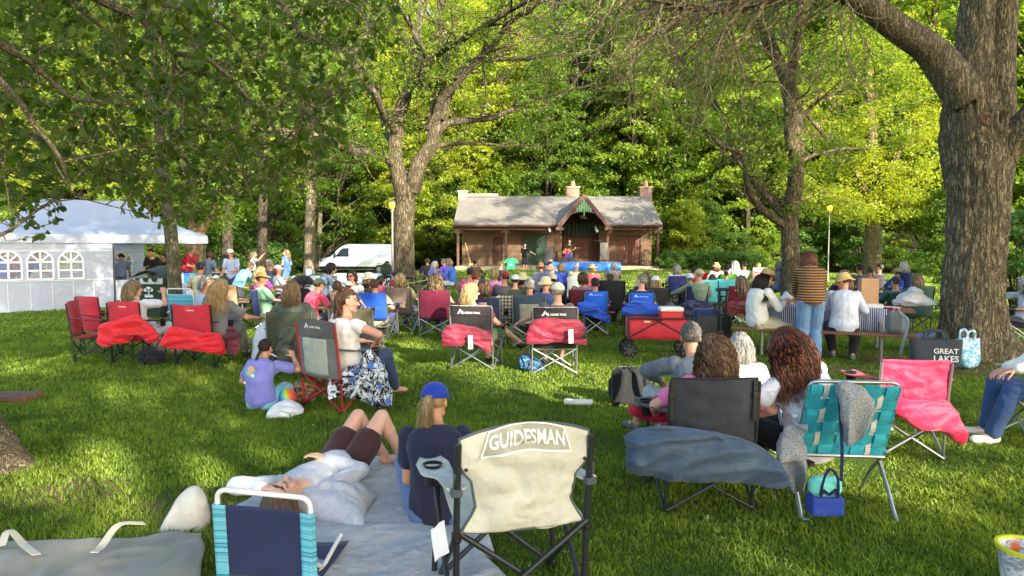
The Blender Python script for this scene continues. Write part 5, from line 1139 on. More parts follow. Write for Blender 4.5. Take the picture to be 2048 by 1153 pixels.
SIT = dict(pel=(0, -.06, .43), tor=(0, -.24, 1), handL=(-.20, .26, .62), handR=(.20, .26, .62), footL=(-.12, .52, .09), footR=(.12, .52, .09), curl=.5)
def V_(base, **k): q = dict(base); q.update(k); return q
POSES.update(
    sit=SIT, sit_lookR=V_(SIT, hyaw=-.6), sit_lookL=V_(SIT, hyaw=.6, handL=(-.05, .24, .66), handR=(.08, .22, .66)), sit_arms=V_(SIT, handL=(-.34, .16, .64), handR=(.34, .16, .64), elpL=(-1, -.4, -.2), elpR=(1, -.4, -.2), hyaw=.2),
    sit_fwd=V_(SIT, tor=(0, .18, 1), handL=(-.1, .42, .60), handR=(.1, .42, .60), slouch=.06, hpitch=-.15), sit_tiltR=V_(SIT, tor=(.16, -.15, 1), hyaw=-.5, hroll=.12), sit_up=V_(SIT, tor=(0, -.05, 1), hyaw=-.15, hpitch=.05),
    sit_eat=V_(SIT, tor=(0, -.08, 1), handR=(.07, .20, 1.02), elpR=(.8, -.1, -.8), hyaw=-.9), sit_clap=V_(SIT, tor=(0, -.02, 1), handL=(-.03, .30, .98), handR=(.03, .30, .98), curl=.2),
    sit_big=V_(SIT, wide=1.25), sit_bigL=V_(SIT, wide=1.18, hyaw=.8), sit_slim=V_(SIT, wide=.9, hyaw=.1), kid=V_(SIT, size=.68, pel=(0, -.06, .46), footL=(-.1, .34, .2), footR=(.1, .34, .2), handL=(-.12, .2, .56), handR=(.12, .2, .56)),
    bench=V_(SIT, pel=(0, 0, .54), tor=(0, .12, 1), slouch=.05, handL=(-.16, .34, .80), handR=(.16, .34, .80), footL=(-.12, .36, .09), footR=(.12, .36, .09)),
    stand=dict(pel=(0, 0, .92), tor=(0, .02, 1), handL=(-.26, .05, .80), handR=(.26, .05, .80), footL=(-.10, .0, .08), footR=(.10, .03, .08), elpL=(-.4, -1, 0), elpR=(.4, -1, 0), knpL=(0, 1, 0), knpR=(0, 1, 0), curl=.5),
    ground=dict(pel=(0, 0, .13), tor=(0, .12, 1), slouch=.06, handL=(-.22, .34, .30), handR=(.22, .34, .30), footL=(.10, .38, .09), footR=(-.10, .50, .09), knpL=(-1, .2, .5), knpR=(1, .2, .5)))
ST = POSES['stand']
POSES.update(stand_work=V_(ST, tor=(0, .22, 1), handL=(-.16, .40, 1.02), handR=(.16, .40, 1.02), hpitch=-.45, slouch=.05, wide=1.1), stand_bend=V_(ST, tor=(0, .6, 1), handL=(-.18, .62, .92), handR=(.18, .62, .92), hpitch=-.6, wide=1.12), stand_big=V_(ST, wide=1.15, handL=(-.2, .25, 1.0), handR=(.2, .25, 1.0)), stand_wave=V_(ST, handR=(.42, .30, 1.52), elpR=(1, 0, -.6), hyaw=-.6, curl=.12, handL=(-.22, .12, .95)), stand_look=V_(ST, hyaw=.9, handL=(-.12, .28, 1.05), handR=(.2, .2, 1.0)))
# ================================================================== folding chairs
def bsurf(w, h, z0=.37, y=-.26, sag=.05, lean=.05, top=0.0, taper=None, wr=.008, seed=0):
    def S(u, v):
        u = np.asarray(u, float); v = np.asarray(v, float); tw = 1.0 if taper is None else np.interp(v, [0, .25, .55, .7, 1], taper)
        x = u * w / 2 * tw; z = z0 + (h - z0) * v + top * (1 - u * u) * np.clip((v - .6) / .4, 0, 1); yy = y - lean * v - sag * (1 - u ** 2) * (1 - .25 * v) - .02 * np.sin(v * pi) * (1 - u * u)
        q = np.stack([x * 7, z * 9, x * 0 + seed], -1); yy = yy + wr * ridge(q + .5 * fbm(q * .7, 4, 2)[..., None], 3 + seed, 2) * (1 - .6 * np.abs(u) ** 4) * .6
        return np.stack([x, yy, z], -1)
    return S
def strip_on(S, u0, u1, v0, v1, off, nu=20, nv=6):
    U, Vv = np.meshgrid(np.linspace(u0, u1, nu), np.linspace(v0, v1, nv), indexing='ij'); q = S(U, Vv); q[..., 1] -= off; return q
def print_on(S, w, h, z0, txt_v, cu, cv, off=.006):
    """place flat text (x,z metres, seen from behind) on the back of surface S; mirrored so it reads from behind"""
    V, F = txt_v; x = V[:, 0] + cu; z = V[:, 1] + cv; u = x / (w / 2); v = (z - z0) / (h - z0); q = S(u, v); q[:, 1] -= off; return q, F
def camp_chair(label, loc, rz, back, frame, w=.56, h=.90, seatc=None, topc=None, trim=None, logo=None, logoc=(225, 225, 222), arms=True, cup=True, group=None, fine=False, top=0.0, toph=.14, armc=None, panel=None, taper=None, wr=.010, seat_h=.42, sag=.05, rt=.0105, cat='camping chair', lean=.05, seed=0, over_name='camping_chair'):
    o = empty(over_name, loc, rz); tag(o, label, cat, group); k = (w, h, top, fine, taper, wr, seat_h, sag, lean, seed); z0 = seat_h - .06; n = 12 if fine else 7
    S = bsurf(w, h, z0, -.26, sag, lean, top, taper, wr, seed); res = (44, 40) if fine else (14, 12)
    put('backrest', cached(('bk', k), lambda: MB().sheet(strip_on(S, -1, 1, 0, 1, 0, *res), .006).mesh('backrest', 'all')), back, o)
    if topc is not None:
        put('head_panel', cached(('tp', k, toph), lambda: MB().sheet(strip_on(S, -1.01, 1.01, 1 - toph / (h - z0), 1.005, .005, res[0], 10), .004).mesh('p', 'all')), topc, o)
    if panel is not None: put('back_panel', cached(('pn', k, toph), lambda: MB().sheet(strip_on(S, -.62, .62, .05, 1 - toph / (h - z0) - .02, .005, res[0], 16), .003).mesh('p', 'all')), panel, o)
    def st():
        U, Vv = np.meshgrid(np.linspace(-1, 1, 14), np.linspace(0, 1, 12), indexing='ij'); x = U * w / 2; y = -.26 + .52 * Vv; z = seat_h - .06 + .07 * Vv - .06 * (1 - U * U) * np.sin(pi * np.clip(Vv * .9 + .1, 0, 1)); return MB().sheet(np.stack([x, y, z + .006 * ridge(np.stack([x * 8, y * 8, x * 0], -1), 2)], -1), .006).mesh('seat', 'all')
    put('seat', cached(('st', k), st), seatc if seatc is not None else back, o)
    hw = w / 2 + .008
    for s in (-1, 1):
        put('leg', cached(('lr', k, s, rt), lambda: MB().tube([(s * hw, -.23, 0), (s * hw, -.255, z0), (s * hw, -.27 - lean, h - .02)], rt, n).mesh('leg')), frame, o)
        put('leg', cached(('lf', k, s, rt), lambda: MB().tube([(s * (hw + .02), .27, 0), (s * hw, .26, seat_h), (s * (hw + .01), .25, .61)] if arms else [(s * hw, .27, 0), (s * hw, .26, seat_h)], rt, n).mesh('leg')), frame, o)
        put('cross_brace', cached(('cs', k, s, rt), lambda: MB().tube([(s * (hw + .012), -.24, .03), (s * (hw + .012), .26, seat_h - .02)], rt * .9, n).tube([(s * (hw - .008), .27, .03), (s * (hw - .008), -.25, z0)], rt * .9, n).tube([(s * (hw - .014), .02, (seat_h) / 2), (s * (hw + .018), .02, (seat_h) / 2)], rt * .8, 6).mesh('b')), frame, o)
    for y0 in (-.255, .27):
        zt = z0 if y0 < 0 else seat_h; put('cross_brace', cached(('cf', k, y0, rt), lambda: MB().tube([(-hw, y0 - .012, .03), (hw, y0 - .012, zt)], rt * .9, n).tube([(hw, y0 + .012, .03), (-hw, y0 + .012, zt)], rt * .9, n).tube([(0, y0 - .02, zt / 2 + .015), (0, y0 + .02, zt / 2 + .015)], rt * .8, 6).mesh('b')), frame, o)
    if fine:
        for s in (-1, 1):
            for yy in (-.23, .27): put('foot', cached(('ft', k, s, yy), lambda: MB().lathe([(.0, 0), (.02, 0), (.021, .02), (.014, .05), (.012, .06)], (s * (hw if yy < 0 else hw + .02), yy, 0), 12).mesh('f')), BLACKM(), o)
            put('joint', cached(('jt', k, s), lambda: MB().box((s * hw, -.255, z0 - .02), (.04, .04, .05), .008).mesh('j')), BLACKM(), o)
    if arms:
        for s in (-1, 1):
            def ar():
                t = np.linspace(0, 1, 14); wd = np.interp(t, [0, .4, .6, .85, 1], [.045, .05, .085, .09, .06]); g = []
                for a, b in zip(t, wd): yy = -.27 + .58 * a; zz = .655 - .035 * a - .02 * sin(pi * a); g.append([(s * hw + s * c * b * .9 + (s * .03 if a > .5 else 0), yy, zz + .012 * c * c) for c in (-1, -.5, 0, .5, 1)])
                return MB().sheet(np.array(g), .008).mesh('arm', 'all')
            a = put('armrest', cached(('ar', k, s), ar), armc if armc is not None else (topc or back), o)
            if cup: put('cup_holder', cached(('cp', k, s), lambda: MB().lathe([(.046, .0), (.05, .004), (.044, .004), (.040, -.02), (.036, -.10), (.0, -.10)], (s * (hw + .035), .19, .632), 16).mesh('cup')), cloth((26, 26, 28)), a)
    if trim is not None:
        def tr():
            mb = MB(); e = [S(u, v) for u, v in [(-1, x) for x in np.linspace(0, 1, 12)] + [(x, 1) for x in np.linspace(-1, 1, 16)[1:]] + [(1, x) for x in np.linspace(1, 0, 12)[1:]]]; mb.tube(np.array(e), .007, 6); mb.tube(np.array([(u * w / 2, -.26 + 0, seat_h - .06 - .012 * (1 - u * u) - .0) for u in np.linspace(-1, 1, 12)]), .007, 6); return mb.mesh('t')
        put('trim', cached(('tm', k), tr), trim, o)
    if logo:
        def lg():
            mb = MB(); kind, txt, tw, cz = logo
            V, F = cached(('txt', txt, tw), lambda: text_mesh(txt, tw, bold=.02)); dx = .035 if kind == 'mount' else 0; q, F = print_on(S, w, h, z0, (V, F), dx, cz, .009 if topc or panel else .006); mb.add(q, F)
            if kind == 'mount':
                tri = np.array([(-.055, -.022), (-.015, .042), (.012, .008), (.022, .018), (.035, -.022), (.012, -.022), (-.010, .008), (-.03, -.022)]) * (tw / .2); tri[:, 0] += -tw * .5 - .012; q, _ = print_on(S, w, h, z0, (tri, None), 0, cz + .006, .010); mb.add(q, [list(range(8))])
            return mb.mesh('logo', smooth=False)
        put('logo', cached(('lg', k, logo), lg), plain(logoc, .6, 0, 'print'), o)
    return o
def sack(rows, y0=-.34, th=.04, seed=0, wr=.012, nv=46, nu=44, ysl=None):
    """closed slack bag; rows = (z, xleft, xright) from top to bottom, hangs behind a chair"""
    r = spline([(a[0], a[1], a[2]) for a in rows], nv); mb = MB(); V = []
    for i in range(nv):
        z, xa, xb = r[i]; c, hw = (xa + xb) / 2, max(.004, (xb - xa) / 2); e = max(0, 1 - abs(2 * i / (nv - 1) - 1) ** 6) ** .5 + .02
        for j in range(nu):
            a = 2 * pi * j / nu; cs, sn = cos(a), sin(a); V.append((c + hw * math.copysign(abs(cs) ** .8, cs), y0 + th * e * math.copysign(abs(sn) ** .9, sn), z))
    V = np.array(V); q = V * np.array((5, 3, 7)); q = q + .6 * fbm(q * .6, seed, 2)[:, None]; d = ridge(q, seed + 2, 3); V[:, 1] += -wr * d; V[:, 2] += .5 * wr * fbm(V * 9, seed + 4, 2); V[:, 0] += .5 * wr * fbm(V * 8, seed + 6, 2)
    if ysl: V[:, 1] += ysl(V[:, 0], V[:, 2])
    F = [[i * nu + j, (i + 1) * nu + j, (i + 1) * nu + (j + 1) % nu, i * nu + (j + 1) % nu] for i in range(nv - 1) for j in range(nu)] + [list(range(nu)), [(nv - 1) * nu + j for j in range(nu)][::-1]]
    return mb.add(V, F)
def nylon(c, wr=.004): 
    key = ('nyl', c, wr)
    if key in MATS: return MATS[key]
    m = NT('nylon'); v = m.co(); n1 = m.noise(v, 14, 5, .6, 1.2); n2 = m.noise(v, 5, 4, .6); L = lin(c); m.base(m.ramp(n2, [(.3, k3(L, .8)), (.7, k3(L, 1.12))])); m.rough(.62); m.b.inputs['Specular IOR Level'].default_value = .5; m.b.inputs['Sheen Weight'].default_value = .2; m.bump(n1, .009); MATS[key] = m.m; return m.m
def drape(label, loc, rz, rows, mat_, name='chair_bag', cat='bag', th=.04, y0=-.34, seed=0, wr=.012, ysl=None, group=None):
    o = put(name, sack(rows, y0, th, seed, wr, ysl=ysl).mesh(name, 'all'), mat_, None, loc, rz); tag(o, label, cat, group); return o
def sackx(cols, y0=0.0, th=.05, seed=0, wr=.012, nu=84, nv=64, yf=None, vert=False):
    """slack bag hung behind a chair: cols = (x, ztop, zbottom) left to right"""
    r = spline([tuple(c) for c in cols], nu); V = []
    for i in range(nu):
        x, zt, zb = r[i]; c, hh = (zt + zb) / 2, max(.004, (zt - zb) / 2); e = max(0, 1 - abs(2 * i / (nu - 1) - 1) ** 8) ** .5 + .02
        for j in range(nv):
            a = 2 * pi * j / nv; cs, sn = cos(a), sin(a); V.append((x, y0 - th * e * math.copysign(abs(sn) ** .85, sn), c + hh * math.copysign(abs(cs) ** .75, cs)))
    V = np.array(V); sc2 = 3.6; q = V * np.array((sc2 * (1.5 if vert else .75), 3, sc2 * (.6 if vert else 2.1))); q = q + 1.0 * fbm(q * .45, seed, 2)[:, None]; d = ridge(q, seed + 2, 2); V[:, 1] -= wr * d * 1.5; V[:, 1] -= wr * .16 * ridge(q * 2.7, seed + 11, 1); V[:, 2] += .6 * wr * fbm(V * 7, seed + 4, 2); V[:, 0] += .5 * wr * fbm(V * 8, seed + 6, 2)
    if yf: V[:, 1] += yf(V[:, 0], V[:, 2])
    F = [[i * nv + j, (i + 1) * nv + j, (i + 1) * nv + (j + 1) % nv, i * nv + (j + 1) % nv] for i in range(nu - 1) for j in range(nv)] + [list(range(nv)), [(nu - 1) * nv + j for j in range(nv)][::-1]]
    return MB().add(V, F)
def bag_px(label, D, cols, mat_, name='chair_bag', cat='bag', th=.05, seed=0, wr=.012, cord=None, yf=None, group=None, vert=False):
    """cols (photo px, ytop, ybottom) measured on the plane D metres away"""
    c = [(X(p, D), P(p, a, D)[2], P(p, b, D)[2]) for p, a, b in cols]; cx_ = np.mean([q[0] for q in c]); cz = min(q[2] for q in c); mb = sackx([(q[0] - cx_, q[1] - cz, q[2] - cz) for q in c], 0, th, seed, wr, yf=yf, vert=vert)
    o = put(name, mb.mesh(name, 'all'), mat_, None, (cx_, D, cz)); tag(o, label, cat, group)
    if cord:
        q = [np.array(P(a, b, D - .06)) - np.array((cx_, D, cz)) for a, b in cord]; put('cord', MB().tube(spline(q, 14), .0035, 5).ball(q[-1], .012, nu=8, nv=5), BLACKM(), o)
    return o
def ground_sheet(name, label, cat, corners, mat_, h=.02, wr=.02, n=46, seed=1, th=.006, sc2=3.0, bulge=0.0):
    c = [np.array(q, float) for q in corners]; U, Vv = np.meshgrid(np.linspace(0, 1, n), np.linspace(0, 1, n), indexing='ij'); U, Vv = U[..., None], Vv[..., None]
    q = (1 - U) * (1 - Vv) * c[0] + U * (1 - Vv) * c[1] + U * Vv * c[2] + (1 - U) * Vv * c[3]; m = q.reshape(-1, 3).mean(0); q = q + .05 * np.stack([fbm(q * 1.7, seed, 2), fbm(q * 1.7, seed + 1, 2), 0 * q[..., 0]], -1)
    f = np.clip(ridge(q * sc2 + .5 * fbm(q * 2, seed + 3, 2)[..., None], seed + 2, 3), 0, 2); e = (16 * U * (1 - U) * Vv * (1 - Vv))[..., 0]; q[..., 2] += h + wr * f * (.4 + .6 * np.clip(e * 2, 0, 1)) + bulge * np.sqrt(e)
    q = q - np.array((m[0], m[1], 0)); return tag(put(name, MB().sheet(q, th).mesh(name, 'all'), mat_, None, (m[0], m[1], 0)), label, cat)
ALU = steel((178, 180, 182), .3, .85); DKF = plain((52, 56, 58), .38, .4, 'dark_frame', .05); WHF = plain((232, 232, 228), .3, 0, 'white_enamel', .03)
def fwd(rz): return np.array((-sin(rz), cos(rz), 0))
# ------------------------------------------------ cream chair (nearest)
CREAM = cloth((220, 216, 200), .75, .02, 7, .12)
rz = R(15); rear = np.array((X(1047, 2.92), 2.92, 0)); loc = rear + fwd(rz) * .26
GC = camp_chair('cream camping chair with grey piping and printed head panel, empty, nearest the camera', loc, rz, CREAM, DKF, w=.575, h=.885, topc=None, trim=cloth((84, 92, 96)), fine=True, top=.055, taper=[.96, .74, .82, 1.0, 1.0], seat_h=.53, sag=.035, rt=.015, wr=.020, armc=cloth((196, 194, 182), .8, .02), lean=.04, cup=True)
def gprint():
    w, h, z0 = .575, .885, .47; S = bsurf(w, h, z0, -.26, .035, .04, .055, [.96, .74, .82, 1.0, 1.0], .020, 0); mb = MB()
    V, F = text_mesh('GUIDESMAN', .335, .050, bold=.03, shear=.0); V[:, 1] += .010 * (1 - (V[:, 0] / .2) ** 2); q, F = print_on(S, w, h, z0, (V, F), .0, .835, .016); mb.add(q, F)
    up_, lo_ = np.array([(-.185, .0), (-.16, .036), (-.08, .047), (0, .05), (.08, .047), (.16, .036), (.185, .0)]), np.array([(-.19, -.036), (-.16, -.036), (-.08, -.032), (0, -.028), (.08, -.032), (.16, -.036), (.19, -.036)]); A = spline(np.c_[up_, up_[:, 0] * 0], 40)[:, :2]; B = spline(np.c_[lo_, lo_[:, 0] * 0], 40)[:, :2]; rows_ = [print_on(S, w, h, z0, (A * t + B * (1 - t), None), 0, .835, .010)[0] for t in np.linspace(0, 1, 6)]; put('logo_field', MB().sheet(np.stack(rows_, 1)), cloth((176, 172, 156), .8, .004), GC)
    for sgn in (1,):
        o_ = [(-.20, -.045), (-.165, .042), (-.08, .052), (0, .056), (.08, .052), (.165, .042), (.20, -.045)]; bt = [(.20, -.045), (.1, -.038), (0, -.032), (-.1, -.038), (-.20, -.045)]
        pth = spline(o_, 40)[:, :2] if False else np.array(o_); pth = np.concatenate([np.array(o_), np.array(bt)[1:]]); pp = []
        for a, b in zip(pth[:-1], pth[1:]):
            for t in np.linspace(0, 1, 8)[:-1]: pp.append(a + (b - a) * t)
        pp = np.array(pp + [pth[-1]]); tt = nrm(np.gradient(pp, axis=0)); nn = np.stack([-tt[:, 1], tt[:, 0]], 1) * .0035
        A, _ = print_on(S, w, h, z0, (pp + nn, None), 0, .835, .014); B, _ = print_on(S, w, h, z0, (pp - nn, None), 0, .835, .014); mb.sheet(np.stack([A, B], 1))
    put('logo', mb.mesh('logo', smooth=False), plain((236, 236, 228), .6, 0, 'print'), GC)
    for u in (-.93, .93): put('rivet', MB().ball(S(u, .70 if u > 0 else .68) - (0, .008, 0), (.008, .004, .008), nu=10, nv=6), BLACKM(), GC)
    mb = MB(); g = np.array([[(-.335 - .02 * i, -.18 - .03 * j + .01 * sin(i * 2 + j), .50 - .022 * j - .012 * i) for j in range(5)] for i in range(4)]); put('care_label', MB().sheet(g, .001), plain((232, 230, 222), .7, 0, 'paper'), GC)
    for s in (-1, 1): put('strap', MB().beam((s * .30, -.275, .66), (s * .30, -.30, .74), .03, .012, bev=.003).box((s * .30, -.285, .655), (.05, .05, .03), .006), cloth((78, 84, 88)), GC)
gprint()
# ------------------------------------------------ blue beach chair with white tube
def beach_chair(label, loc, rz, w, h, frame, back, side=None, seat=.16, lean=.25, stripes=None):
    o = empty('beach_chair', loc, rz); tag(o, label, 'beach chair'); z0 = seat; b0 = np.array((0, -.02, z0)); b1 = np.array((0, -.02 - lean, h)); hw = w / 2
    def pt(u, v, off=0): q = b0 + (b1 - b0) * v; return (u * hw, q[1] - off, q[2])
    r = .045; arc = [pt(-1, -.15), pt(-1, .3), pt(-1, .86)] + [(-hw + r * (1 - cos(t)), *[pt(0, .86 + .10 * sin(t))[k] for k in (1, 2)]) for t in np.linspace(.3, pi / 2, 5)]; arc2 = [(-a[0], a[1], a[2]) for a in arc[::-1]]
    put('frame', MB().tube(arc + arc2, .0125, 12), frame, o)
    def panel(u0, u1, v0, v1, off, n1=16, n2=16): U, Vv = np.meshgrid(np.linspace(u0, u1, n1), np.linspace(v0, v1, n2), indexing='ij'); q = b0 + (b1 - b0) * Vv[..., None]; q[..., 0] = U * hw; q[..., 1] -= off - .02 * (1 - U ** 2); q[..., 2] += .0; return q
    put('backrest', MB().sheet(panel(-1.03, 1.03, .0, .80, .014), .006).mesh('b', 'all'), back, o)
    if side is not None:
        for s in (-1, 1): put('side_band', MB().sheet(panel(s * .80, s * 1.06, 0, .805, .022, 5), .004).mesh('b', 'all'), side, o)
        for s in (-1, 1): put('roll', MB().tube([pt(s * 1.02, -.02), pt(s * 1.02, .8)], .018, 10), side, o)
    U = np.linspace(-1, 1, 8); put('seat', MB().sheet(np.array([[(u * hw, y, z0 - .02 + .06 * y - .03 * (1 - u * u)) for y in np.linspace(0, .45, 10)] for u in U]), .006).mesh('s', 'all'), back, o)
    if h < .7: o.rotation_euler[1] = R(3)
    hw0 = hw; hw = hw - .05 if h < .7 else hw
    for s in (-1, 1):
        put('leg', MB().tube(spline([(s * (hw + .014), -.02, z0 + .12), (s * (hw + .014), .2, .10), (s * (hw + .014), .45, .015), (s * (hw - .03), .48, .012)], 12), .011, 10), frame, o)
        put('leg', MB().tube(spline([(s * (hw + .014), .42, z0 + .05), (s * (hw + .014), .1, .08), (s * (hw + .014), -.12, .015), (s * (hw - .03), -.14, .012)], 12), .011, 10), frame, o)
        if h > .7: put('armrest', MB().tube([(s * (hw + .02), -.12, z0 + .17), (s * (hw + .02), .3, z0 + .16)], .010, 8).box((s * (hw + .02), .1, z0 + .185), (.045, .34, .02), .008), frame, o)
    put('crossbar', MB().tube([(-hw, -.14, .012), (hw, -.14, .012)], .011, 8), frame, o)
    return o
def serape():
    m = NT('striped_trim'); v = m.co(scale=(0, 0, 1)); n = m.noise(v, 26, 3, .8); m.base(m.ramp(n, [(.30, lin((24, 38, 84))), (.42, lin((44, 120, 170))), (.52, lin((120, 200, 214))), (.6, lin((40, 150, 190))), (.72, lin((30, 60, 120)))])); m.rough(.7); return m.m
beach_chair('navy beach chair with white tube frame and striped blue side bands, nearest at left', (X(499, 3.02), 3.16, 0), R(-7), .452, .578, WHF, cloth((38, 46, 84), .7, .008), serape(), seat=.12, lean=.07)
# ------------------------------------------------ picnic blankets, bag, lying woman
BLK = cloth((184, 182, 182), .95, .03, 12); GRYB = cloth((92, 96, 96), .6, .02, 5)
ground_sheet('picnic_blanket', 'pale grey fleece picnic blanket spread under the lying woman', 'blanket', [G(430, 1050), G(668, 925), G(905, 935), G(1010, 1130)][:4], BLK, .05, .030, 60, 2)
ground_sheet('picnic_blanket', 'pale corner of a second blanket under the navy beach chair', 'blanket', [G(560, 1080), G(900, 1060), G(1010, 1190), G(560, 1290)], BLK, .062, .022, 40, 6)
ground_sheet('picnic_blanket', 'grey waterproof mat turned face down at the bottom left', 'blanket', [G(-60, 1110), G(400, 1082), G(400, 1240), G(-60, 1300)], cloth((134, 132, 122),   .55, .02, 4), .045, .035, 46, 9, sc2=2.0)
for lab, pts in (('cream webbing strap curling over the grey mat, right of the other strap', [G(290, 1082), G(240, 1100), G(205, 1130), G(190, 1160)]), ('cream webbing strap looped at the far left corner of the grey mat', [G(5, 1130), G(20, 1112), G(50, 1128), G(75, 1165)])):
    q = spline([(a[0], a[1], .10 + .04 * (i % 2)) for i, a in enumerate(pts)], 24); c = q.mean(0); d = nrm(np.gradient(q, axis=0)); s = np.cross(d, (0, 0, 1)) * .02; tag(put('strap', MB().sheet(np.stack([q - s - c, q + s - c + np.array((0, 0, .006))], 1), .003), cloth((208, 200, 176)), None, tuple(c)), lab, 'strap')
bag_px('dark grey rolled blanket edge right of the navy beach chair', 3.72, [(622, 1092, 1112), (650, 1076, 1128), (720, 1082, 1138), (800, 1094, 1146), (850, 1096, 1148), (893, 1080, 1146)], GRYB, 'folded_blanket', 'blanket', .10, 4, .022)
TOTE = cloth((218, 213, 200), .9, .012)
bag_px('cream canvas tote bag slumped on the grass left of the navy beach chair', 4.05, [(300, 1076, 1084), (322, 1030, 1086), (352, 985, 1088), (380, 972, 1088), (404, 1000, 1086)], TOTE, 'tote_bag', 'bag', .08, 7, .014, vert=True)
LY = dict(pel=(0, 0, .13), tor=(-.26, -.96, .05), lying=True, size=.97, hyaw=.0, hroll=.0, hpitch=-.1, handR=(-.02, -.20, .27), elpR=(1, 0, -.2), handL=(-.27, -.66, .24), elpL=(-1, -.2, .1), footL=(.26, .40, .09), footR=(.40, .34, .09), knpL=(-.15, .1, 1), knpR=(.05, .1, 1), slouch=0, toeL=(.5, .85, 0), toeR=(.5, .85, 0))
GREYT = cloth((186, 190, 200), .95, .012, 20)
wl, Jl = person('woman lying on her back on the pale blanket, knees bent, brown shorts and grey sweatshirt', (-1.20, 4.62, .03), 0, LY, (222, 172, 146), GREYT, .95, cloth((66, 38, 36), .8, .01), .27, None, 'long', (84, 62, 44), None, fine=True, legkind='shorts', extra_key='lying')
# sweatshirt bulk spread around her
ground_sheet('sweatshirt', 'pale grey sweatshirt spread across the lying woman and her face', 'sweatshirt', [(-1.52, 4.16, 0), (-1.42, 4.60, .0), (-.92, 4.40, 0), (-.84, 3.86, 0)], GREYT, .05, .035, 40, 12, bulge=.15)
# ------------------------------------------------ seated woman, blue cap
CAPW = dict(pel=(0, 0, .12), tor=(-.02, .16, 1), slouch=.05, size=.93, hyaw=-.35, hpitch=-.12, handL=(.0, .24, .24), elpL=(-.7, -.6, -.5), handR=(.14, .36, .26), elpR=(1, -.5, -.2), footL=(-.10, .62, .09), footR=(.16, .66, .09), knpL=(-.6, .2, 1), knpR=(.6, .2, 1), curl=.6)
person('woman in royal blue cap and navy tee sitting on the blanket, blonde ponytail', (X(870, 3.98), 3.98, .03), R(4), CAPW, (206, 150, 116), cloth((38, 40, 62), .85, .012), .30, cloth((92, 116, 156)), .95, plain((198, 186, 168), .7), 'pony', (168, 134, 90), (222, 196, 150), 'cap', cloth((26, 58, 160), .8, .006), fine=True, extra_key='capw')
def bracelet(c, r, rot, mat_, lab): tag(put('bracelet', MB().tube([(r * cos(t), r * .8 * sin(t), 0) for t in np.linspace(0, 2 * pi, 24)], .004, 6, cap=False), mat_, None, c, rot=rot), lab, 'bracelet')
tag(put('sandal', MB().sheet(np.array([[(x, y, .03 + .05 * (1 - (x / .05) ** 2) * (1 - abs(y) / .2)) for y in np.linspace(-.12, .12, 9)] for x in np.linspace(-.05, .05, 7)]), .012).box((0, 0, .012), (.095, .26, .024), .011), plain((110, 92, 70), .7, 0, 'leather'), None, (X(802, 5.35), 5.35, .01), R(-50)), 'brown strap sandal on the grass beside the blanket', 'sandal')
tag(put('sandal', MB().sheet(np.array([[(x, y, .03 + .05 * (1 - (x / .05) ** 2) * (1 - abs(y) / .2)) for y in np.linspace(-.12, .12, 9)] for x in np.linspace(-.05, .05, 7)]), .012).box((0, 0, .012), (.095, .26, .024), .011), plain((128, 110, 88), .7, 0, 'leather'), None, (X(822, 5.2), 5.2, .01), R(-20)), 'second strap sandal, the right one behind the blue capped woman', 'sandal')
tag(put('bottle_cap', MB().lathe([(.0, 0), (.017, 0), (.019, .01), (.017, .05), (.0, .052)], n=14), plain((214, 208, 190), .5), None, (X(791, 4.15), 4.15, .06), rot=(R(80), 0, R(30))), 'small cream tube lying on the pale blanket', 'tube')
# ------------------------------------------------ girl with braid
TEE = cloth((132, 132, 208), .85, .012)
girl, Jg = person('girl with a dark braid in a periwinkle tee sitting cross-legged on the grass', (X(512, 7.0), 7.05, .0), R(-8), dict(POSES['ground'], size=.80, handR=(.22, .30, .52), elpR=(.9, -.2, -.6), handL=(-.2, .3, .25), hyaw=-.15, hpitch=-.1, wide=1.12, pel=(0, 0, .11)), (204, 152, 122), TEE, .34, cloth((130, 190, 214)), .42, None, 'braid', (42, 28, 22), (70, 48, 36), fine=True, legkind='shorts', extra_key='girl')
def shirt_print():
    mb = MB(); f = .8; c = Jg['chest'] * .6 + Jg['mid'] * .4; 
    def disc(cx_, cz, r, off, n=18): return [(c[0] + cx_ + r * cos(t), c[1] - .128 - off, c[2] + cz + r * .95 * sin(t)) for t in np.linspace(0, 2 * pi, n, endpoint=False)]
    for (x, z, r, o_, m) in ((-.03, .03, .062, 0, 0), (-.02, .065, .036, .002, 1), (-.045, .02, .022, .002, 1), (-.01, .0, .02, .002, 2), (-.10, -.075, .013, 0, 2), (.045, -.085, .013, 0, 2)): mb.add(disc(x, z, r, o_), [list(range(18))], m)
    put('print', mb.mesh('print', smooth=False, nm=3), [plain((84, 176, 200), .8), plain((224, 168, 130), .8), plain((226, 226, 232), .8)], girl)
shirt_print()
def rainbow():
    m = NT('rainbow_ball'); c = m.n('ShaderNodeTexCoord'); s = m.n('ShaderNodeSeparateXYZ'); m.l(c.outputs['Object'], s.inputs[0]); f = m.math('ADD', m.math('MULTIPLY', s.outputs[0], 4.2), m.math('ADD', m.math('MULTIPLY', s.outputs[2], 1.5), .5))
    m.base(m.ramp(f, [(0.0, lin((210, 40, 120))), (.2, lin((230, 70, 60))), (.35, lin((60, 90, 200))), (.5, lin((40, 190, 170))), (.65, lin((190, 220, 50))), (.8, lin((240, 120, 40))), (1, lin((220, 40, 110)))])); m.rough(.35); return m.m
tag(put('ball', MB().ball((0, 0, 0), .105, nu=32, nv=20).mesh('ball', 'all'), rainbow(), None, (X(568, 7.15), 7.15, .10)), 'rainbow swirl ball on the grass beside the girl', 'ball')
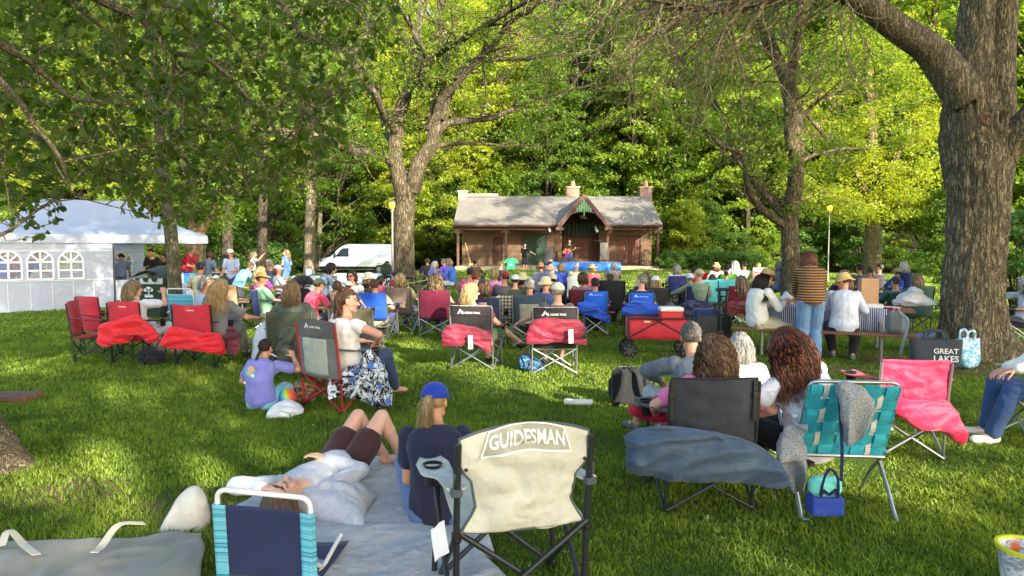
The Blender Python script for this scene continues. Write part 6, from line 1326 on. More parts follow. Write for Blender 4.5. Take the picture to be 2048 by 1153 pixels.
bag_px('crumpled white cloth on the grass beside the girl with the braid', 6.82, [(530, 828, 838), (545, 812, 839), (566, 802, 838), (585, 806, 832), (601, 818, 826)], cloth((226, 228, 232), .9, .02), 'cloth', 'cloth', .10, 15, .03)
bag_px('yellow and blue snack packet standing on the grass behind the ball', 7.45, [(580, 768, 800), (592, 764, 806), (610, 766, 808), (626, 772, 804)], pattern('floral', (196, 168, 70), (70, 96, 130), 16, (150, 60, 50)), 'snack_packet', 'packet', .03, 5, .008)
# ------------------------------------------------ grey chair with red frame + woman
rz = R(-36); RD = plain((172, 44, 50), .35, .2, 'red_enamel'); loc = np.array((-1.98, 7.02, 0)) + fwd(rz) * .25
camp_chair('grey camping chair with red metal frame holding the long haired woman in white', loc, rz, cloth((104, 108, 106), .8, .012), RD, w=.60, h=.93, topc=cloth((84, 86, 86)), panel=cloth((168, 172, 160), .8, .01), trim=cloth((150, 52, 62)), fine=True, toph=.16, top=.03, logo=('mount', 'OZARK TRAIL', .17, .86), armc=cloth((84, 86, 90)), rt=.013)
person('woman with long curly brown hair and topknot in white sleeveless top, looking right', loc + fwd(rz) * .02 + np.array((.10, 0, .04)), rz, dict(SIT, size=1.0, hyaw=-.68, hpitch=-.05, tor=(.10, -.12, 1), wide=1.15, handR=(.30, .10, .66), elpR=(1, .15, -.2), handL=(-.1, .28, .62), yaw=-.15), (214, 160, 136), cloth((230, 228, 226), .85, .01), .10, cloth((54, 68, 98)), .98, None, 'bun', (66, 42, 30), (132, 92, 62), fine=True, extra_key='redw')
PATB = pattern('floral', (218, 224, 232), (24, 26, 34), 9, (70, 110, 190))
bag_px('black white and blue patterned blanket hanging from the red framed chair', 6.95, [(655, 745, 790), (668, 760, 795), (690, 735, 792), (715, 725, 800), (738, 700, 812), (760, 720, 815), (782, 780, 812)], PATB, 'patterned_blanket', 'blanket', .07, 21, .05, vert=True)
# ------------------------------------------------ black chair, long blue bag, curly woman
rz = R(2); loc = np.array((X(1425, 4.25), 4.25 + .25, 0)); CH = cloth((50, 52, 58), .75, .012)
camp_chair('charcoal camping chair under the curly haired woman in pink', loc, rz, CH, DKF, w=.54, h=.88, fine=True, arms=True, rt=.012, seat_h=.40, seatc=CH, trim=cloth((40, 30, 36)))
person('woman with voluminous curly brown hair in a pink tee, seen from behind', loc + np.array((.06, .02, -.05)), rz, dict(SIT, size=.95, hyaw=-.25, hpitch=-.15, tor=(.08, -.06, 1), pel=(0, -.04, .40), wide=1.12, handL=(-.30, .18, .58), handR=(.32, .14, .56), elpR=(1, -.5, -.2), elpL=(-1, -.5, -.2)), (222, 160, 136), cloth((240, 120, 170), .85, .01), .34, cloth((190, 30, 50)), .95, plain((60, 62, 68), .6), 'curly', (98, 68, 46), (200, 158, 112), fine=True, extra_key='curlw')
BAGB = nylon((52, 74, 98))
bag_px('long slate blue carry bag draped behind the charcoal chair', 3.98, [(1250, 868, 932), (1275, 856, 940), (1330, 847, 950), (1400, 856, 958), (1470, 872, 968), (1530, 895, 978), (1570, 925, 986), (1592, 955, 976)], BAGB, 'chair_bag', 'bag', .055, 3, .02, cord=[(1250, 930), (1248, 960), (1258, 985), (1262, 968)], yf=lambda x, z: .05 * np.sin(x * 5))
for dx, yy in ((-.255, -.30), (.262, -.30)): tag(put('strap', MB().beam((0, 0, -.13), (0, 0, .13), .028, .006, up=(0, 1, 0), bev=.002).box((0, -.008, .04), (.04, .012, .045), .004), BLACKM(), None, (loc[0] + dx, loc[1] + yy - .02, .74)), 'black buckle strap on the %s post of the charcoal chair' % ('left' if dx < 0 else 'right'), 'strap')
bag_px('crimson jacket with blue cuff thrown over the charcoal chair arm', 4.75, [(1255, 805, 822), (1285, 808, 836), (1315, 790, 842), (1345, 785, 838)], cloth((178, 26, 52), .8, .02), 'jacket', 'jacket', .07, 13, .025)
# ------------------------------------------------ man in grey, woman in white vest
mg = np.array((X(1395, 5.65), 5.65, 0))
person('balding man in a grey long sleeved shirt sitting low with one arm on his knee', mg, R(14), dict(SIT, pel=(0, -.04, .27), size=1.02, tor=(.0, .10, 1), slouch=.05, hyaw=-.35, hpitch=-.05, wide=1.18, handL=(-.14, .42, .52), elpL=(-1, -.25, .35), handR=(.25, .30, .5), footL=(-.26, .62, .09), footR=(.2, .62, .09), knpL=(-.3, .5, 1)), (206, 150, 122), cloth((104, 110, 120), .8, .012), .95, cloth((176, 182, 186)), .60, plain((90, 90, 92), .6), 'short', (92, 84, 76), (150, 144, 136), fine=True, extra_key='greym')
mw = np.array((X(1497, 5.5), 5.6, 0))
person('grey haired woman in a quilted white vest sitting low beside the man in grey', mw, R(8), dict(SIT, pel=(0, -.04, .26), size=.93, tor=(0, .04, 1), slouch=.05, hyaw=-.2, handL=(-.2, .30, .5), handR=(.2, .3, .5), footL=(-.15, .62, .09), footR=(.15, .62, .09)), (214, 164, 140), cloth((224, 228, 232), .7, .03, 12), .30, cloth((60, 62, 70)), .95, plain((200, 200, 204), .6), 'bob', (150, 146, 140), (206, 202, 196), fine=True, extra_key='vestw')
beach_chair('low beach chair with light blue back behind the woman in the white vest', mw + (.04, -.02, 0), R(8), .46, .50, WHF, cloth((120, 160, 210)), seat=.14, lean=.12)
beach_chair('low tan beach chair under the man in the grey shirt', mg + (0, -.0, 0), R(14), .50, .42, WHF, cloth((150, 150, 140)), seat=.15, lean=.08)
bag_px('grey and white cooler bag between the vest woman and the leaning woman', 5.15, [(1508, 800, 850), (1520, 796, 858), (1545, 800, 860), (1562, 808, 855)], cloth((150, 156, 160)), 'cooler_bag', 'bag', .10, 31, .012)
# ------------------------------------------------ teal webbed lawn chair
def lawn_chair(label, loc, rz, w=.54, h=.86):
    o = empty('lawn_chair', loc, rz); tag(o, label, 'lawn chair'); hw = w / 2; b0 = np.array((0, -.10, .36)); b1 = np.array((0, -.33, h)); TL = cloth((56, 178, 196), .55, .004, 30); WT = cloth((214, 214, 200), .6, .004, 30)
    def pt(u, v, off=0): q = b0 + (b1 - b0) * v; return (u * hw, q[1] - off, q[2] - off * .4)
    r = .05; arc = [pt(-1, -.05), pt(-1, .5), pt(-1, .92)] + [(-hw + r * (1 - cos(t)), *pt(0, .92 + .09 * sin(t))[1:]) for t in np.linspace(.3, pi / 2, 5)]
    put('frame', MB().tube(arc + [(-a[0], a[1], a[2]) for a in arc[::-1]], .0125, 12), ALU, o)
    for s in (-1, 1):
        put('leg', MB().tube(spline([(s * (hw + .02), .28, .60), (s * (hw + .02), .12, .44), (s * (hw + .02), -.12, .22), (s * (hw + .02), -.26, .06), (s * (hw + .02), -.31, .012), (s * (hw - .02), -.33, .012)], 20), .0125, 12), ALU, o)
        put('leg', MB().tube(spline([(s * (hw + .02), -.14, .40), (s * (hw + .02), .1, .2), (s * (hw + .02), .26, .012), (s * (hw - .02), .28, .012)], 16), .0125, 12), ALU, o)
        put('armrest', MB().box((s * (hw + .03), .04, .615), (.04, .42, .022), .009).tube([(s * (hw + .02), -.2, .56), (s * (hw + .02), .26, .60)], .011, 8), WHF, o)
    put('crossbar', MB().tube([(-hw - .01, -.13, .36), (hw + .01, -.13, .36)], .012, 8), ALU, o)
    def band(name, a, b, horiz, k, mat_, wd, nn):
        t = np.linspace(-1.04, 1.04, 40) if horiz else np.linspace(-.0, .99, 34); g = []
        for x in t:
            if horiz: v = a; u = x; ph = (x + 1) / 2 * nn * pi
            else: u = a; v = x; ph = x * nn * pi
            off = .016 + .0075 * sin(ph + k * pi) * (1 if horiz else -1)
            if horiz: g.append([pt(u, v - wd / 2, off), pt(u, v + wd / 2, off)])
            else: g.append([pt(u - wd / 2, v, off), pt(u + wd / 2, v, off)])
        put(name, MB().sheet(np.array(g), .0015), mat_, o)
    for i in range(6): band('webbing', .085 + i * .162, 0, True, i % 2, cloth((46, 162, 180), .55, .004, 30), .135, 5)
    for i, (u, wd, m) in enumerate(((-.84, .26, TL), (-.62, .12, WT), (-.38, .32, TL), (0.0, .34, TL), (.38, .32, TL), (.62, .12, WT), (.84, .26, TL))): band('webbing', u, 0, False, (0, 0, 1, 0, 1, 1, 0)[i], m, wd, 6)
    g = [[(u * hw, y, .365 + .06 * (y + .1) - .02 * (1 - u * u)) for y in np.linspace(-.10, .36, 8)] for u in np.linspace(-1, 1, 8)]; put('seat', MB().sheet(np.array(g), .004), TL, o); return o
lc = np.array((X(1702, 4.25), 4.42, 0)); lawn_chair('aluminium lawn chair with woven teal and white webbing', lc, R(-6), .52, .87)
person('woman with long auburn hair leaning left out of the teal lawn chair', lc + np.array((-.09, .08, -.04)), R(20), dict(SIT, size=1.0, tor=(-.26, .06, 1), hyaw=.15, hpitch=-.25, hroll=-.22, wide=1.12, pel=(0, 0, .43), handL=(-.38, .34, .58), elpL=(-.8, -.5, -.3), handR=(-.22, .38, .58), elpR=(.8, -.5, -.3), footL=(-.30, .50, .09), footR=(-.12, .52, .09)), (186, 124, 92), cloth((232, 230, 236), .8, .012), .20, cloth((30, 30, 36)), .98, plain((220, 218, 214), .6), 'wavy', (78, 38, 26), (176, 98, 56), fine=True, extra_key='auburn')
HOOD = NT('heather_knit'); _n = HOOD.noise(HOOD.co(scale=(1, 1, .5)), 220, 3, .8); HOOD.base(HOOD.ramp(_n, [(.38, lin((88, 90, 94))), (.62, lin((186, 188, 188)))])); HOOD.rough(.95); HOOD.bump(_n, .004); HOOD = HOOD.m
bag_px('heather grey hooded jacket slung over the top of the teal lawn chair', 4.03, [(1676, 766, 800), (1684, 762, 845), (1698, 764, 885), (1714, 768, 893), (1730, 778, 872), (1748, 796, 846)], HOOD, 'hooded_jacket', 'jacket', .035, 17, .034, vert=True)
bag_px('heather grey cardigan hanging off the left side of the teal lawn chair', 4.18, [(1556, 905, 925), (1568, 880, 955), (1585, 856, 975), (1602, 850, 988), (1617, 845, 980)], HOOD, 'cardigan', 'cardigan', .035, 19, .036, vert=True)
def lunch_bag():
    D = 3.93; c = P(1648, 1028, D); o = empty('lunch_bag', c); tag(o, 'mint and royal blue lunch bag hanging by its strap behind the teal lawn chair', 'lunch bag'); w, hh = .195, .225
    MT = cloth((120, 214, 196), .7, .012); BL = cloth((32, 62, 150), .7, .012); NV = cloth((24, 32, 72))
    put('lower_body', blend(MB().box((0, 0, .058), (w, .12, .115), .012), .009, 3), BL, o); put('upper_body', blend(MB().box((0, 0, .165), (w - .008, .112, .125), .035), .009, 3), MT, o)
    put('handle', MB().tube(spline([(-.05, -.055, .13), (-.035, -.07, .24), (.0, -.06, .285), (.04, -.07, .24), (.055, -.055, .12)], 18), (.008), 6), NV, o)
    zig = [(-.055, .10), (-.04, .15), (-.03, .15), (0, .125), (.03, .15), (.04, .15), (.055, .10), (.04, .10), (.032, .125), (0, .105), (-.032, .125), (-.04, .10)]; put('emblem', MB().prism([(x, -.0605, z + .02) for x, z in zig], (0, .004, 0)), NV, o)
    a = P(1684, 770, 4.02); b = np.array(c); put('strap', MB().sheet(np.stack([np.array(spline([np.array(P(1674, 775, 4.06)) - b, np.array(P(1679, 800, 3.99)) - b, np.array(P(1684, 900, 3.96)) - b, (.085, -.02, .20)], 24)) + np.array((s * .010, 0, 0)) for s in (-1, 1)], 1), .002), NV, o)
lunch_bag()
# ------------------------------------------------ pink chair
PK = nylon((204, 34, 82)); PK2 = nylon((200, 12, 68)); rz = R(-6); loc = np.array((X(1840, 5.3), 5.3 + .25, 0))
camp_chair('bright pink camping chair with silver legs, empty, right of the teal lawn chair', loc, rz, PK, ALU, w=.50, h=.82, fine=True, armc=PK2, seatc=PK2, rt=.0115, wr=.024, sag=.02, seat_h=.43, seed=3)
bag_px('hot pink carry bag hanging off the pink camping chair', 5.12, [(1792, 790, 822), (1830, 798, 850), (1870, 800, 862), (1900, 800, 868), (1922, 822, 882), (1938, 850, 888), (1948, 868, 880)], PK2, 'chair_bag', 'bag', .05, 8, .022)
tag(put('magazine', MB().box((0, 0, 0), (.30, .22, .012), .003), pattern('floral', (206, 186, 150), (150, 90, 60), 12), None, (X(1822, 5.3), 5.42, .445), rot=(R(6), R(8), R(-12))), 'folded magazine on the seat of the pink camping chair', 'magazine')
# ------------------------------------------------ right edge: person in jeans
loc = np.array((X(2128, 5.75), 5.8, 0)); rz = R(78)
camp_chair('striped camping chair facing left at the right edge, holding the person in jeans', loc, rz, cloth((140, 150, 150)), ALU, w=.54, h=.86, armc=pattern('stripe', (196, 80, 130), (150, 200, 120), 9), seatc=cloth((120, 110, 130)), rt=.0115, fine=True)
person('person in blue jeans facing left at the right edge of the lawn', loc, rz, dict(SIT, hyaw=.1, handL=(-.10, .36, .64), handR=(.10, .34, .62), footL=(-.12, .50, .09), footR=(.14, .44, .09)), (216, 166, 140), cloth((230, 228, 224)), .95, cloth((58, 84, 130), .85, .012), .98, plain((214, 212, 208), .6), 'short', (90, 70, 50), fine=True, extra_key='jeans')
def tub():
    o = empty('tub', (X(2086, 3.24), 3.24, -.02)); tag(o, 'white tub with a yellow rim at the bottom right corner', 'tub')
    put('body', MB().lathe([(0, .01), (.10, .0), (.13, .22), (.137, .25), (.128, .25), (.12, .22), (.095, .02), (0, .02)], n=32), pattern('floral', (228, 226, 222), (160, 160, 166), 7, (230, 120, 60)), o)
    put('rim', MB().lathe([(.13, .236), (.142, .238), (.142, .256), (.126, .256), (.126, .24)], n=32), plain((222, 218, 40), .4), o)
tub()
# ------------------------------------------------ backpack, towel, left bench
def backpack():
    D = 7.25; o = empty('backpack', (X(1257, D), D, 0), R(6)); tag(o, 'black backpack with padded shoulder straps standing on the grass', 'backpack'); BK = cloth((20, 20, 23), .7, .01); BK2 = cloth((30, 29, 31), .75, .01)
    b = MB().box((0, 0, .21), (.34, .20, .42), .07).box((0, .06, .18), (.38, .16, .30), .06); me = blend(b, .012, 3, .6); put('body', me, BK, o)
    put('back_panel', blend(MB().box((0, -.10, .21), (.26, .04, .34), .015), .01, 2), BK2, o)
    for s in (-1, 1): put('shoulder_strap', MB().tube(spline([(s * .05, -.11, .40), (s * .075, -.17, .36), (s * .10, -.19, .22), (s * .15, -.17, .08), (s * .17, -.12, .03)], 20), [(.032, .010)] * 20, 10, ref=(1, 0, 0)), BK2, o)
    put('grab_handle', MB().tube(spline([(-.04, -.08, .41), (0, -.09, .45), (.04, -.08, .41)], 10), .009, 6), BK, o); put('side_pocket', blend(MB().ball((.20, .02, .22), (.06, .09, .14)), .012, 2), BK, o)
backpack()
tag(put('towel', MB().tube([(-.15, 0, .035), (.15, 0, .035)], .035, 16).tube([(-.152, 0, .035), (.152, 0, .035)], .02, 12), cloth((228, 226, 216), .9, .01), None, (X(1158, 7.2), 7.2, .01), R(-8)), 'small rolled white towel on the sunlit grass left of the backpack', 'towel')
o = empty('bench', (X(46, 5.65) - .8, 5.72, 0)); put('seat', MB().box((0, -.065, .43), (1.6, .12, .045), .006).box((0, .065, .43), (1.6, .12, .045), .006), plain((104, 70, 54), .6, 0, 'stained_wood', .25, .004, 5), o); tag(o, 'brown plank bench mostly out of frame behind the left oak trunk', 'bench')
for s in (-.6, .15): put('leg', MB().tube([(s, -.07, .41), (s, -.12, 0)], .022, 8), steel(), o)
# ================================================================== seated crowd and everything around it
def face(x, y, tx=3.7, ty=44.0): return -math.atan2(tx - x, ty - y)
SK1, SK2, SK3, SK4 = (218, 166, 138), (206, 150, 120), (184, 128, 98), (232, 180, 156)
NAV, BLK_, GRN_, MAR, RYL, GRY = (34, 42, 74), (34, 34, 38), (56, 66, 50), (108, 26, 48), (34, 84, 190), (120, 122, 124)
SILV, BLF = ALU, BLACKM()
HC = dict(br=((80, 56, 40), (130, 96, 66)), dk=((38, 28, 24), (66, 50, 40)), bl=((170, 140, 92), (222, 196, 146)), gy=((140, 136, 128), (196, 192, 184)), wh=((206, 200, 188), (240, 236, 228)), au=((110, 62, 40), (170, 104, 66)), sb=((128, 102, 74), (184, 158, 120)))
def crowd(px, yt, label, pose='sit', sk=SK1, shirt=(90, 96, 110), hair='short', hc='br', hat=None, hatc=(222, 214, 190), chair=None, fr=None, D=None, rz=None, legs=(70, 74, 86), sleeve=.34, leglen=.97, glasses=False, shirtm=None, chairkw=None, group=None, z=0.0, off=(0, 0)):
    D = D or 670.0 / (yt - 498); x = X(px, D); g = gzf(x, D) + z; r = face(x, D) if rz is None else rz
    ht = 1.68 - (yt - 498) * D / 1365.0
    std = pose.startswith('stand'); nom = 1.70 if std else (1.19 if 'bench' not in pose else 1.29) * (1 if pose != 'kid' else .78)
    if hat: nom += .02
    sc_ = 1.0 if not std else max(.85, min(1.1, (ht - g) / nom)); dz = 0 if std else max(-.10, min(.12, (ht - g) - nom))
    if shirtm is None and shirt is not None and rnd.random() < .3: shirtm = pattern(rnd.choice(['stripe', 'floral', 'plaid']), shirt, tuple(min(255, int(q * 1.22 + 22)) for q in shirt), rnd.choice([9, 13, 18]))
    o, J = person(label, (x + off[0], D + off[1], g + dz), r, pose, sk, shirtm or cloth(shirt, .85, .012), sleeve, cloth(legs, .85, .01), leglen, plain((70, 66, 62), .7), hair, *HC[hc], hat=hat, hatc=cloth(hatc, .85, .006), glasses=glasses, group=group)
    if std: o.scale = (sc_,) * 3
    if chair is not None: 
        kw = dict(w=.54, h=.86); kw.update(chairkw or {}); lab = kw.pop('label'); camp_chair(lab, (x, D, g), r, cloth(chair, .75, .012) if not hasattr(chair, 'name') else chair, fr or SILV, **kw)
    return o
# ---- row of near chairs ------------------------------------------------
def placed_chair(px, Dr, label, rz, back, fr, **kw):
    loc = np.array((X(px, Dr), Dr, 0)) + fwd(rz) * .25; camp_chair(label, loc, rz, back, fr, **kw); return loc
OZ = cloth((44, 40, 42), .75, .012); OZR = cloth((140, 34, 54), .75, .012)
l = placed_chair(943, 9.36, 'black and maroon camping chair left of its twin, holding the blonde woman with sunglasses', R(-12), OZ, SILV, w=.58, h=.90, topc=OZ, trim=cloth((216, 214, 208)), logo=('mount', 'OZARK TRAIL', .22, .81), armc=OZR, seatc=OZR, fine=False)
person('blonde woman with sunglasses turned right in the black and maroon chair', l, R(-22), dict(SIT, hyaw=-.8, hpitch=-.05, footR=(.42, .62, .30), footL=(.0, .42, .09), handR=(.30, .2, .6)), SK1, cloth((120, 60, 70)), .30, cloth((96, 120, 90)), .45, plain((30, 28, 28), .6), 'bob', *HC['bl'], glasses=True, fine=True, extra_key='ozl', legkind='shorts')
l = placed_chair(1110, 9.0, 'black and maroon camping chair, right one of the twin pair, left of the red wagon', R(2), OZ, SILV, w=.58, h=.91, topc=OZ, trim=cloth((216, 214, 208)), logo=('mount', 'OZARK TRAIL', .22, .82), armc=OZR, seatc=OZR)
person('man in a white and pale blue cap reaching out his left hand', l + (.05, .05, .02), R(2), dict(SIT, hyaw=.25, handL=(-.48, .22, .64), elpL=(-.4, -.6, -.5)), SK1, cloth((84, 80, 80)), .34, cloth((90, 86, 80)), .5, plain((110, 110, 112), .6), 'short', *HC['gy'], hat='cap', hatc=cloth((226, 220, 192)), fine=True, extra_key='ozr', legkind='shorts')
bag_px('maroon carry bag with a white tag hanging off the left black chair', 9.16, [(882, 668, 690), (895, 650, 692), (918, 648, 693), (945, 653, 690), (965, 660, 700), (982, 662, 705)], nylon((130, 26, 54)), th=.05, seed=2, wr=.025)
bag_px('maroon carry bag spread across the right black chair, tagged white', 8.82, [(1052, 668, 688), (1066, 640, 690), (1100, 636, 685), (1130, 638, 685), (1158, 640, 688), (1174, 655, 690)], nylon((140, 26, 54)), th=.05, seed=5, wr=.022)
bag_px('black sleeve of the bag on the right black chair', 8.86, [(1150, 640, 688), (1162, 642, 690), (1174, 660, 692)], nylon((38, 36, 38)), th=.06, seed=6, wr=.02)
for (x, y, D, lab) in ((941, 685, 9.0, 'white paper tag on the maroon bag of the left black chair'), (1142, 673, 8.68, 'white paper tag on the maroon bag of the right black chair')): tag(put('paper_tag', MB().sheet(np.array([[(a, .005 * sin(b * 30), b) for b in np.linspace(-.09, .09, 6)] for a in (-.03, 0, .03)]), .002), plain((230, 230, 232), .7, 0, 'paper'), None, P(x, y, D), R(8)), lab, 'tag')
# red chairs
RDC = nylon((196, 26, 52)); RDC2 = nylon((226, 24, 40)); rz = R(-4)
l = placed_chair(248, 9.75, 'red camping chair with the smoking woman, left of the other red chair', rz, RDC, BLF, w=.47, h=.93, logo=('plain', 'Coleman', .11, .86), armc=cloth((90, 20, 40)), seed=1, sag=.03)
person('woman with sandy bob and sunglasses on her head lifting her hand to her mouth', l + (.06, .04, .02), R(-10), dict(SIT, hyaw=-.75, handR=(.16, .26, 1.0), elpR=(.8, 0, -.7)), SK1, cloth((214, 218, 228)), .34, cloth((210, 212, 220)), .9, plain((120, 110, 100), .7), 'bob', *HC['sb'], fine=True, extra_key='smoke')
bag_px('bright red bag slung under the back of the left red chair', 9.55, [(193, 657, 688), (205, 645, 697), (225, 641, 690), (247, 636, 684), (272, 631, 671), (294, 646, 684), (314, 664, 681)], RDC2, th=.055, seed=12, wr=.03)
l = placed_chair(383, 9.55, 'red camping chair with scooped top edge beside the long bright red bag', rz, RDC, BLF, w=.55, h=.92, logo=('plain', 'Coleman', .12, .845), armc=cloth((90, 20, 40)), top=-.03, seed=4, sag=.03)
person('woman with big blonde waves in a grey tee leaning right in a red chair', l + (.18, .06, .04), R(-10), dict(SIT, tor=(.22, -.1, 1), hyaw=-.5, wide=1.15, handR=(.45, .3, .62)), SK2, cloth((118, 118, 116)), .34, cloth((110, 108, 100)), .95, plain((60, 60, 60), .7), 'wavy', *HC['bl'], fine=True, extra_key='blwave')
bag_px('long bright red bag stretched below the right red chair', 9.32, [(316, 684, 692), (336, 654, 698), (360, 656, 700), (386, 662, 702), (430, 666, 708), (447, 684, 709)], RDC2, th=.055, seed=14, wr=.024)
camp_chair('red camping chair seen side-on at the left end of the group', (X(188, 10.3), 10.3, 0), R(-72), RDC, BLF, w=.56, h=.90, armc=cloth((130, 20, 44)))
camp_chair('red camping chair half hidden behind the woman lifting her hand', (X(205, 11.2), 11.2, 0), R(-20), RDC, BLF, w=.50, h=.92)
bag_px('maroon pouch hanging from the right arm of the scooped red chair', 9.4, [(446, 678, 690), (452, 655, 705), (465, 655, 710), (475, 668, 700)], nylon((90, 18, 40)), th=.03, seed=3)
# green chairs
GRC = cloth((60, 66, 50), .75, .012)
l = placed_chair(577, 8.7, 'dark green camping chair with silver legs left of the red framed chair', R(4), GRC, SILV, w=.56, h=.88, armc=BLACKM() and cloth((30, 30, 32)))
person('woman with grey blonde bob seated in the dark green chair', l + (.02, .02, .06), R(0), 'sit', SK1, cloth((80, 90, 84)), .34, cloth((60, 60, 70)), .95, None, 'bob', *HC['sb'], fine=True)
bag_px('dark green bag hanging at the back right of the dark green chair', 8.5, [(552, 690, 735), (562, 660, 740), (582, 655, 738), (596, 665, 720)], nylon((52, 58, 46)), th=.06, seed=9, wr=.03)
l = placed_chair(702, 8.9, 'wide olive camping chair with silver legs just right of the curly haired woman', R(-3), cloth((84, 80, 58), .7, .014), SILV, w=.56, h=.90, sag=.03)
bag_px('large olive bag hanging under the wide olive chair', 8.72, [(690, 650, 700), (712, 642, 712), (735, 644, 708), (752, 660, 690)], nylon((64, 64, 48)), th=.07, seed=10, wr=.025)
# man on the ground
person('bald man in a white tee sitting on the grass facing right', (X(520, 9.6), 9.6, 0), R(-58), dict(POSES['ground'], hyaw=.0, hpitch=-.35, tor=(0, .28, 1), footL=(-.1, .62, .09), footR=(.1, .55, .09), knpL=(-.3, 0, 1), knpR=(.3, 0, 1)), SK2, cloth((206, 212, 228), .85, .012), .36, cloth((66, 86, 120)), .98, plain((70, 70, 74), .6), 'crop', *HC['sb'], fine=True, glasses=True, extra_key='bald')
person('child in a red jersey and dark cap sitting on the grass by the bald man', (X(553, 9.9), 9.9, 0), R(20), dict(POSES['ground'], size=.8), SK1, cloth((176, 36, 44)), .4, cloth((40, 60, 130)), .95, None, 'short', *HC['br'], hat='cap', hatc=cloth((44, 62, 66)))
# ---- crowd list ---------------------------------------------------------
crowd(418, 556, 'older woman with grey hair and blue grey tee reaching right', 'sit_eat', SK2, (140, 156, 180), 'mid', 'gy', rz=R(-50), D=11.6)
crowd(402, 527, 'dark haired man in a cream floral shirt with his back turned', 'sit_up', SK3, hair='short', hc='dk', shirtm=pattern('floral', (214, 208, 170), (170, 160, 110), 14), rz=R(5), D=15.0, z=.2)
crowd(538, 546, 'bearded man in straw hat and mint tee sitting in profile', 'sit_lookR', SK2, (150, 206, 168), 'short', 'au', 'straw', (196, 160, 96), chair=(44, 62, 120), chairkw=dict(label='navy camping chair under the bearded man in the straw hat'), rz=R(-55))
crowd(525, 536, 'woman with loose blonde hair in a magenta shirt', 'sit_up', SK1, (222, 90, 180), 'wavy', 'bl', D=16.5, rz=R(-30))
crowd(568, 530, 'smiling woman in white cap and grey tee facing right', 'sit_lookR', SK1, (188, 190, 196), 'mid', 'au', 'cap', (232, 232, 236), rz=R(-70), D=18)
crowd(535, 521, 'man with sunglasses and white hair facing the camera', 'sit_up', SK2, (150, 120, 90), 'short', 'wh', rz=R(170), glasses=True, D=23)
crowd(549, 524, 'grey haired man in a dark navy shirt, back to the camera', 'sit_big', SK2, (50, 60, 84), 'crop', 'gy', D=22)
crowd(626, 556, 'man in a coral shirt and olive cap bending forward', 'sit_fwd', SK1, (226, 70, 96), 'short', 'br', 'cap', (96, 110, 84), D=12.6, rz=R(-40))
crowd(652, 527, 'young man with dark curls in a grey shirt looking down', 'sit_fwd', SK1, (120, 134, 158), 'mid', 'dk', rz=R(-70), D=15.5, z=.12)
crowd(701, 545, 'woman in a white sleeveless top and sunglasses facing the camera', 'sit_up', SK2, (232, 230, 228), 'mid', 'dk', rz=R(176), glasses=True, sleeve=.1, chair=BLK_, fr=BLF, chairkw=dict(label='black camping chair facing the camera under the woman in white', h=.95), D=14)
crowd(703, 564, 'child in a white and blue cap seen from behind', 'kid', SK1, (50, 60, 90), 'short', 'br', 'cap', (206, 212, 232), chair=BLK_, fr=BLF, chairkw=dict(label='small black camping chair with the capped child', h=.72), D=12)
crowd(680, 568, 'small child with brown hair beside the capped child', 'kid', SK1, (150, 110, 80), 'mid', 'br', D=12.2)
crowd(756, 562, 'man with thinning brown hair in the solid blue camping chair', 'sit_big', SK2, (204, 196, 160), 'crop', 'br', chair=(24, 76, 180), chairkw=dict(label='solid royal blue camping chair just right of the olive chair', h=.86), D=13.0)
crowd(743, 546, 'person in a cream sunhat in the taupe chair', 'sit', SK1, (190, 150, 130), 'mid', 'bl', 'sun', (232, 222, 190), chair=(96, 84, 74), chairkw=dict(label='taupe camping chair under the cream sunhat'), D=14.6)
crowd(770, 556, 'child in a pink top with dark hair', 'kid', SK3, (236, 110, 150), 'mid', 'dk', D=14.2, rz=R(-40))
crowd(793, 541, 'dark haired child in a red top near the bicycles', 'kid', SK3, (170, 60, 60), 'short', 'dk', D=17)
crowd(806, 548, 'person behind the shiny brown chair by the bicycles', 'sit', SK1, (200, 170, 120), 'bob', 'bl', chair=nylon((128, 108, 94)), chairkw=dict(label='shiny brown camping chair with a bag heaped on it by the bicycles', h=.9), D=14)
crowd(779, 524, 'man in a dark grey shirt sitting beside a bicycle', 'sit', SK3, (70, 76, 96), 'short', 'dk', D=25)
crowd(876, 550, 'woman with short curly ginger blonde hair in the plain maroon chair', 'sit', SK4, (60, 30, 44), 'curly', 'sb', chair=(102, 20, 50), chairkw=dict(label='plain maroon camping chair with green seat left of the twin black chairs', w=.60, h=.90, seatc=cloth((84, 104, 92))), D=13.1, sleeve=.1)
crowd(855, 519, 'red haired person sitting at the far picnic table', 'bench', SK1, (44, 40, 44), 'short', 'au', D=25.5, rz=R(10))
crowd(863, 524, 'white haired woman in a lilac top at the far picnic table', 'bench', SK1, (140, 130, 190), 'bob', 'wh', D=24, rz=R(-80))
crowd(893, 519, 'grey haired man in a purple top at the far picnic table', 'bench', SK1, (110, 70, 180), 'short', 'gy', D=24.6, rz=R(60))
crowd(904, 519, 'blonde woman in a cornflower blue top at the end of the far picnic table', 'bench', SK1, (70, 110, 196), 'mid', 'bl', D=22.4, rz=R(75), legs=(210, 214, 216), sleeve=.9)
crowd(953, 521, 'man in a brown jacket sitting below the left porch post', 'sit', SK2, (70, 50, 46), 'short', 'dk', chair=(110, 90, 74), chairkw=dict(label='tan camping chair of the man in the brown jacket'), D=29, sleeve=.95)
crowd(943, 538, 'dark haired woman in pink left of the purple chair', 'sit', SK2, (240, 100, 150), 'short', 'dk', chair=(240, 90, 140), chairkw=dict(label='pink camping chair left of the purple chair', h=.8), D=17.5, sleeve=.1)
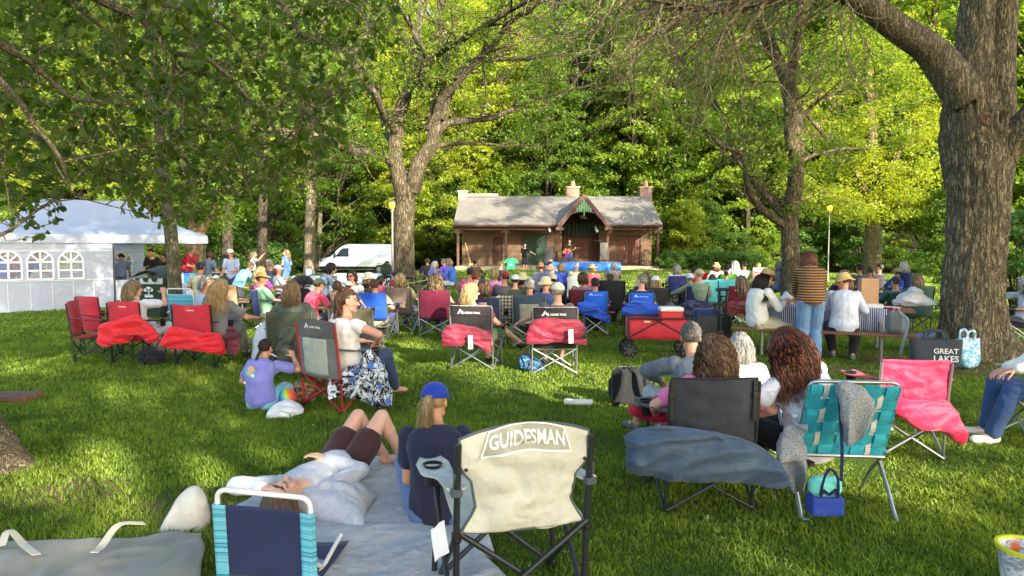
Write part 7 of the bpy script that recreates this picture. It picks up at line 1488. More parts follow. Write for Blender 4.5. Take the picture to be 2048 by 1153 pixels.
crowd(954, 545, 'balding man with bare shoulders in the purple chair', 'sit_big', SK4, (232, 160, 150), 'crop', 'au', chair=(72, 34, 140), chairkw=dict(label='purple camping chair with a small white emblem', logo=('plain', 'XR', .06, .76), w=.62), D=14.2, sleeve=.05)
crowd(972, 561, 'woman with a smooth brown bob left of the navy and grey chair', 'sit', SK1, (80, 84, 96), 'bob', 'br', D=11.6, chair=(40, 48, 84), chairkw=dict(label='navy and grey camping chair with faint printed logo in front of the brown bob', topc=cloth((34, 40, 70)), panel=cloth((160, 166, 168)), logo=('plain', 'COOLER', .14, .78), armc=cloth((30, 30, 34))), off=(.0, .02))
crowd(992, 539, 'blonde woman in a pink top turned to the right', 'sit_lookR', SK4, (236, 130, 176), 'mid', 'bl', chair=(236, 70, 120), chairkw=dict(label='magenta camping chair of the blonde woman in pink', h=.8), D=16.6)
crowd(1003, 524, 'bald man right of the brown jacket man', 'sit', SK4, (60, 60, 62), 'crop', 'bl', D=24.5)
crowd(1011, 543, 'broad man in a charcoal shirt and black and red cap', 'sit_bigL', SK2, (62, 58, 62), 'short', 'dk', 'cap', (150, 28, 40), D=14.6, sleeve=.9)
crowd(1032, 549, 'person in a small white cap beside the straw floppy hat', 'sit', SK1, (70, 80, 60), 'short', 'dk', 'cap', (236, 236, 236), D=14.5)
crowd(1047, 546, 'woman in a floppy pale straw hat', 'sit', SK1, (30, 30, 34), 'mid', 'dk', 'floppy', (222, 208, 150), chair=BLK_, fr=BLF, chairkw=dict(label='black camping chair under the floppy pale straw hat', h=.8), D=15)
crowd(1061, 560, 'grey haired man in the slate and maroon chair', 'sit', SK2, (96, 70, 74), 'short', 'gy', chair=(60, 76, 94), chairkw=dict(label='slate camping chair with pale panel and maroon seat behind the right black chair', panel=cloth((150, 148, 132)), seatc=cloth((70, 24, 50)), h=.9), D=11.8)
crowd(1093, 553, 'man in a tan bucket hat and navy shirt', 'sit_lookR', SK2, (44, 66, 110), 'short', 'gy', 'bucket', (206, 192, 150), D=12.8)
crowd(1107, 547, 'person in navy with a beige cap worn backwards', 'sit', SK2, (36, 44, 70), 'short', 'dk', 'capback', (214, 200, 176), chair=(28, 34, 62), chairkw=dict(label='dark navy camping chair right of the tan bucket hat'), D=14.4)
crowd(1083, 527, 'person in a brown straw hat in a grey mesh chair', 'sit', SK1, (150, 150, 160), 'short', 'dk', 'straw', (176, 120, 76), chair=(140, 140, 150), chairkw=dict(label='grey mesh camping chair under the brown straw hat', h=.95), D=21.5)
crowd(1101, 530, 'person in bright blue with a salmon bucket hat', 'sit', SK1, (30, 70, 180), 'short', 'br', 'bucket', (230, 160, 130), D=21)
crowd(1102, 519, 'woman in a white cap near the left loudspeaker stand', 'sit', SK1, (170, 180, 196), 'short', 'br', 'cap', (226, 226, 230), D=29)
crowd(1123, 527, 'ginger haired person in the light blue chair', 'sit', SK4, (70, 110, 200), 'bob', 'bl', chair=(80, 100, 210), chairkw=dict(label='periwinkle camping chair of the ginger haired person', h=.86), D=22.5)
crowd(1153, 527, 'white haired woman in a cream cardigan', 'sit', SK1, (226, 218, 180), 'short', 'wh', chair=plain((226, 226, 216)), fr=WHF, chairkw=dict(label='white slatted folding chair of the woman in cream', h=.8), D=22, sleeve=.9)
crowd(1184, 529, 'woman in a lemon yellow sunhat and pink top', 'sit', SK1, (196, 110, 120), 'mid', 'bl', 'sun', (240, 218, 110), chair=(196, 90, 100), chairkw=dict(label='rose camping chair under the lemon yellow sunhat', h=.8), D=22)
crowd(1166, 546, 'woman with short tousled brown hair and grey shawl', 'sit', SK1, (104, 92, 100), 'mid', 'br', chair=(120, 34, 44), fr=BLF, chairkw=dict(label='dark red camping chair beside the left blue chair'), D=14, sleeve=.9)
crowd(1190, 565, 'dark haired person low in the left bright blue chair', 'sit', SK2, (60, 60, 70), 'short', 'dk', D=13.5)
crowd(1227, 526, 'white haired person in a striped top at the stage corner', 'sit', SK1, hair='mid', hc='wh', shirtm=pattern('stripe', (190, 170, 150), (110, 120, 140), 14), D=24)
crowd(1215, 541, 'grey haired man left of the tall black chair', 'sit', SK1, (120, 128, 120), 'short', 'gy', D=17)
crowd(1222, 549, 'person in a pink shirt leaning out of the tall black chair', 'sit_fwd', SK1, (236, 130, 150), 'short', 'br', chair=BLK_, fr=BLF, chairkw=dict(label='tall black camping chair between the two bright blue chairs', h=1.0), D=15, sleeve=.9)
l = placed_chair(1193, 13.2, 'bright blue camping chair with white mountain logo, left of the pair', R(-4), cloth((30, 104, 220), .7, .014), SILV, w=.42, h=.86, logo=('mount', 'OZARK TRAIL', .17, .79), armc=cloth((30, 80, 190)))
bag_px('blue carry bag draped off the left bright blue chair', 12.95, [(1156, 606, 625), (1172, 604, 630), (1190, 608, 636), (1206, 622, 642), (1221, 632, 648)], nylon((30, 84, 200)), th=.06, seed=31, wr=.03)
l = placed_chair(1284, 12.6, 'bright blue camping chair with white mountain logo, right of the pair behind the red wagon', R(-8), cloth((30, 104, 220), .7, .014), SILV, w=.44, h=.87, logo=('mount', 'OZARK TRAIL', .17, .80), armc=cloth((30, 80, 190)))
bag_px('blue carry bag draped off the right bright blue chair', 12.35, [(1244, 618, 630), (1262, 604, 634), (1284, 602, 636), (1304, 604, 632), (1320, 615, 630)], nylon((30, 84, 200)), th=.06, seed=33, wr=.03)
crowd(1281, 551, 'man with receding grey hair in a navy tee in the right bright blue chair', 'sit_bigL', SK4, (44, 42, 66), 'short', 'gy', D=12.9)
crowd(1291, 545, 'woman with long light brown hair behind the navy tee man', 'sit', SK1, (150, 150, 170), 'long', 'sb', D=15.2, chair=(60, 56, 66), fr=BLF, chairkw=dict(label='dark mesh camping chair of the woman with long light brown hair'))
crowd(1309, 552, 'person in a white cap in a black mesh chair', 'sit', SK1, (40, 40, 44), 'bob', 'bl', 'cap', (236, 234, 224), chair=(46, 44, 46), fr=BLF, chairkw=dict(label='black mesh camping chair under the white cap'), D=14.6)
crowd(1351, 530, 'person in a grey hood in the small navy chair', 'sit', SK1, (170, 168, 180), 'bob', 'gy', chair=(30, 44, 100), fr=BLF, chairkw=dict(label='navy camping chair standing alone on the sunlit lawn', h=.88), D=20.5)
crowd(1376, 546, 'man in a pale bandana and khaki shirt', 'sit', SK2, (150, 146, 120), 'short', 'gy', 'capback', (200, 210, 226), chair=(44, 38, 38), fr=BLF, chairkw=dict(label='black camping chair of the man in the pale bandana'), D=16)
crowd(1396, 553, 'man in a tan cap and sage shirt stretching his arm left', dict(SIT, hyaw=.4, handL=(-.52, .2, .62)), SK1, (130, 150, 126), 'short', 'gy', 'cap', (190, 170, 140), D=14.7) if False else None
o_, _ = person('man in a tan cap and sage shirt stretching his arm left with a white plate', (X(1396, 14.7), 14.7, .04), R(-4), dict(SIT, hyaw=.5, wide=1.1, handL=(-.54, .16, .64), elpL=(-.5, -.6, -.5)), SK1, cloth((130, 150, 126)), .9, cloth((70, 74, 86)), .95, plain((60, 60, 60), .7), 'short', *HC['gy'], hat='cap', hatc=cloth((196, 176, 146)), extra_key='sage')
l = placed_chair(1395, 14.55, 'navy camping chair with white printed logo right of the red wagon', R(-3), cloth((34, 40, 84), .75, .012), SILV, w=.46, h=.88, logo=('plain', 'GANDER MTN', .24, .79), armc=cloth((24, 26, 40)))
bag_px('navy carry bag across the back of the navy logo chair', 14.35, [(1362, 612, 640), (1374, 602, 642), (1395, 600, 640), (1415, 602, 640), (1424, 612, 634)], nylon((36, 42, 86)), th=.07, seed=35, wr=.03)
crowd(1478, 552, 'woman with highlighted straight hair in the dark red logo chair', 'sit_slim', SK1, (176, 120, 110), 'long', 'sb', D=14.9)
l = placed_chair(1479, 14.7, 'dark red camping chair with white printed logo left of the straw hatted man', R(-2), cloth((116, 22, 40), .75, .012), SILV, w=.47, h=.88, logo=('plain', 'GANDER MTN', .22, .79), armc=cloth((60, 20, 30)))
bag_px('dark red carry bag across the dark red logo chair', 14.5, [(1446, 618, 640), (1460, 604, 634), (1480, 602, 628), (1500, 602, 630)], nylon((110, 20, 40)), th=.07, seed=36, wr=.03)
for px, D, lab in ((1412, 17, 'teal lounge chair with navy frame behind the tan capped man'), (1450, 17.4, 'teal lounge chair with black frame left of the highlighted hair')): camp_chair(lab, (X(px, D), D, 0), R(-6), cloth((84, 180, 190), .7, .01), cloth((30, 44, 90)), w=.5, h=.92)
crowd(1422, 553, 'brown haired child between the two teal lounge chairs', 'kid', SK1, (120, 90, 70), 'long', 'br', D=18)
camp_chair('small red camping chair standing empty near the bank', (X(1399, 24), 24, 0), R(-6), cloth((220, 40, 44)), BLF, w=.55, h=.86)
crowd(1384, 539, 'dark haired person sitting left of the small red chair', 'sit', SK3, (150, 60, 60), 'short', 'dk', D=21)
crowd(1432, 526, 'person in a tan hat and white shirt by the bank', 'sit_up', SK1, (220, 222, 214), 'bob', 'au', 'bucket', (200, 160, 110), D=23.5)
crowd(1449, 531, 'dark haired person in the lime green chair', 'sit', SK3, (150, 170, 80), 'short', 'dk', chair=(130, 190, 60), fr=BLF, chairkw=dict(label='lime green camping chair near the bank', h=.9), D=21.5)
crowd(1450, 548, 'black haired child in front of the lime green chair', 'kid', SK3, (40, 40, 44), 'short', 'dk', D=18.5)
crowd(1469, 523, 'woman with long white blonde hair in a pale blue top', 'sit_up', SK1, (206, 220, 232), 'long', 'wh', D=24, chair=(216, 216, 222), chairkw=dict(label='pale camping chair of the woman with long white hair', h=.8))
crowd(1485, 525, 'man with cropped dark hair in a light blue shirt', 'sit', SK3, (140, 180, 216), 'crop', 'dk', D=24)
crowd(1511, 527, 'person in the shell pink high backed chair', 'sit', SK1, (226, 190, 90), 'short', 'bl', chair=(226, 180, 170), chairkw=dict(label='shell pink high backed camping chair near the slim tree', h=1.05), D=23)
crowd(1557, 524, 'grey haired woman in a denim jacket at the foot of the slim tree', 'sit_up', SK1, (110, 124, 150), 'bob', 'gy', D=19.6, sleeve=.9)
crowd(1681, 541, 'woman with long sandy hair in navy behind the picnic table', 'sit', SK1, (30, 38, 84), 'long', 'sb', D=15.5)
crowd(1712, 530, 'dark haired person near the folded white umbrella', 'sit', SK3, (80, 80, 90), 'short', 'dk', D=19)
crowd(1733, 534, 'man with brown hair right of the umbrella', 'sit_lookR', SK3, (90, 96, 110), 'short', 'br', D=18)
crowd(1751, 529, 'woman with dark bun talking beside the tree', 'sit_lookL', SK3, (60, 56, 60), 'short', 'dk', D=19.6)
crowd(1787, 536, 'person in a tan flat cap behind the paper bag', 'sit', SK2, (40, 76, 180), 'short', 'br', 'cap', (176, 140, 100), D=18)
crowd(1806, 526, 'white haired woman in a navy jacket right of the paper bag', 'sit_up', SK1, (30, 44, 100), 'bob', 'wh', D=18, sleeve=.95)
crowd(1823, 549, 'person with sandy hair in a dark green chair behind the plastic bags', 'sit', SK1, (40, 70, 60), 'bob', 'sb', chair=(38, 66, 56), fr=BLF, chairkw=dict(label='dark green camping chair behind the plastic bags', h=.95), D=13.6)
crowd(1783, 552, 'person with dark cap in a green chair behind the paper bag', 'sit', SK2, (50, 84, 74), 'short', 'br', 'cap', (44, 50, 80), chair=(44, 76, 66), fr=BLF, chairkw=dict(label='green camping chair behind the paper bag', h=.8), D=14)
crowd(2044, 556, 'white haired person in a white tee reclining in a blue chair at the right edge', 'sit_eat', SK1, (224, 226, 230), 'curly', 'wh', chair=(26, 40, 96), chairkw=dict(label='blue reclining camping chair at the right edge behind the trunk'), rz=R(70), D=12)
# stallholders and standing people
def std(px, yt, D, label, pose, sk, shirt, hair, hc, rz, **kw): return crowd(px, yt, label, pose, sk, shirt, hair, hc, D=D, rz=rz, **kw)
std(463, 497, 19.5, 'bearded man in a white cap and blue plaid shirt standing behind the stall', 'stand_look', SK2, (200, 210, 220), 'short', 'wh', R(172), hat='cap', hatc=(236, 236, 240), glasses=True, shirtm=pattern('plaid', (226, 232, 240), (70, 110, 180), 9))
std(474, 540, 16.5, 'man in a pale turquoise shirt leaning over the stall', 'stand_bend', SK1, (130, 200, 220), 'crop', 'bl', R(-50), sleeve=.5)
std(373, 491, 22.5, 'older man in a red polo shirt standing at the stall', 'stand_work', SK2, (160, 26, 46), 'short', 'gy', R(-95))
std(412, 503, 21.5, 'person in a dark blue grey shirt with back turned by the tent pole', 'stand_work', SK2, (70, 88, 108), 'mid', 'br', R(-20))
std(505, 503, 26, 'woman in a white tee waving her raised arm', 'stand_wave', SK1, (228, 230, 238), 'long', 'sb', R(-60), legs=(28, 28, 32))
std(573, 500, 27, 'woman in a cornflower dress holding up a phone', 'stand_look', SK1, (84, 120, 200), 'long', 'sb', R(70), legs=(84, 120, 200), sleeve=.08, leglen=.45)
std(238, 500, 20.6, 'man in a slate shirt bending over trays inside the tent', 'stand_bend', SK3, (74, 82, 104), 'short', 'dk', R(20), hat='capback', hatc=(30, 30, 34))
std(308, 497, 22, 'young man in a black tee looking at his hands inside the tent', 'stand_work', SK1, (30, 30, 32), 'short', 'dk', R(178))
std(328, 508, 23, 'person in black behind the tent tree', 'stand', SK2, (40, 38, 40), 'short', 'dk', R(150))
for (px, yt, x_, y_, lab, sh, sk, hc) in ((22, 500, .55, 1.5, 'person in royal blue seen through the first tent window', (30, 70, 190), SK2, 'au'), (60, 503, 1.0, 1.9, 'person in a blue jersey and tan trousers seen through the tent windows', (24, 80, 190), SK3, 'sb'), (36, 510, .72, 2.3, 'person in pink seen through the first tent window', (226, 90, 130), SK1, 'bl')):
    q = TW(x_, y_); person(lab, q, R(-60 if px > 30 else 60), 'stand_bend' if px > 50 else 'stand_work', sk, cloth(sh), .5, cloth((150, 130, 100)), .98, None, 'short', *HC[hc])
# stage folk
o, J = person('musician in a black tee playing guitar on the porch', (X(1139, 44.6), 44.6, .54), R(178), dict(ST, handL=(-.28, .22, 1.12), handR=(.12, .24, .98), elpR=(1, -.3, -.4), elpL=(-1, -.3, -.4), hyaw=.1), SK1, cloth((24, 24, 28)), .36, cloth((90, 130, 180)), .98, plain((60, 50, 46), .7), 'crop', *HC['gy'], extra_key='music')
def guitar():
    g = MB(); pr = []
    for t in np.linspace(0, 2 * pi, 40, endpoint=False): r_ = .19 + .035 * cos(2 * t) + .02 * cos(t); pr.append((cos(t) * r_ * 1.25, 0, sin(t) * r_))
    g.prism(pr, (0, .1, 0)); o = empty('guitar', (X(1137, 44.3) - .12, 44.28, 1.50)); o.rotation_euler = (0, R(-14), 0); put('body', g, plain((196, 110, 52), .3, 0, 'varnished_wood', .1), o); put('neck', MB().box((.52, .03, .03), (.60, .03, .05), .01).box((.86, .03, .03), (.14, .03, .08), .01), plain((70, 44, 30), .5), o); put('sound_hole', MB().lathe([(0, 0), (.05, 0), (.05, .004)], n=16).warp(lambda v: np.stack([v[:, 0] + .06, -v[:, 2] - .002, v[:, 1]], 1)), plain((20, 14, 10)), o); tag(o, 'tan acoustic guitar held by the musician', 'guitar')
guitar()
bag_px('purple cloth hanging beside the musician', 44.1, [(1129, 512, 531), (1134, 506, 533), (1139, 508, 533)], cloth((160, 60, 200)), 'cloth', 'cloth', .08, 3, .02)
person('bald man in a black tee and shorts standing left of the stage', (X(1049, 42), 42, gzf(X(1049, 42), 42)), R(200), dict(ST, handL=(-.50, .32, 1.08), elpL=(-.5, 0, -1)), SK1, cloth((26, 28, 34)), .36, cloth((34, 36, 44)), .5, plain((60, 60, 60), .7), 'crop', *HC['dk'], legkind='shorts', extra_key='tech')
def riser():
    x0, x1 = X(1102, 42.6), X(1242, 42.6); D = 42.6; g = gzf((x0 + x1) / 2, D); t = []; 
    U = np.linspace(0, 1, 60)
    for (y, z) in ((D + .1, -.02), (D - .05, .2), (D, .40), (D + .05, .50), (D + .5, .53), (D + 1.2, .54), (D + 1.35, .5), (D + 1.4, .05)):
        t.append([(x0 + (x1 - x0) * u + .0, y + .06 * sin(u * 37) * (z < .45) + .05 * fbm(np.array([[u * 9, z * 3, y]]), 3, 2)[0], g + z + .015 * sin(u * 23)) for u in U])
    tag(put('tarpaulin', MB().sheet(np.array(t)).mesh('t', 'all'), nylon((40, 110, 220)), None, (0, 0, 0)), 'bright blue tarpaulin stretched over the low front of the stage', 'tarpaulin')
riser()
def speaker(px, D, z0, w, h, label, m):
    x = X(px, D); o = empty('loudspeaker', (x, D, z0)); tag(o, label, 'loudspeaker'); put('cabinet', MB().box((0, 0, h / 2), (w, .42, h), .03), BLACKM(), o); put('grille', MB().box((0, -.215, h / 2), (w - .06, .012, h - .06), .004), m, o); return x
speaker(1097, 44.2, .54, .62, 1.25, 'tall black loudspeaker left of the musician', plain((36, 36, 40), .6)); speaker(1207, 44.2, .95, .56, 1.15, 'loudspeaker with grille coloured pale as if sunlit right of the musician', plain((120, 114, 100), .6))  # right grille paler than the left: sunlight put into its colour
o = empty('stage_monitor', (X(1137, 43.3), 43.3, .84 - .02)); put('cabinet', MB().prism([(-.42, -.2, 0), (-.42, .22, 0), (-.42, .22, .18), (-.42, -.08, .34), (-.42, -.2, .3)], (.84, 0, 0)), plain((66, 68, 74), .6), o); put('handle', MB().box((.0, -.205, .16), (.16, .01, .12), .004), BLACKM(), o); tag(o, 'grey wedge stage monitor at the musician\'s feet', 'stage monitor')
for px, D, lab in ((1093, 43.4, 'tripod lighting stand with a short crossbar, left of the musician'), (1200, 43.4, 'tripod lighting stand in front of the pale loudspeaker')):
    o = empty('light_stand', (X(px, D), D, gzf(X(px, D), D))); tag(o, lab, 'light stand'); zt = 2.0 if px < 1100 else 1.9; put('pole', MB().tube([(0, 0, .7), (0, 0, zt)], .022, 8), BLACKM(), o)
    for a in (0, 2.09, 4.19): put('leg', MB().tube([(0, 0, 1.15), (cos(a + .3) * .6, sin(a + .3) * .6, 0)], .018, 6), BLACKM(), o)
    put('crossbar', MB().tube([(-.35, 0, zt), (.15, 0, zt)], .018, 6), BLACKM(), o)
o = empty('microphone_stand', (X(1141, 43.95), 43.95, .54)); put('pole', MB().tube([(0, 0, 0), (0, 0, 1.45)], .012, 6), BLACKM(), o); put('microphone', MB().cap((0, 0, 1.45), (0, .12, 1.52), .022, .032), BLACKM(), o); tag(o, 'thin microphone stand in front of the musician', 'microphone stand')
o = empty('shirt_stand', (X(1022, 40.5), 40.5, gzf(X(1022, 40.5), 40.5))); put('pole', MB().tube([(0, .04, 0), (0, .04, 1.2)], .02, 6), BLACKM(), o)
o.scale = (.72, .72, .72); sh = [(-.30, 0, .25), (.30, 0, .25), (.31, 0, .85), (.55, 0, .72), (.62, 0, .88), (.30, 0, 1.12), (.12, 0, 1.18), (0, 0, 1.13), (-.12, 0, 1.18), (-.30, 0, 1.12), (-.62, 0, .88), (-.55, 0, .72), (-.31, 0, .85)]; put('t_shirt', MB().prism(sh, (0, .03, 0)), cloth((40, 190, 130)), o); put('print', MB().box((0, -.01, .93), (.30, .01, .03)).box((0, -.01, .86), (.22, .01, .03)).box((0, -.01, .62), (.26, .01, .18)), plain((150, 230, 200), .7), o); tag(o, 'green t-shirt displayed on a stand in front of the pavilion', 't-shirt stand')
tag(put('broom', MB().tube([(0, 0, .12), (-.38, .35, 1.55)], .022, 6).box((.02, 0, .08), (.30, .08, .16), .02), plain((206, 170, 110), .7, 0, 'broom_wood'), None, (X(941, 46.5), 46.6, .53)), 'long handled broom leaning on the brick wall at the left end', 'broom')
# ---- tables, bikes, plastic chairs -------------------------------------
picnic_table(X(858, 23.6), 23.7, R(3), 1.9, 'far picnic table with people left of the brick pavilion')
picnic_table(X(540, 16.8), 16.9, R(-4), 1.7, 'low brown picnic table behind the bearded man in the straw hat', colr=(150, 116, 84))
def cloth_table(px0, px1, D, label, c=(214, 220, 232), rz=0.0):
    x0, x1 = X(px0, D), X(px1, D); L = x1 - x0; o = empty('trestle_table', ((x0 + x1) / 2, D, 0), rz); n = 70; pr = [(-.39, .18), (-.38, .45), (-.37, .73), (-.34, .75), (0, .755), (.34, .75), (.37, .73), (.38, .2)]
    g = np.array([[(-L / 2 + L * i / n, y + (.02 * sin(i * 1.3) + .012 * sin(i * 2.9)) * (z < .7), z) for i in range(n + 1)] for y, z in pr]); put('tablecloth', MB().sheet(g).mesh('t', 'all'), cloth(c, .8, .02), o)
    for sx in (-1, 1): put('leg', MB().tube([(sx * (L / 2 - .2), -.3, 0), (sx * (L / 2 - .2), -.25, .73)], .015, 6).tube([(sx * (L / 2 - .2), .3, 0), (sx * (L / 2 - .2), .25, .73)], .015, 6), steel(), o)
    tag(o, label, 'table'); return o
cloth_table(590, 668, 23.5, 'long white clothed table behind the black stroller'); cloth_table(672, 800, 25.5, 'long white clothed table in front of the white van'); cloth_table(358, 440, 18.6, 'cloth covered stall table by the tent pole', (176, 186, 196)); 
q = TW(3.9, .9); o = cloth_table(218, 300, 20.4, 'white clothed serving table under the open side of the tent', (216, 220, 226), R(38))
def plastic_chair(px, D, rz, label):
    o = empty('plastic_chair', (X(px, D), D, 0), rz); W_ = plain((214, 222, 204), .35, 0, 'white_plastic', .03); tag(o, label, 'plastic chair', 'white plastic chairs at the clothed tables')
    put('seat', MB().box((0, 0, .43), (.46, .44, .03), .012), W_, o); b = MB(); arc = [(.23 * cos(t), -.22 - .10 * (1), .50 + .34 * sin(t)) for t in np.linspace(0, pi, 15)]; b.tube(arc, .018, 6)
    for i in range(-3, 4): b.tube([(i * .055, -.24, .44), (i * .062, -.32, .50 + .33 * math.sqrt(max(0, 1 - (i * .062 / .23) ** 2)))], .011, 5)
    put('backrest', b, W_, o)
    for sx in (-1, 1):
        for sy in (-1, 1): put('leg', MB().tube([(sx * .20, sy * .19, .42), (sx * .25, sy * .25, 0)], .020, 6), W_, o)
        put('armrest', MB().tube([(sx * .23, -.28, .66), (sx * .26, .12, .64), (sx * .25, .22, .42)], .018, 6), W_, o)
for i, (px, D, r) in enumerate(((672, 16.8, 165), (733, 18.2, 190), (708, 20.5, 175), (757, 21, 160), (626, 20.5, 180))): plastic_chair(px, D, R(r), ('white plastic armchair beside the young man with dark curls', 'white plastic armchair right of the woman in sunglasses', 'white plastic armchair behind the woman in sunglasses', 'white plastic armchair left of the big maple trunk', 'white plastic armchair behind the black stroller')[i])
def bicycle(px, D, rz, col, label):
    o = empty('bicycle', (X(px, D), D, 0), rz); tag(o, label, 'bicycle'); FM = plain(col, .35, .2, 'bike_paint'); 
    for s, nm in ((-.52, 'wheel'), (.52, 'wheel')):
        w_ = put(nm, MB().tube([(s + .33 * cos(t), 0, .34 + .33 * sin(t)) for t in np.linspace(0, 2 * pi, 33)], .018, 6, cap=False), plain((30, 30, 30), .8), o); sp = MB()
        for k in range(10): a = k * pi / 5; sp.tube([(s, 0, .34), (s + .32 * cos(a), 0, .34 + .32 * sin(a))], .003, 3)
        put('spokes', sp, steel(), w_)
    f = MB()
    for a, b in (((-.52, 0, .34), (-.1, 0, .30)), ((-.52, 0, .34), (-.16, 0, .78)), ((-.1, 0, .30), (-.18, 0, .86)), ((-.1, 0, .30), (.36, 0, .74)), ((-.16, 0, .76), (.34, 0, .84)), ((.32, 0, .92), (.52, 0, .34))): f.tube([a, b], .016, 7)
    put('frame', f, FM, o); put('saddle', MB().cap((-.30, 0, .90), (-.06, 0, .91), .06, .025), BLACKM(), o); put('handlebar', MB().tube(spline([(.28, -.28, 1.02), (.34, -.15, 1.03), (.32, 0, .96), (.34, .15, 1.03), (.28, .28, 1.02)], 14), .013, 6), BLACKM(), o)
bicycle(783, 18.8, R(-25), (60, 62, 66), 'dark bicycle leaning beside the big maple'); bicycle(828, 18.2, R(12), (150, 170, 90), 'pale green bicycle right of the dark bicycle')
bag_px('green pannier bag on the back of the dark bicycle', 18.6, [(762, 530, 548), (772, 526, 552), (782, 530, 548)], cloth((50, 60, 44)), 'pannier', 'bag', .15, 4, .03)
def stroller(px, D, rz, label):
    o = empty('stroller', (X(px, D), D, 0), rz); tag(o, label, 'stroller'); put('canopy', MB().ball((0, 0, .78), (.26, .36, .26), nu=18, nv=7, z0=.05).mesh('c', 'all'), cloth((34, 34, 38)), o); put('seat', MB().box((0, .04, .52), (.40, .42, .34), .08), cloth((40, 40, 44)), o)
    put('handle', MB().tube(spline([(-.22, -.2, .6), (-.22, -.42, .98), (0, -.48, 1.04), (.22, -.42, .98), (.22, -.2, .6)], 16), .014, 6), BLACKM(), o)
    for sx in (-1, 1):
        for sy in (-1, 1): put('wheel', MB().lathe([(.0, -.02), (.12, -.02), (.14, -.01), (.14, .02), (.12, .03), (0, .03)], n=18).warp(lambda v, sx=sx, sy=sy: np.stack([sx * (.24 + v[:, 2]), v[:, 0] + sy * .3, v[:, 1] + .14], 1)), plain((34, 34, 36), .8), o)
        put('strut', MB().tube([(sx * .23, -.3, .14), (sx * .22, .1, .55)], .012, 6), BLACKM(), o)
stroller(603, 17, R(60), 'black stroller with rounded canopy in front of the white clothed table'); stroller(1604, 20.5, R(40), 'black covered stroller just right of the slim tree trunk')
# webbed, striped and tan chairs
camp_chair('folding lawn chair with cream and black lattice webbing behind the slate chair', (X(1026, 12.6), 12.6, 0), R(0), pattern('plaid', (222, 212, 180), (60, 46, 40), 5), WHF, w=.56, h=.84, arms=True)
beach_chair('tall blue striped beach chair with white frame beside the green bin', (X(366, 12.5), 12.5, 0), R(-12), .52, .98, WHF, serape(), seat=.35, lean=.12); camp_chair('tan fabric chair left of the brown picnic table', (X(465, 14.2), 14.2, 0), R(-8), cloth((176, 142, 112)), plain((60, 50, 40)), w=.5, h=.95)
# purple things, small bags on the grass
bag_px('dark green and teal bag on the grass left of the plain maroon chair', 15.2, [(820, 636, 642), (832, 622, 645), (842, 626, 644)], cloth((50, 100, 96)), 'bag', 'bag', .15, 5, .03); bag_px('purple blanket on the grass under the plain maroon chair', 15.0, [(836, 634, 642), (852, 628, 643), (870, 630, 642), (882, 634, 641)], cloth((100, 60, 190)), 'blanket', 'blanket', .15, 6, .03)
bag_px('dark blue patterned duffel bag under the twin black chairs', 9.3, [(1036, 714, 736), (1046, 708, 740), (1064, 710, 742), (1080, 722, 742), (1090, 732, 741)], pattern('floral', (30, 36, 66), (70, 130, 170), 12), 'duffel_bag', 'bag', .12, 7, .02); bag_px('tan baseball glove shaped pouch on the patterned duffel bag', 9.4, [(1038, 704, 714), (1048, 700, 712), (1058, 706, 714)], cloth((150, 110, 60)), 'pouch', 'pouch', .05, 9, .02)
bag_px('grey rucksack standing on the grass beside the navy logo chair', 14.3, [(1329, 612, 626), (1336, 604, 628), (1346, 606, 628), (1352, 616, 626)], cloth((84, 86, 88)), 'rucksack', 'bag', .14, 8, .02); bag_px('black bag lying under the left red chair', 9.9, [(276, 700, 720), (290, 690, 724), (305, 694, 724), (325, 706, 724)], cloth((34, 34, 44)), 'bag', 'bag', .14, 18, .03)
tag(put('cool_box', MB().box((0, 0, .15), (.30, .24, .28), .02), plain((206, 40, 44), .4, 0, 'red_plastic'), None, (X(1325, 16), 16, 0)), 'small red cool box beside the white cap person', 'cool box')
tag(put('plate', MB().lathe([(0, 0), (.10, 0), (.13, .02), (.128, .022), (0, .006)], n=20), plain((236, 236, 240), .5), None, (X(1334, 14.9), 14.9, .69)), 'white paper plate held by the man in the tan cap', 'plate')
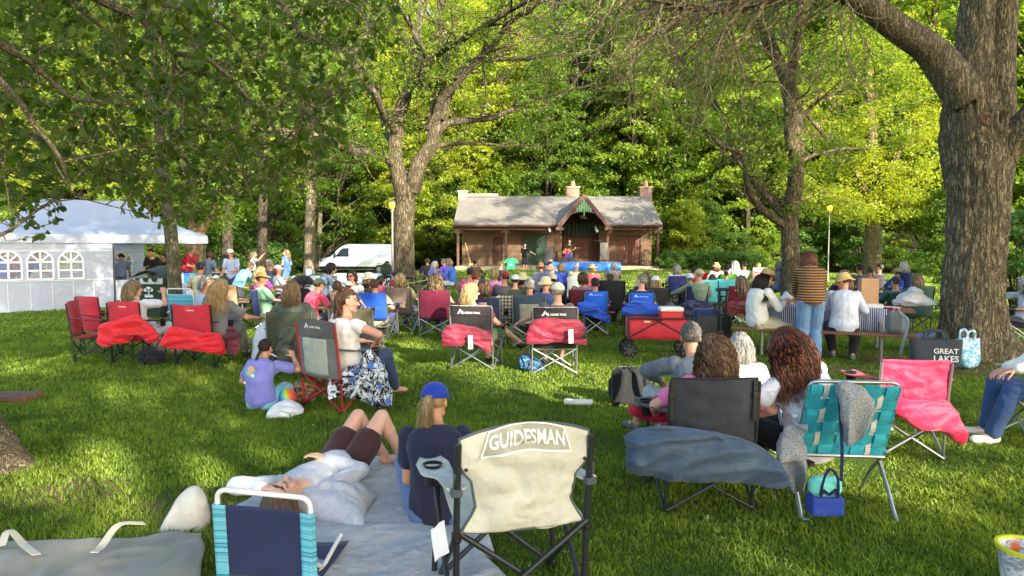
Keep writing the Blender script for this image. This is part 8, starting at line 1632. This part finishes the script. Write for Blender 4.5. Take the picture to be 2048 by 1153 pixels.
# ---- red wagon -----------------------------------------------------------
def wagon():
    D = 10.6; xa, xb = X(1256, D), X(1374, D); L = xb - xa; o = empty('wagon', ((xa + xb) / 2, D, 0), R(-4)); tag(o, 'red folding wagon with black frame and wheels', 'wagon'); RW = nylon((190, 26, 46)); w = .46; z0, z1 = .30, .60
    mb = MB(); n = 24
    for s in (-1, 1): mb.sheet(np.array([[(x, s * (w / 2 - .03 * sin(pi * (x / L + .5)) * 0 + .02 * sin(pi * v)), z0 + (z1 - z0) * v + .006 * sin(x * 20)) for v in np.linspace(0, 1, 8)] for x in np.linspace(-L / 2, L / 2, n)]), .008)
    for s in (-1, 1): mb.sheet(np.array([[(s * L / 2, y, z0 + (z1 - z0) * v) for v in np.linspace(0, 1, 6)] for y in np.linspace(-w / 2, w / 2, 6)]), .008)
    mb.box((0, 0, z0), (L, w, .02)); put('tub', mb.mesh('tub', 'all'), RW, o); fr = MB()
    for s in (-1, 1):
        y = s * (w / 2 + .025); fr.tube([(-L / 2, y, z1 + .02), (L / 2, y, z1 + .02)], .013, 7).tube([(-L / 2, y, z0 + .02), (L / 2 * .1, y, z1)], .011, 6).tube([(L / 2, y, z0 + .02), (-L / 2 * .1, y, z1)], .011, 6)
        for e in (-1, 1): fr.tube([(e * L / 2, y, z1 + .08), (e * L / 2, y, .16)], .013, 7)
    for e in (-1, 1): fr.tube([(e * L / 2, -w / 2 - .02, z1 + .07), (e * L / 2, w / 2 + .02, z1 + .07)], .013, 7)
    put('frame', fr, BLACKM(), o); put('name_patch', MB().box((-L / 2 + .28, -w / 2 - .03, z1 - .03), (.10, .006, .025)), plain((226, 200, 120)), o)
    for e in (-1, 1):
        for s in (-1, 1):
            wo = put('wheel', MB().lathe([(.05, -.035), (.11, -.035), (.125, -.02), (.125, .02), (.11, .035), (.05, .035)], n=24).warp(lambda v, e=e, s=s: np.stack([v[:, 0] + e * (L / 2 - .02), s * (w / 2 + .02) + v[:, 2], v[:, 1] + .125], 1)), plain((24, 24, 25), .8), o); sp = MB()
            for k in range(7): a = k * 2 * pi / 7; sp.beam((e * (L / 2 - .02), s * (w / 2 + .02) - .036, .125), (e * (L / 2 - .02) + .10 * cos(a), s * (w / 2 + .02) - .036, .125 + .10 * sin(a)), .02, .012, up=(0, 1, 0), bev=.002)
            put('rim', sp, plain((74, 76, 78), .5), wo)
    c = empty('cooler', (X(1343, 10.55), 10.55, .44), R(-4)); put('body', MB().box((0, 0, .14), (.34, .26, .28), .02), plain((204, 30, 44), .4, 0, 'red_plastic'), c); put('lid', MB().box((0, 0, .31), (.36, .28, .07), .02), plain((232, 228, 220), .4), c); tag(c, 'red picnic cooler with a white lid riding in the wagon', 'cooler')
wagon()
def cart():
    D = 11.3; o = empty('folding_cart', (X(1422, D), D, 0), R(-3)); tag(o, 'tall black folding cart with two high handles right of the red wagon', 'cart'); put('tub', MB().sheet(np.array([[(x, -.2 + .02 * sin(x * 9), z) for z in np.linspace(.12, .58, 8)] for x in np.linspace(-.26, .22, 14)]), .02).box((-.02, .02, .34), (.46, .36, .44), .04), cloth((56, 60, 62)), o)
    for x in (.10, .21): put('handle', MB().tube([(x, -.2, .05), (x, -.22, 1.02)], .016, 8), BLACKM(), o)
    put('grip', MB().tube([(.04, -.22, 1.02), (.27, -.22, 1.02)], .026, 10), BLACKM(), o); put('side_bag', blend(MB().box((.22, -.05, .34), (.22, .3, .55), .05), .02, 2), cloth((30, 30, 32)), o)
    put('cool_bag', MB().box((-.10, -.02, .62), (.36, .24, .14), .03), cloth((38, 50, 96)), o)
    for s in (-1, 1): put('wheel', MB().lathe([(0, -.02), (.07, -.02), (.07, .02), (0, .02)], n=16).warp(lambda v, s=s: np.stack([v[:, 0] + s * .2, -.2 + v[:, 2], v[:, 1] + .07], 1)), plain((24, 24, 25), .8), o)
cart()
# ---- bin -----------------------------------------------------------------
def bin_(px, D, rz, label):
    o = empty('wheelie_bin', (X(px, D), D, 0), rz); tag(o, label, 'bin'); G_ = plain((36, 56, 44), .45, 0, 'green_plastic', .06); V = []
    for z, w, d in ((.04, .24, .26), (.88, .31, .36), (.90, .345, .39), (.98, .35, .40)): V.append([(w * x, d * y, z) for x, y in ((-1, -.85), (-.85, -1), (.85, -1), (1, -.85), (1, .85), (.85, 1), (-.85, 1), (-1, .85))])
    b = MB(); b.add(np.array(V).reshape(-1, 3), [[i * 8 + j, i * 8 + (j + 1) % 8, (i + 1) * 8 + (j + 1) % 8, (i + 1) * 8 + j] for i in range(3) for j in range(8)] + [list(range(8))[::-1], [24 + j for j in range(8)]]); put('body', b.mesh('b'), G_, o)
    put('lid', MB().sheet(np.array([[(x, y, 1.0 + .30 * (y + .4) ** 1.0 * .4 + .16 * (1 - (x / .37) ** 2)) for y in np.linspace(-.42, .42, 9)] for x in np.linspace(-.36, .36, 12)]), .02).mesh('l', 'all'), plain((50, 58, 54), .5), o)
    put('liner', MB().sheet(np.array([[(x, -.385 - .02 * sin(x * 30), z) for z in (.84, .90, .98)] for x in np.linspace(-.34, .34, 20)]), .004), plain((170, 180, 176), .3), o)
    for s in (-1, 1): put('wheel', MB().lathe([(0, -.03), (.09, -.03), (.11, -.035), (.15, -.03), (.15, .03), (0, .03)], n=20).warp(lambda v, s=s: np.stack([s * (.27 + v[:, 2]), v[:, 0] + .18 - .3 * (s < 2), v[:, 1] + .15], 1)), plain((26, 26, 27), .8), o)
    lg = MB()
    for x, z, r_ in ((0, .72, .07), (-.06, .70, .05), (.06, .70, .05)): lg.add([(x + r_ * cos(t), -.372, z + r_ * .8 * sin(t)) for t in np.linspace(0, 2 * pi, 16, endpoint=False)], [list(range(16))])
    lg.box((0, -.368, .63), (.02, .008, .10)).box((0, -.366, .575), (.20, .008, .02)).box((0, -.364, .54), (.20, .008, .03)); put('emblem', lg, plain((226, 230, 228), .6), o)
bin_(311, 16.6, R(0), 'dark green wheeled bin with a white tree emblem beside the thin tree'); bin_(432, 24, R(20), 'dark green wheeled bin in the shade behind the stall')
tag(put('water_bottle', MB().lathe([(0, 0), (.045, 0), (.045, .2), (.02, .25), (.02, .28), (0, .28)], n=14), plain((190, 210, 230), .15), None, (X(364, 18.4), 18.4, .76)), 'clear water bottle on the stall table', 'bottle'); tag(put('drink_pack', MB().box((0, 0, .13), (.40, .24, .26), .03), plain((70, 150, 220), .25, 0, 'film', .2), None, (X(377, 18.5), 18.5, .76)), 'shrink wrapped pack of blue drinks on the stall table', 'drinks pack')
tag(put('sign', MB().box((0, 0, .12), (.20, .02, .24), .004), plain((180, 206, 236), .5), None, (X(617, 23.3), 23.3, .76)), 'small pale blue sign standing on the white clothed table', 'sign')
# ---- near picnic table ---------------------------------------------------
TC = np.array((5.0, 10.98, 0)); TR_ = R(-26); tx = np.array((cos(TR_), sin(TR_), 0)); ty = np.array((-sin(TR_), cos(TR_), 0))
picnic_table(TC[0], TC[1], TR_, 2.55, 'brown plank picnic table with striped cloth in front of the massive trunk')
def TP(a, b, z=0): q = TC + tx * a + ty * b; return (q[0], q[1], z)
def tcloth():
    U = np.linspace(-.80, .92, 110); pr = [(-.395, .40), (-.39, .5), (-.385, .62), (-.38, .74), (-.36, .768), (0, .768), (.34, .768)]; g = np.array([[(u, y - (.012 * sin(u * 17) + .008 * sin(u * 41)) * (z < .7), z + .01 * sin(u * 4) * (z < .5)) for u in U] for y, z in pr])
    tag(put('tablecloth', MB().sheet(g, .003).mesh('tc', 'all'), pattern('stripe', (34, 40, 84), (186, 190, 206), 11), None, tuple(TC), TR_), 'navy and white striped cloth hanging over the front of the picnic table', 'tablecloth')
tcloth()
def titem(name, a, b, mb, m, lab, cat, z=.772, rz=0): return tag(put(name, mb, m, None, TP(a, b, z), TR_ + rz), lab, cat)
KR = plain((190, 150, 112), .85, 0, 'kraft_paper', .1, .01)
titem('paper_bag', .66, .12, MB().box((0, 0, .22), (.26, .17, .44), .006), KR, 'tall brown paper grocery bag standing on the picnic table', 'paper bag', rz=.3)
titem('tray', .66, -.22, MB().box((0, 0, .03), (.40, .24, .06), .012), plain((232, 232, 228), .4), 'white food tray on the picnic table', 'tray'); titem('bowl', .50, .04, MB().ball((0, 0, .0), (.10, .10, .09), nu=20, nv=6, z0=0), plain((214, 24, 54), .4), 'red rounded bowl upside down on the picnic table', 'bowl')
titem('plate', .98, -.22, MB().lathe([(0, .0), (.10, 0), (.13, .02), (.128, .026), (0, .008)], n=24), pattern('floral', (240, 220, 224), (214, 40, 70), 24), 'red and white patterned plate near the right end of the table', 'plate')
titem('snack_basket', -.62, -.15, MB().lathe([(0, 0), (.13, 0), (.16, .05), (.15, .05), (0, .03)], n=20).ball((0, 0, .05), (.12, .1, .035), nu=12, nv=5), plain((176, 120, 70), .8, 0, 'snacks', .3, .02, 40), 'basket of brown snacks in front of the straw hatted man', 'basket')
titem('salad_bowl', .0, -.18, MB().lathe([(0, 0), (.12, 0), (.17, .05), (.16, .05), (0, .03)], n=20).ball((0, 0, .05), (.13, .11, .05), nu=12, nv=5), plain((196, 200, 110), .7, 0, 'salad', .4, .02, 40), 'bowl of salad between the striped and white tops', 'bowl')
titem('jar', .48, .20, MB().lathe([(0, 0), (.05, 0), (.05, .12), (.04, .14), (0, .14)], n=16), plain((236, 226, 210), .4), 'small white jar left of the paper bag', 'jar')
PLB = cloth((222, 226, 232), .3, .03, 9, .25)
def heap(name, px0, px1, yt, yb, D, m, lab, cat, seed, th=.12): bag_px(lab, D, [(px0, yb - 5, yb), (px0 * .7 + px1 * .3, yt + (yb - yt) * .2, yb), ((px0 + px1) / 2, yt, yb), (px0 * .3 + px1 * .7, yt + (yb - yt) * .35, yb), (px1, yb - 5, yb)], m, name, cat, th, seed, .035)
heap('plastic_bag', 1790, 1872, 575, 612, 10.75, PLB, 'white translucent plastic bags heaped at the right end of the table', 'plastic bag', 41); heap('plastic_bag', 1556, 1594, 584, 612, 11.4, PLB, 'small white plastic bag beside the snack basket', 'plastic bag', 43, .08)
o = empty('backpack', TP(1.0, -.80, .455), TR_); put('body', blend(MB().box((0, 0, .16), (.26, .2, .32), .06), .014, 3), cloth((104, 112, 116)), o); put('strap', MB().tube(spline([(.05, -.11, .30), (.14, -.16, .20), (.10, -.18, -.05), (.06, -.16, -.28)], 16), [(.024, .006)] * 16, 8), cloth((150, 158, 160)), o); put('handle', MB().tube(spline([(-.06, -.05, .30), (0, -.05, .38), (.06, -.05, .30)], 8), .01, 6), cloth((150, 158, 160)), o); tag(o, 'grey backpack sitting on the bench end with its strap hanging down', 'backpack')
# people at the table
person('man in a straw hat and white shirt at the left end of the bench', TP(-.90, -.76, 0), TR_ + R(-60), dict(POSES['bench'], pel=(0, 0, .55), wide=1.18, hyaw=-.05, hpitch=-.35, tor=(0, .12, 1), handR=(.05, .42, .86), handL=(-.1, .45, .84), footR=(.12, .20, .09), footL=(-.16, .30, .09), size=1.02), SK1, cloth((226, 226, 222), .85, .014), .85, cloth((190, 180, 152)), .95, plain((70, 50, 54), .6), 'long', *HC['dk'], hat='straw', hatc=cloth((168, 136, 92)), fine=True, glasses=True, extra_key='strawm')
person('woman in a brown and black striped top and jeans standing bent over the table', (X(1622, 10.2), 10.15, 0), R(-12), dict(ST, tor=(.04, .42, 1), slouch=.05, wide=1.14, hpitch=-.6, handR=(.26, .62, .86), handL=(-.10, .62, .86), baggy=True, hyaw=-.3), SK1, pattern('stripe', (168, 122, 66), (50, 34, 40), 8, rot=(0, R(90), 0)), .95, cloth((112, 146, 188), .85, .014), .99, plain((200, 200, 200), .6), 'mid', *HC['au'], fine=True, extra_key='stripew')
person('person in a pale sweatshirt and tan hat sitting on the bench with back turned', TP(.33, -.74, 0), TR_ + R(10), dict(POSES['bench'], pel=(0, 0, .54), wide=1.2, hyaw=.9, hpitch=-.3, tor=(0, .16, 1), footL=(-.1, .30, .09), footR=(.14, .06, .09), handL=(-.14, .36, .84), handR=(.16, .36, .84)), SK1, cloth((212, 218, 234), .9, .014), .95, cloth((40, 40, 46)), .95, plain((120, 124, 124), .6), 'short', *HC['au'], hat='bucket', hatc=cloth((222, 194, 120)), fine=True, extra_key='sweat')
# tote bags by the trunk
def tote(px, D, w, h, d, rz, m, label, txt=None, tm=None):
    o = empty('tote_bag', (X(px, D), D, 0), rz); V = []
    for z, f in ((0, .92), (h * .5, 1.0), (h, 1.04)): V.append([(x * w / 2 * f, y * d / 2 * (1 - .55 * z / h), z + .02 * sin(x * 3 + y)) for x, y in ((-1, -1), (-.4, -1.06), (.4, -1.0), (1, -1), (1.02, 0), (1, 1), (.3, 1.05), (-.4, 1), (-1, 1), (-1.02, 0))])
    b = MB(); b.add(np.array(V).reshape(-1, 3), [[i * 10 + j, i * 10 + (j + 1) % 10, (i + 1) * 10 + (j + 1) % 10, (i + 1) * 10 + j] for i in range(2) for j in range(10)] + [list(range(10))[::-1]]); put('body', bake(b, [('SOLIDIFY', dict(thickness=.006)), ('SUBSURF', dict(levels=2))]), m, o)
    for s in (-1, 1): put('handle', MB().tube(spline([(-w * .22, s * d * .24, h - .02), (-w * .15, s * d * .3, h + .09), (w * .12, s * d * .32, h + .10), (w * .22, s * d * .24, h - .02)], 14), [(.016, .004)] * 14, 6), m, o)
    if txt:
        mb = MB()
        for t, wd, cx_, cz in txt: V, F = text_mesh(t, wd, bold=.02); mb.add(np.stack([V[:, 0] + cx_, -d / 2 * (1 - .55 * (V[:, 1] + cz) / h) - .012 + 0 * V[:, 0], V[:, 1] + cz], 1), F)
        put('lettering', mb.mesh('t', smooth=False), plain((222, 222, 222), .6), o)
    tag(o, label, 'tote bag')
tote(1878, 9.25, .62, .46, .26, R(-14), cloth((62, 66, 74), .8, .014), 'large charcoal tote bag with white lettering at the foot of the massive trunk', [('GREAT', .30, .10, .30), ('LAKES', .30, .10, .20)])
tote(1942, 9.45, .32, .44, .24, R(8), pattern('floral', (112, 186, 220), (214, 230, 238), 7), 'pale blue and white patterned bag leaning on the massive trunk')
tag(put('mat', MB().box((0, 0, .02), (.8, .5, .03), .01), cloth((50, 80, 200)), None, (X(1862, 12.9), 13.0, 0)), 'bright blue mat on the grass behind the picnic table', 'mat')
for (x, y, r_) in ((X(1500, 40), 40, 0),): pass
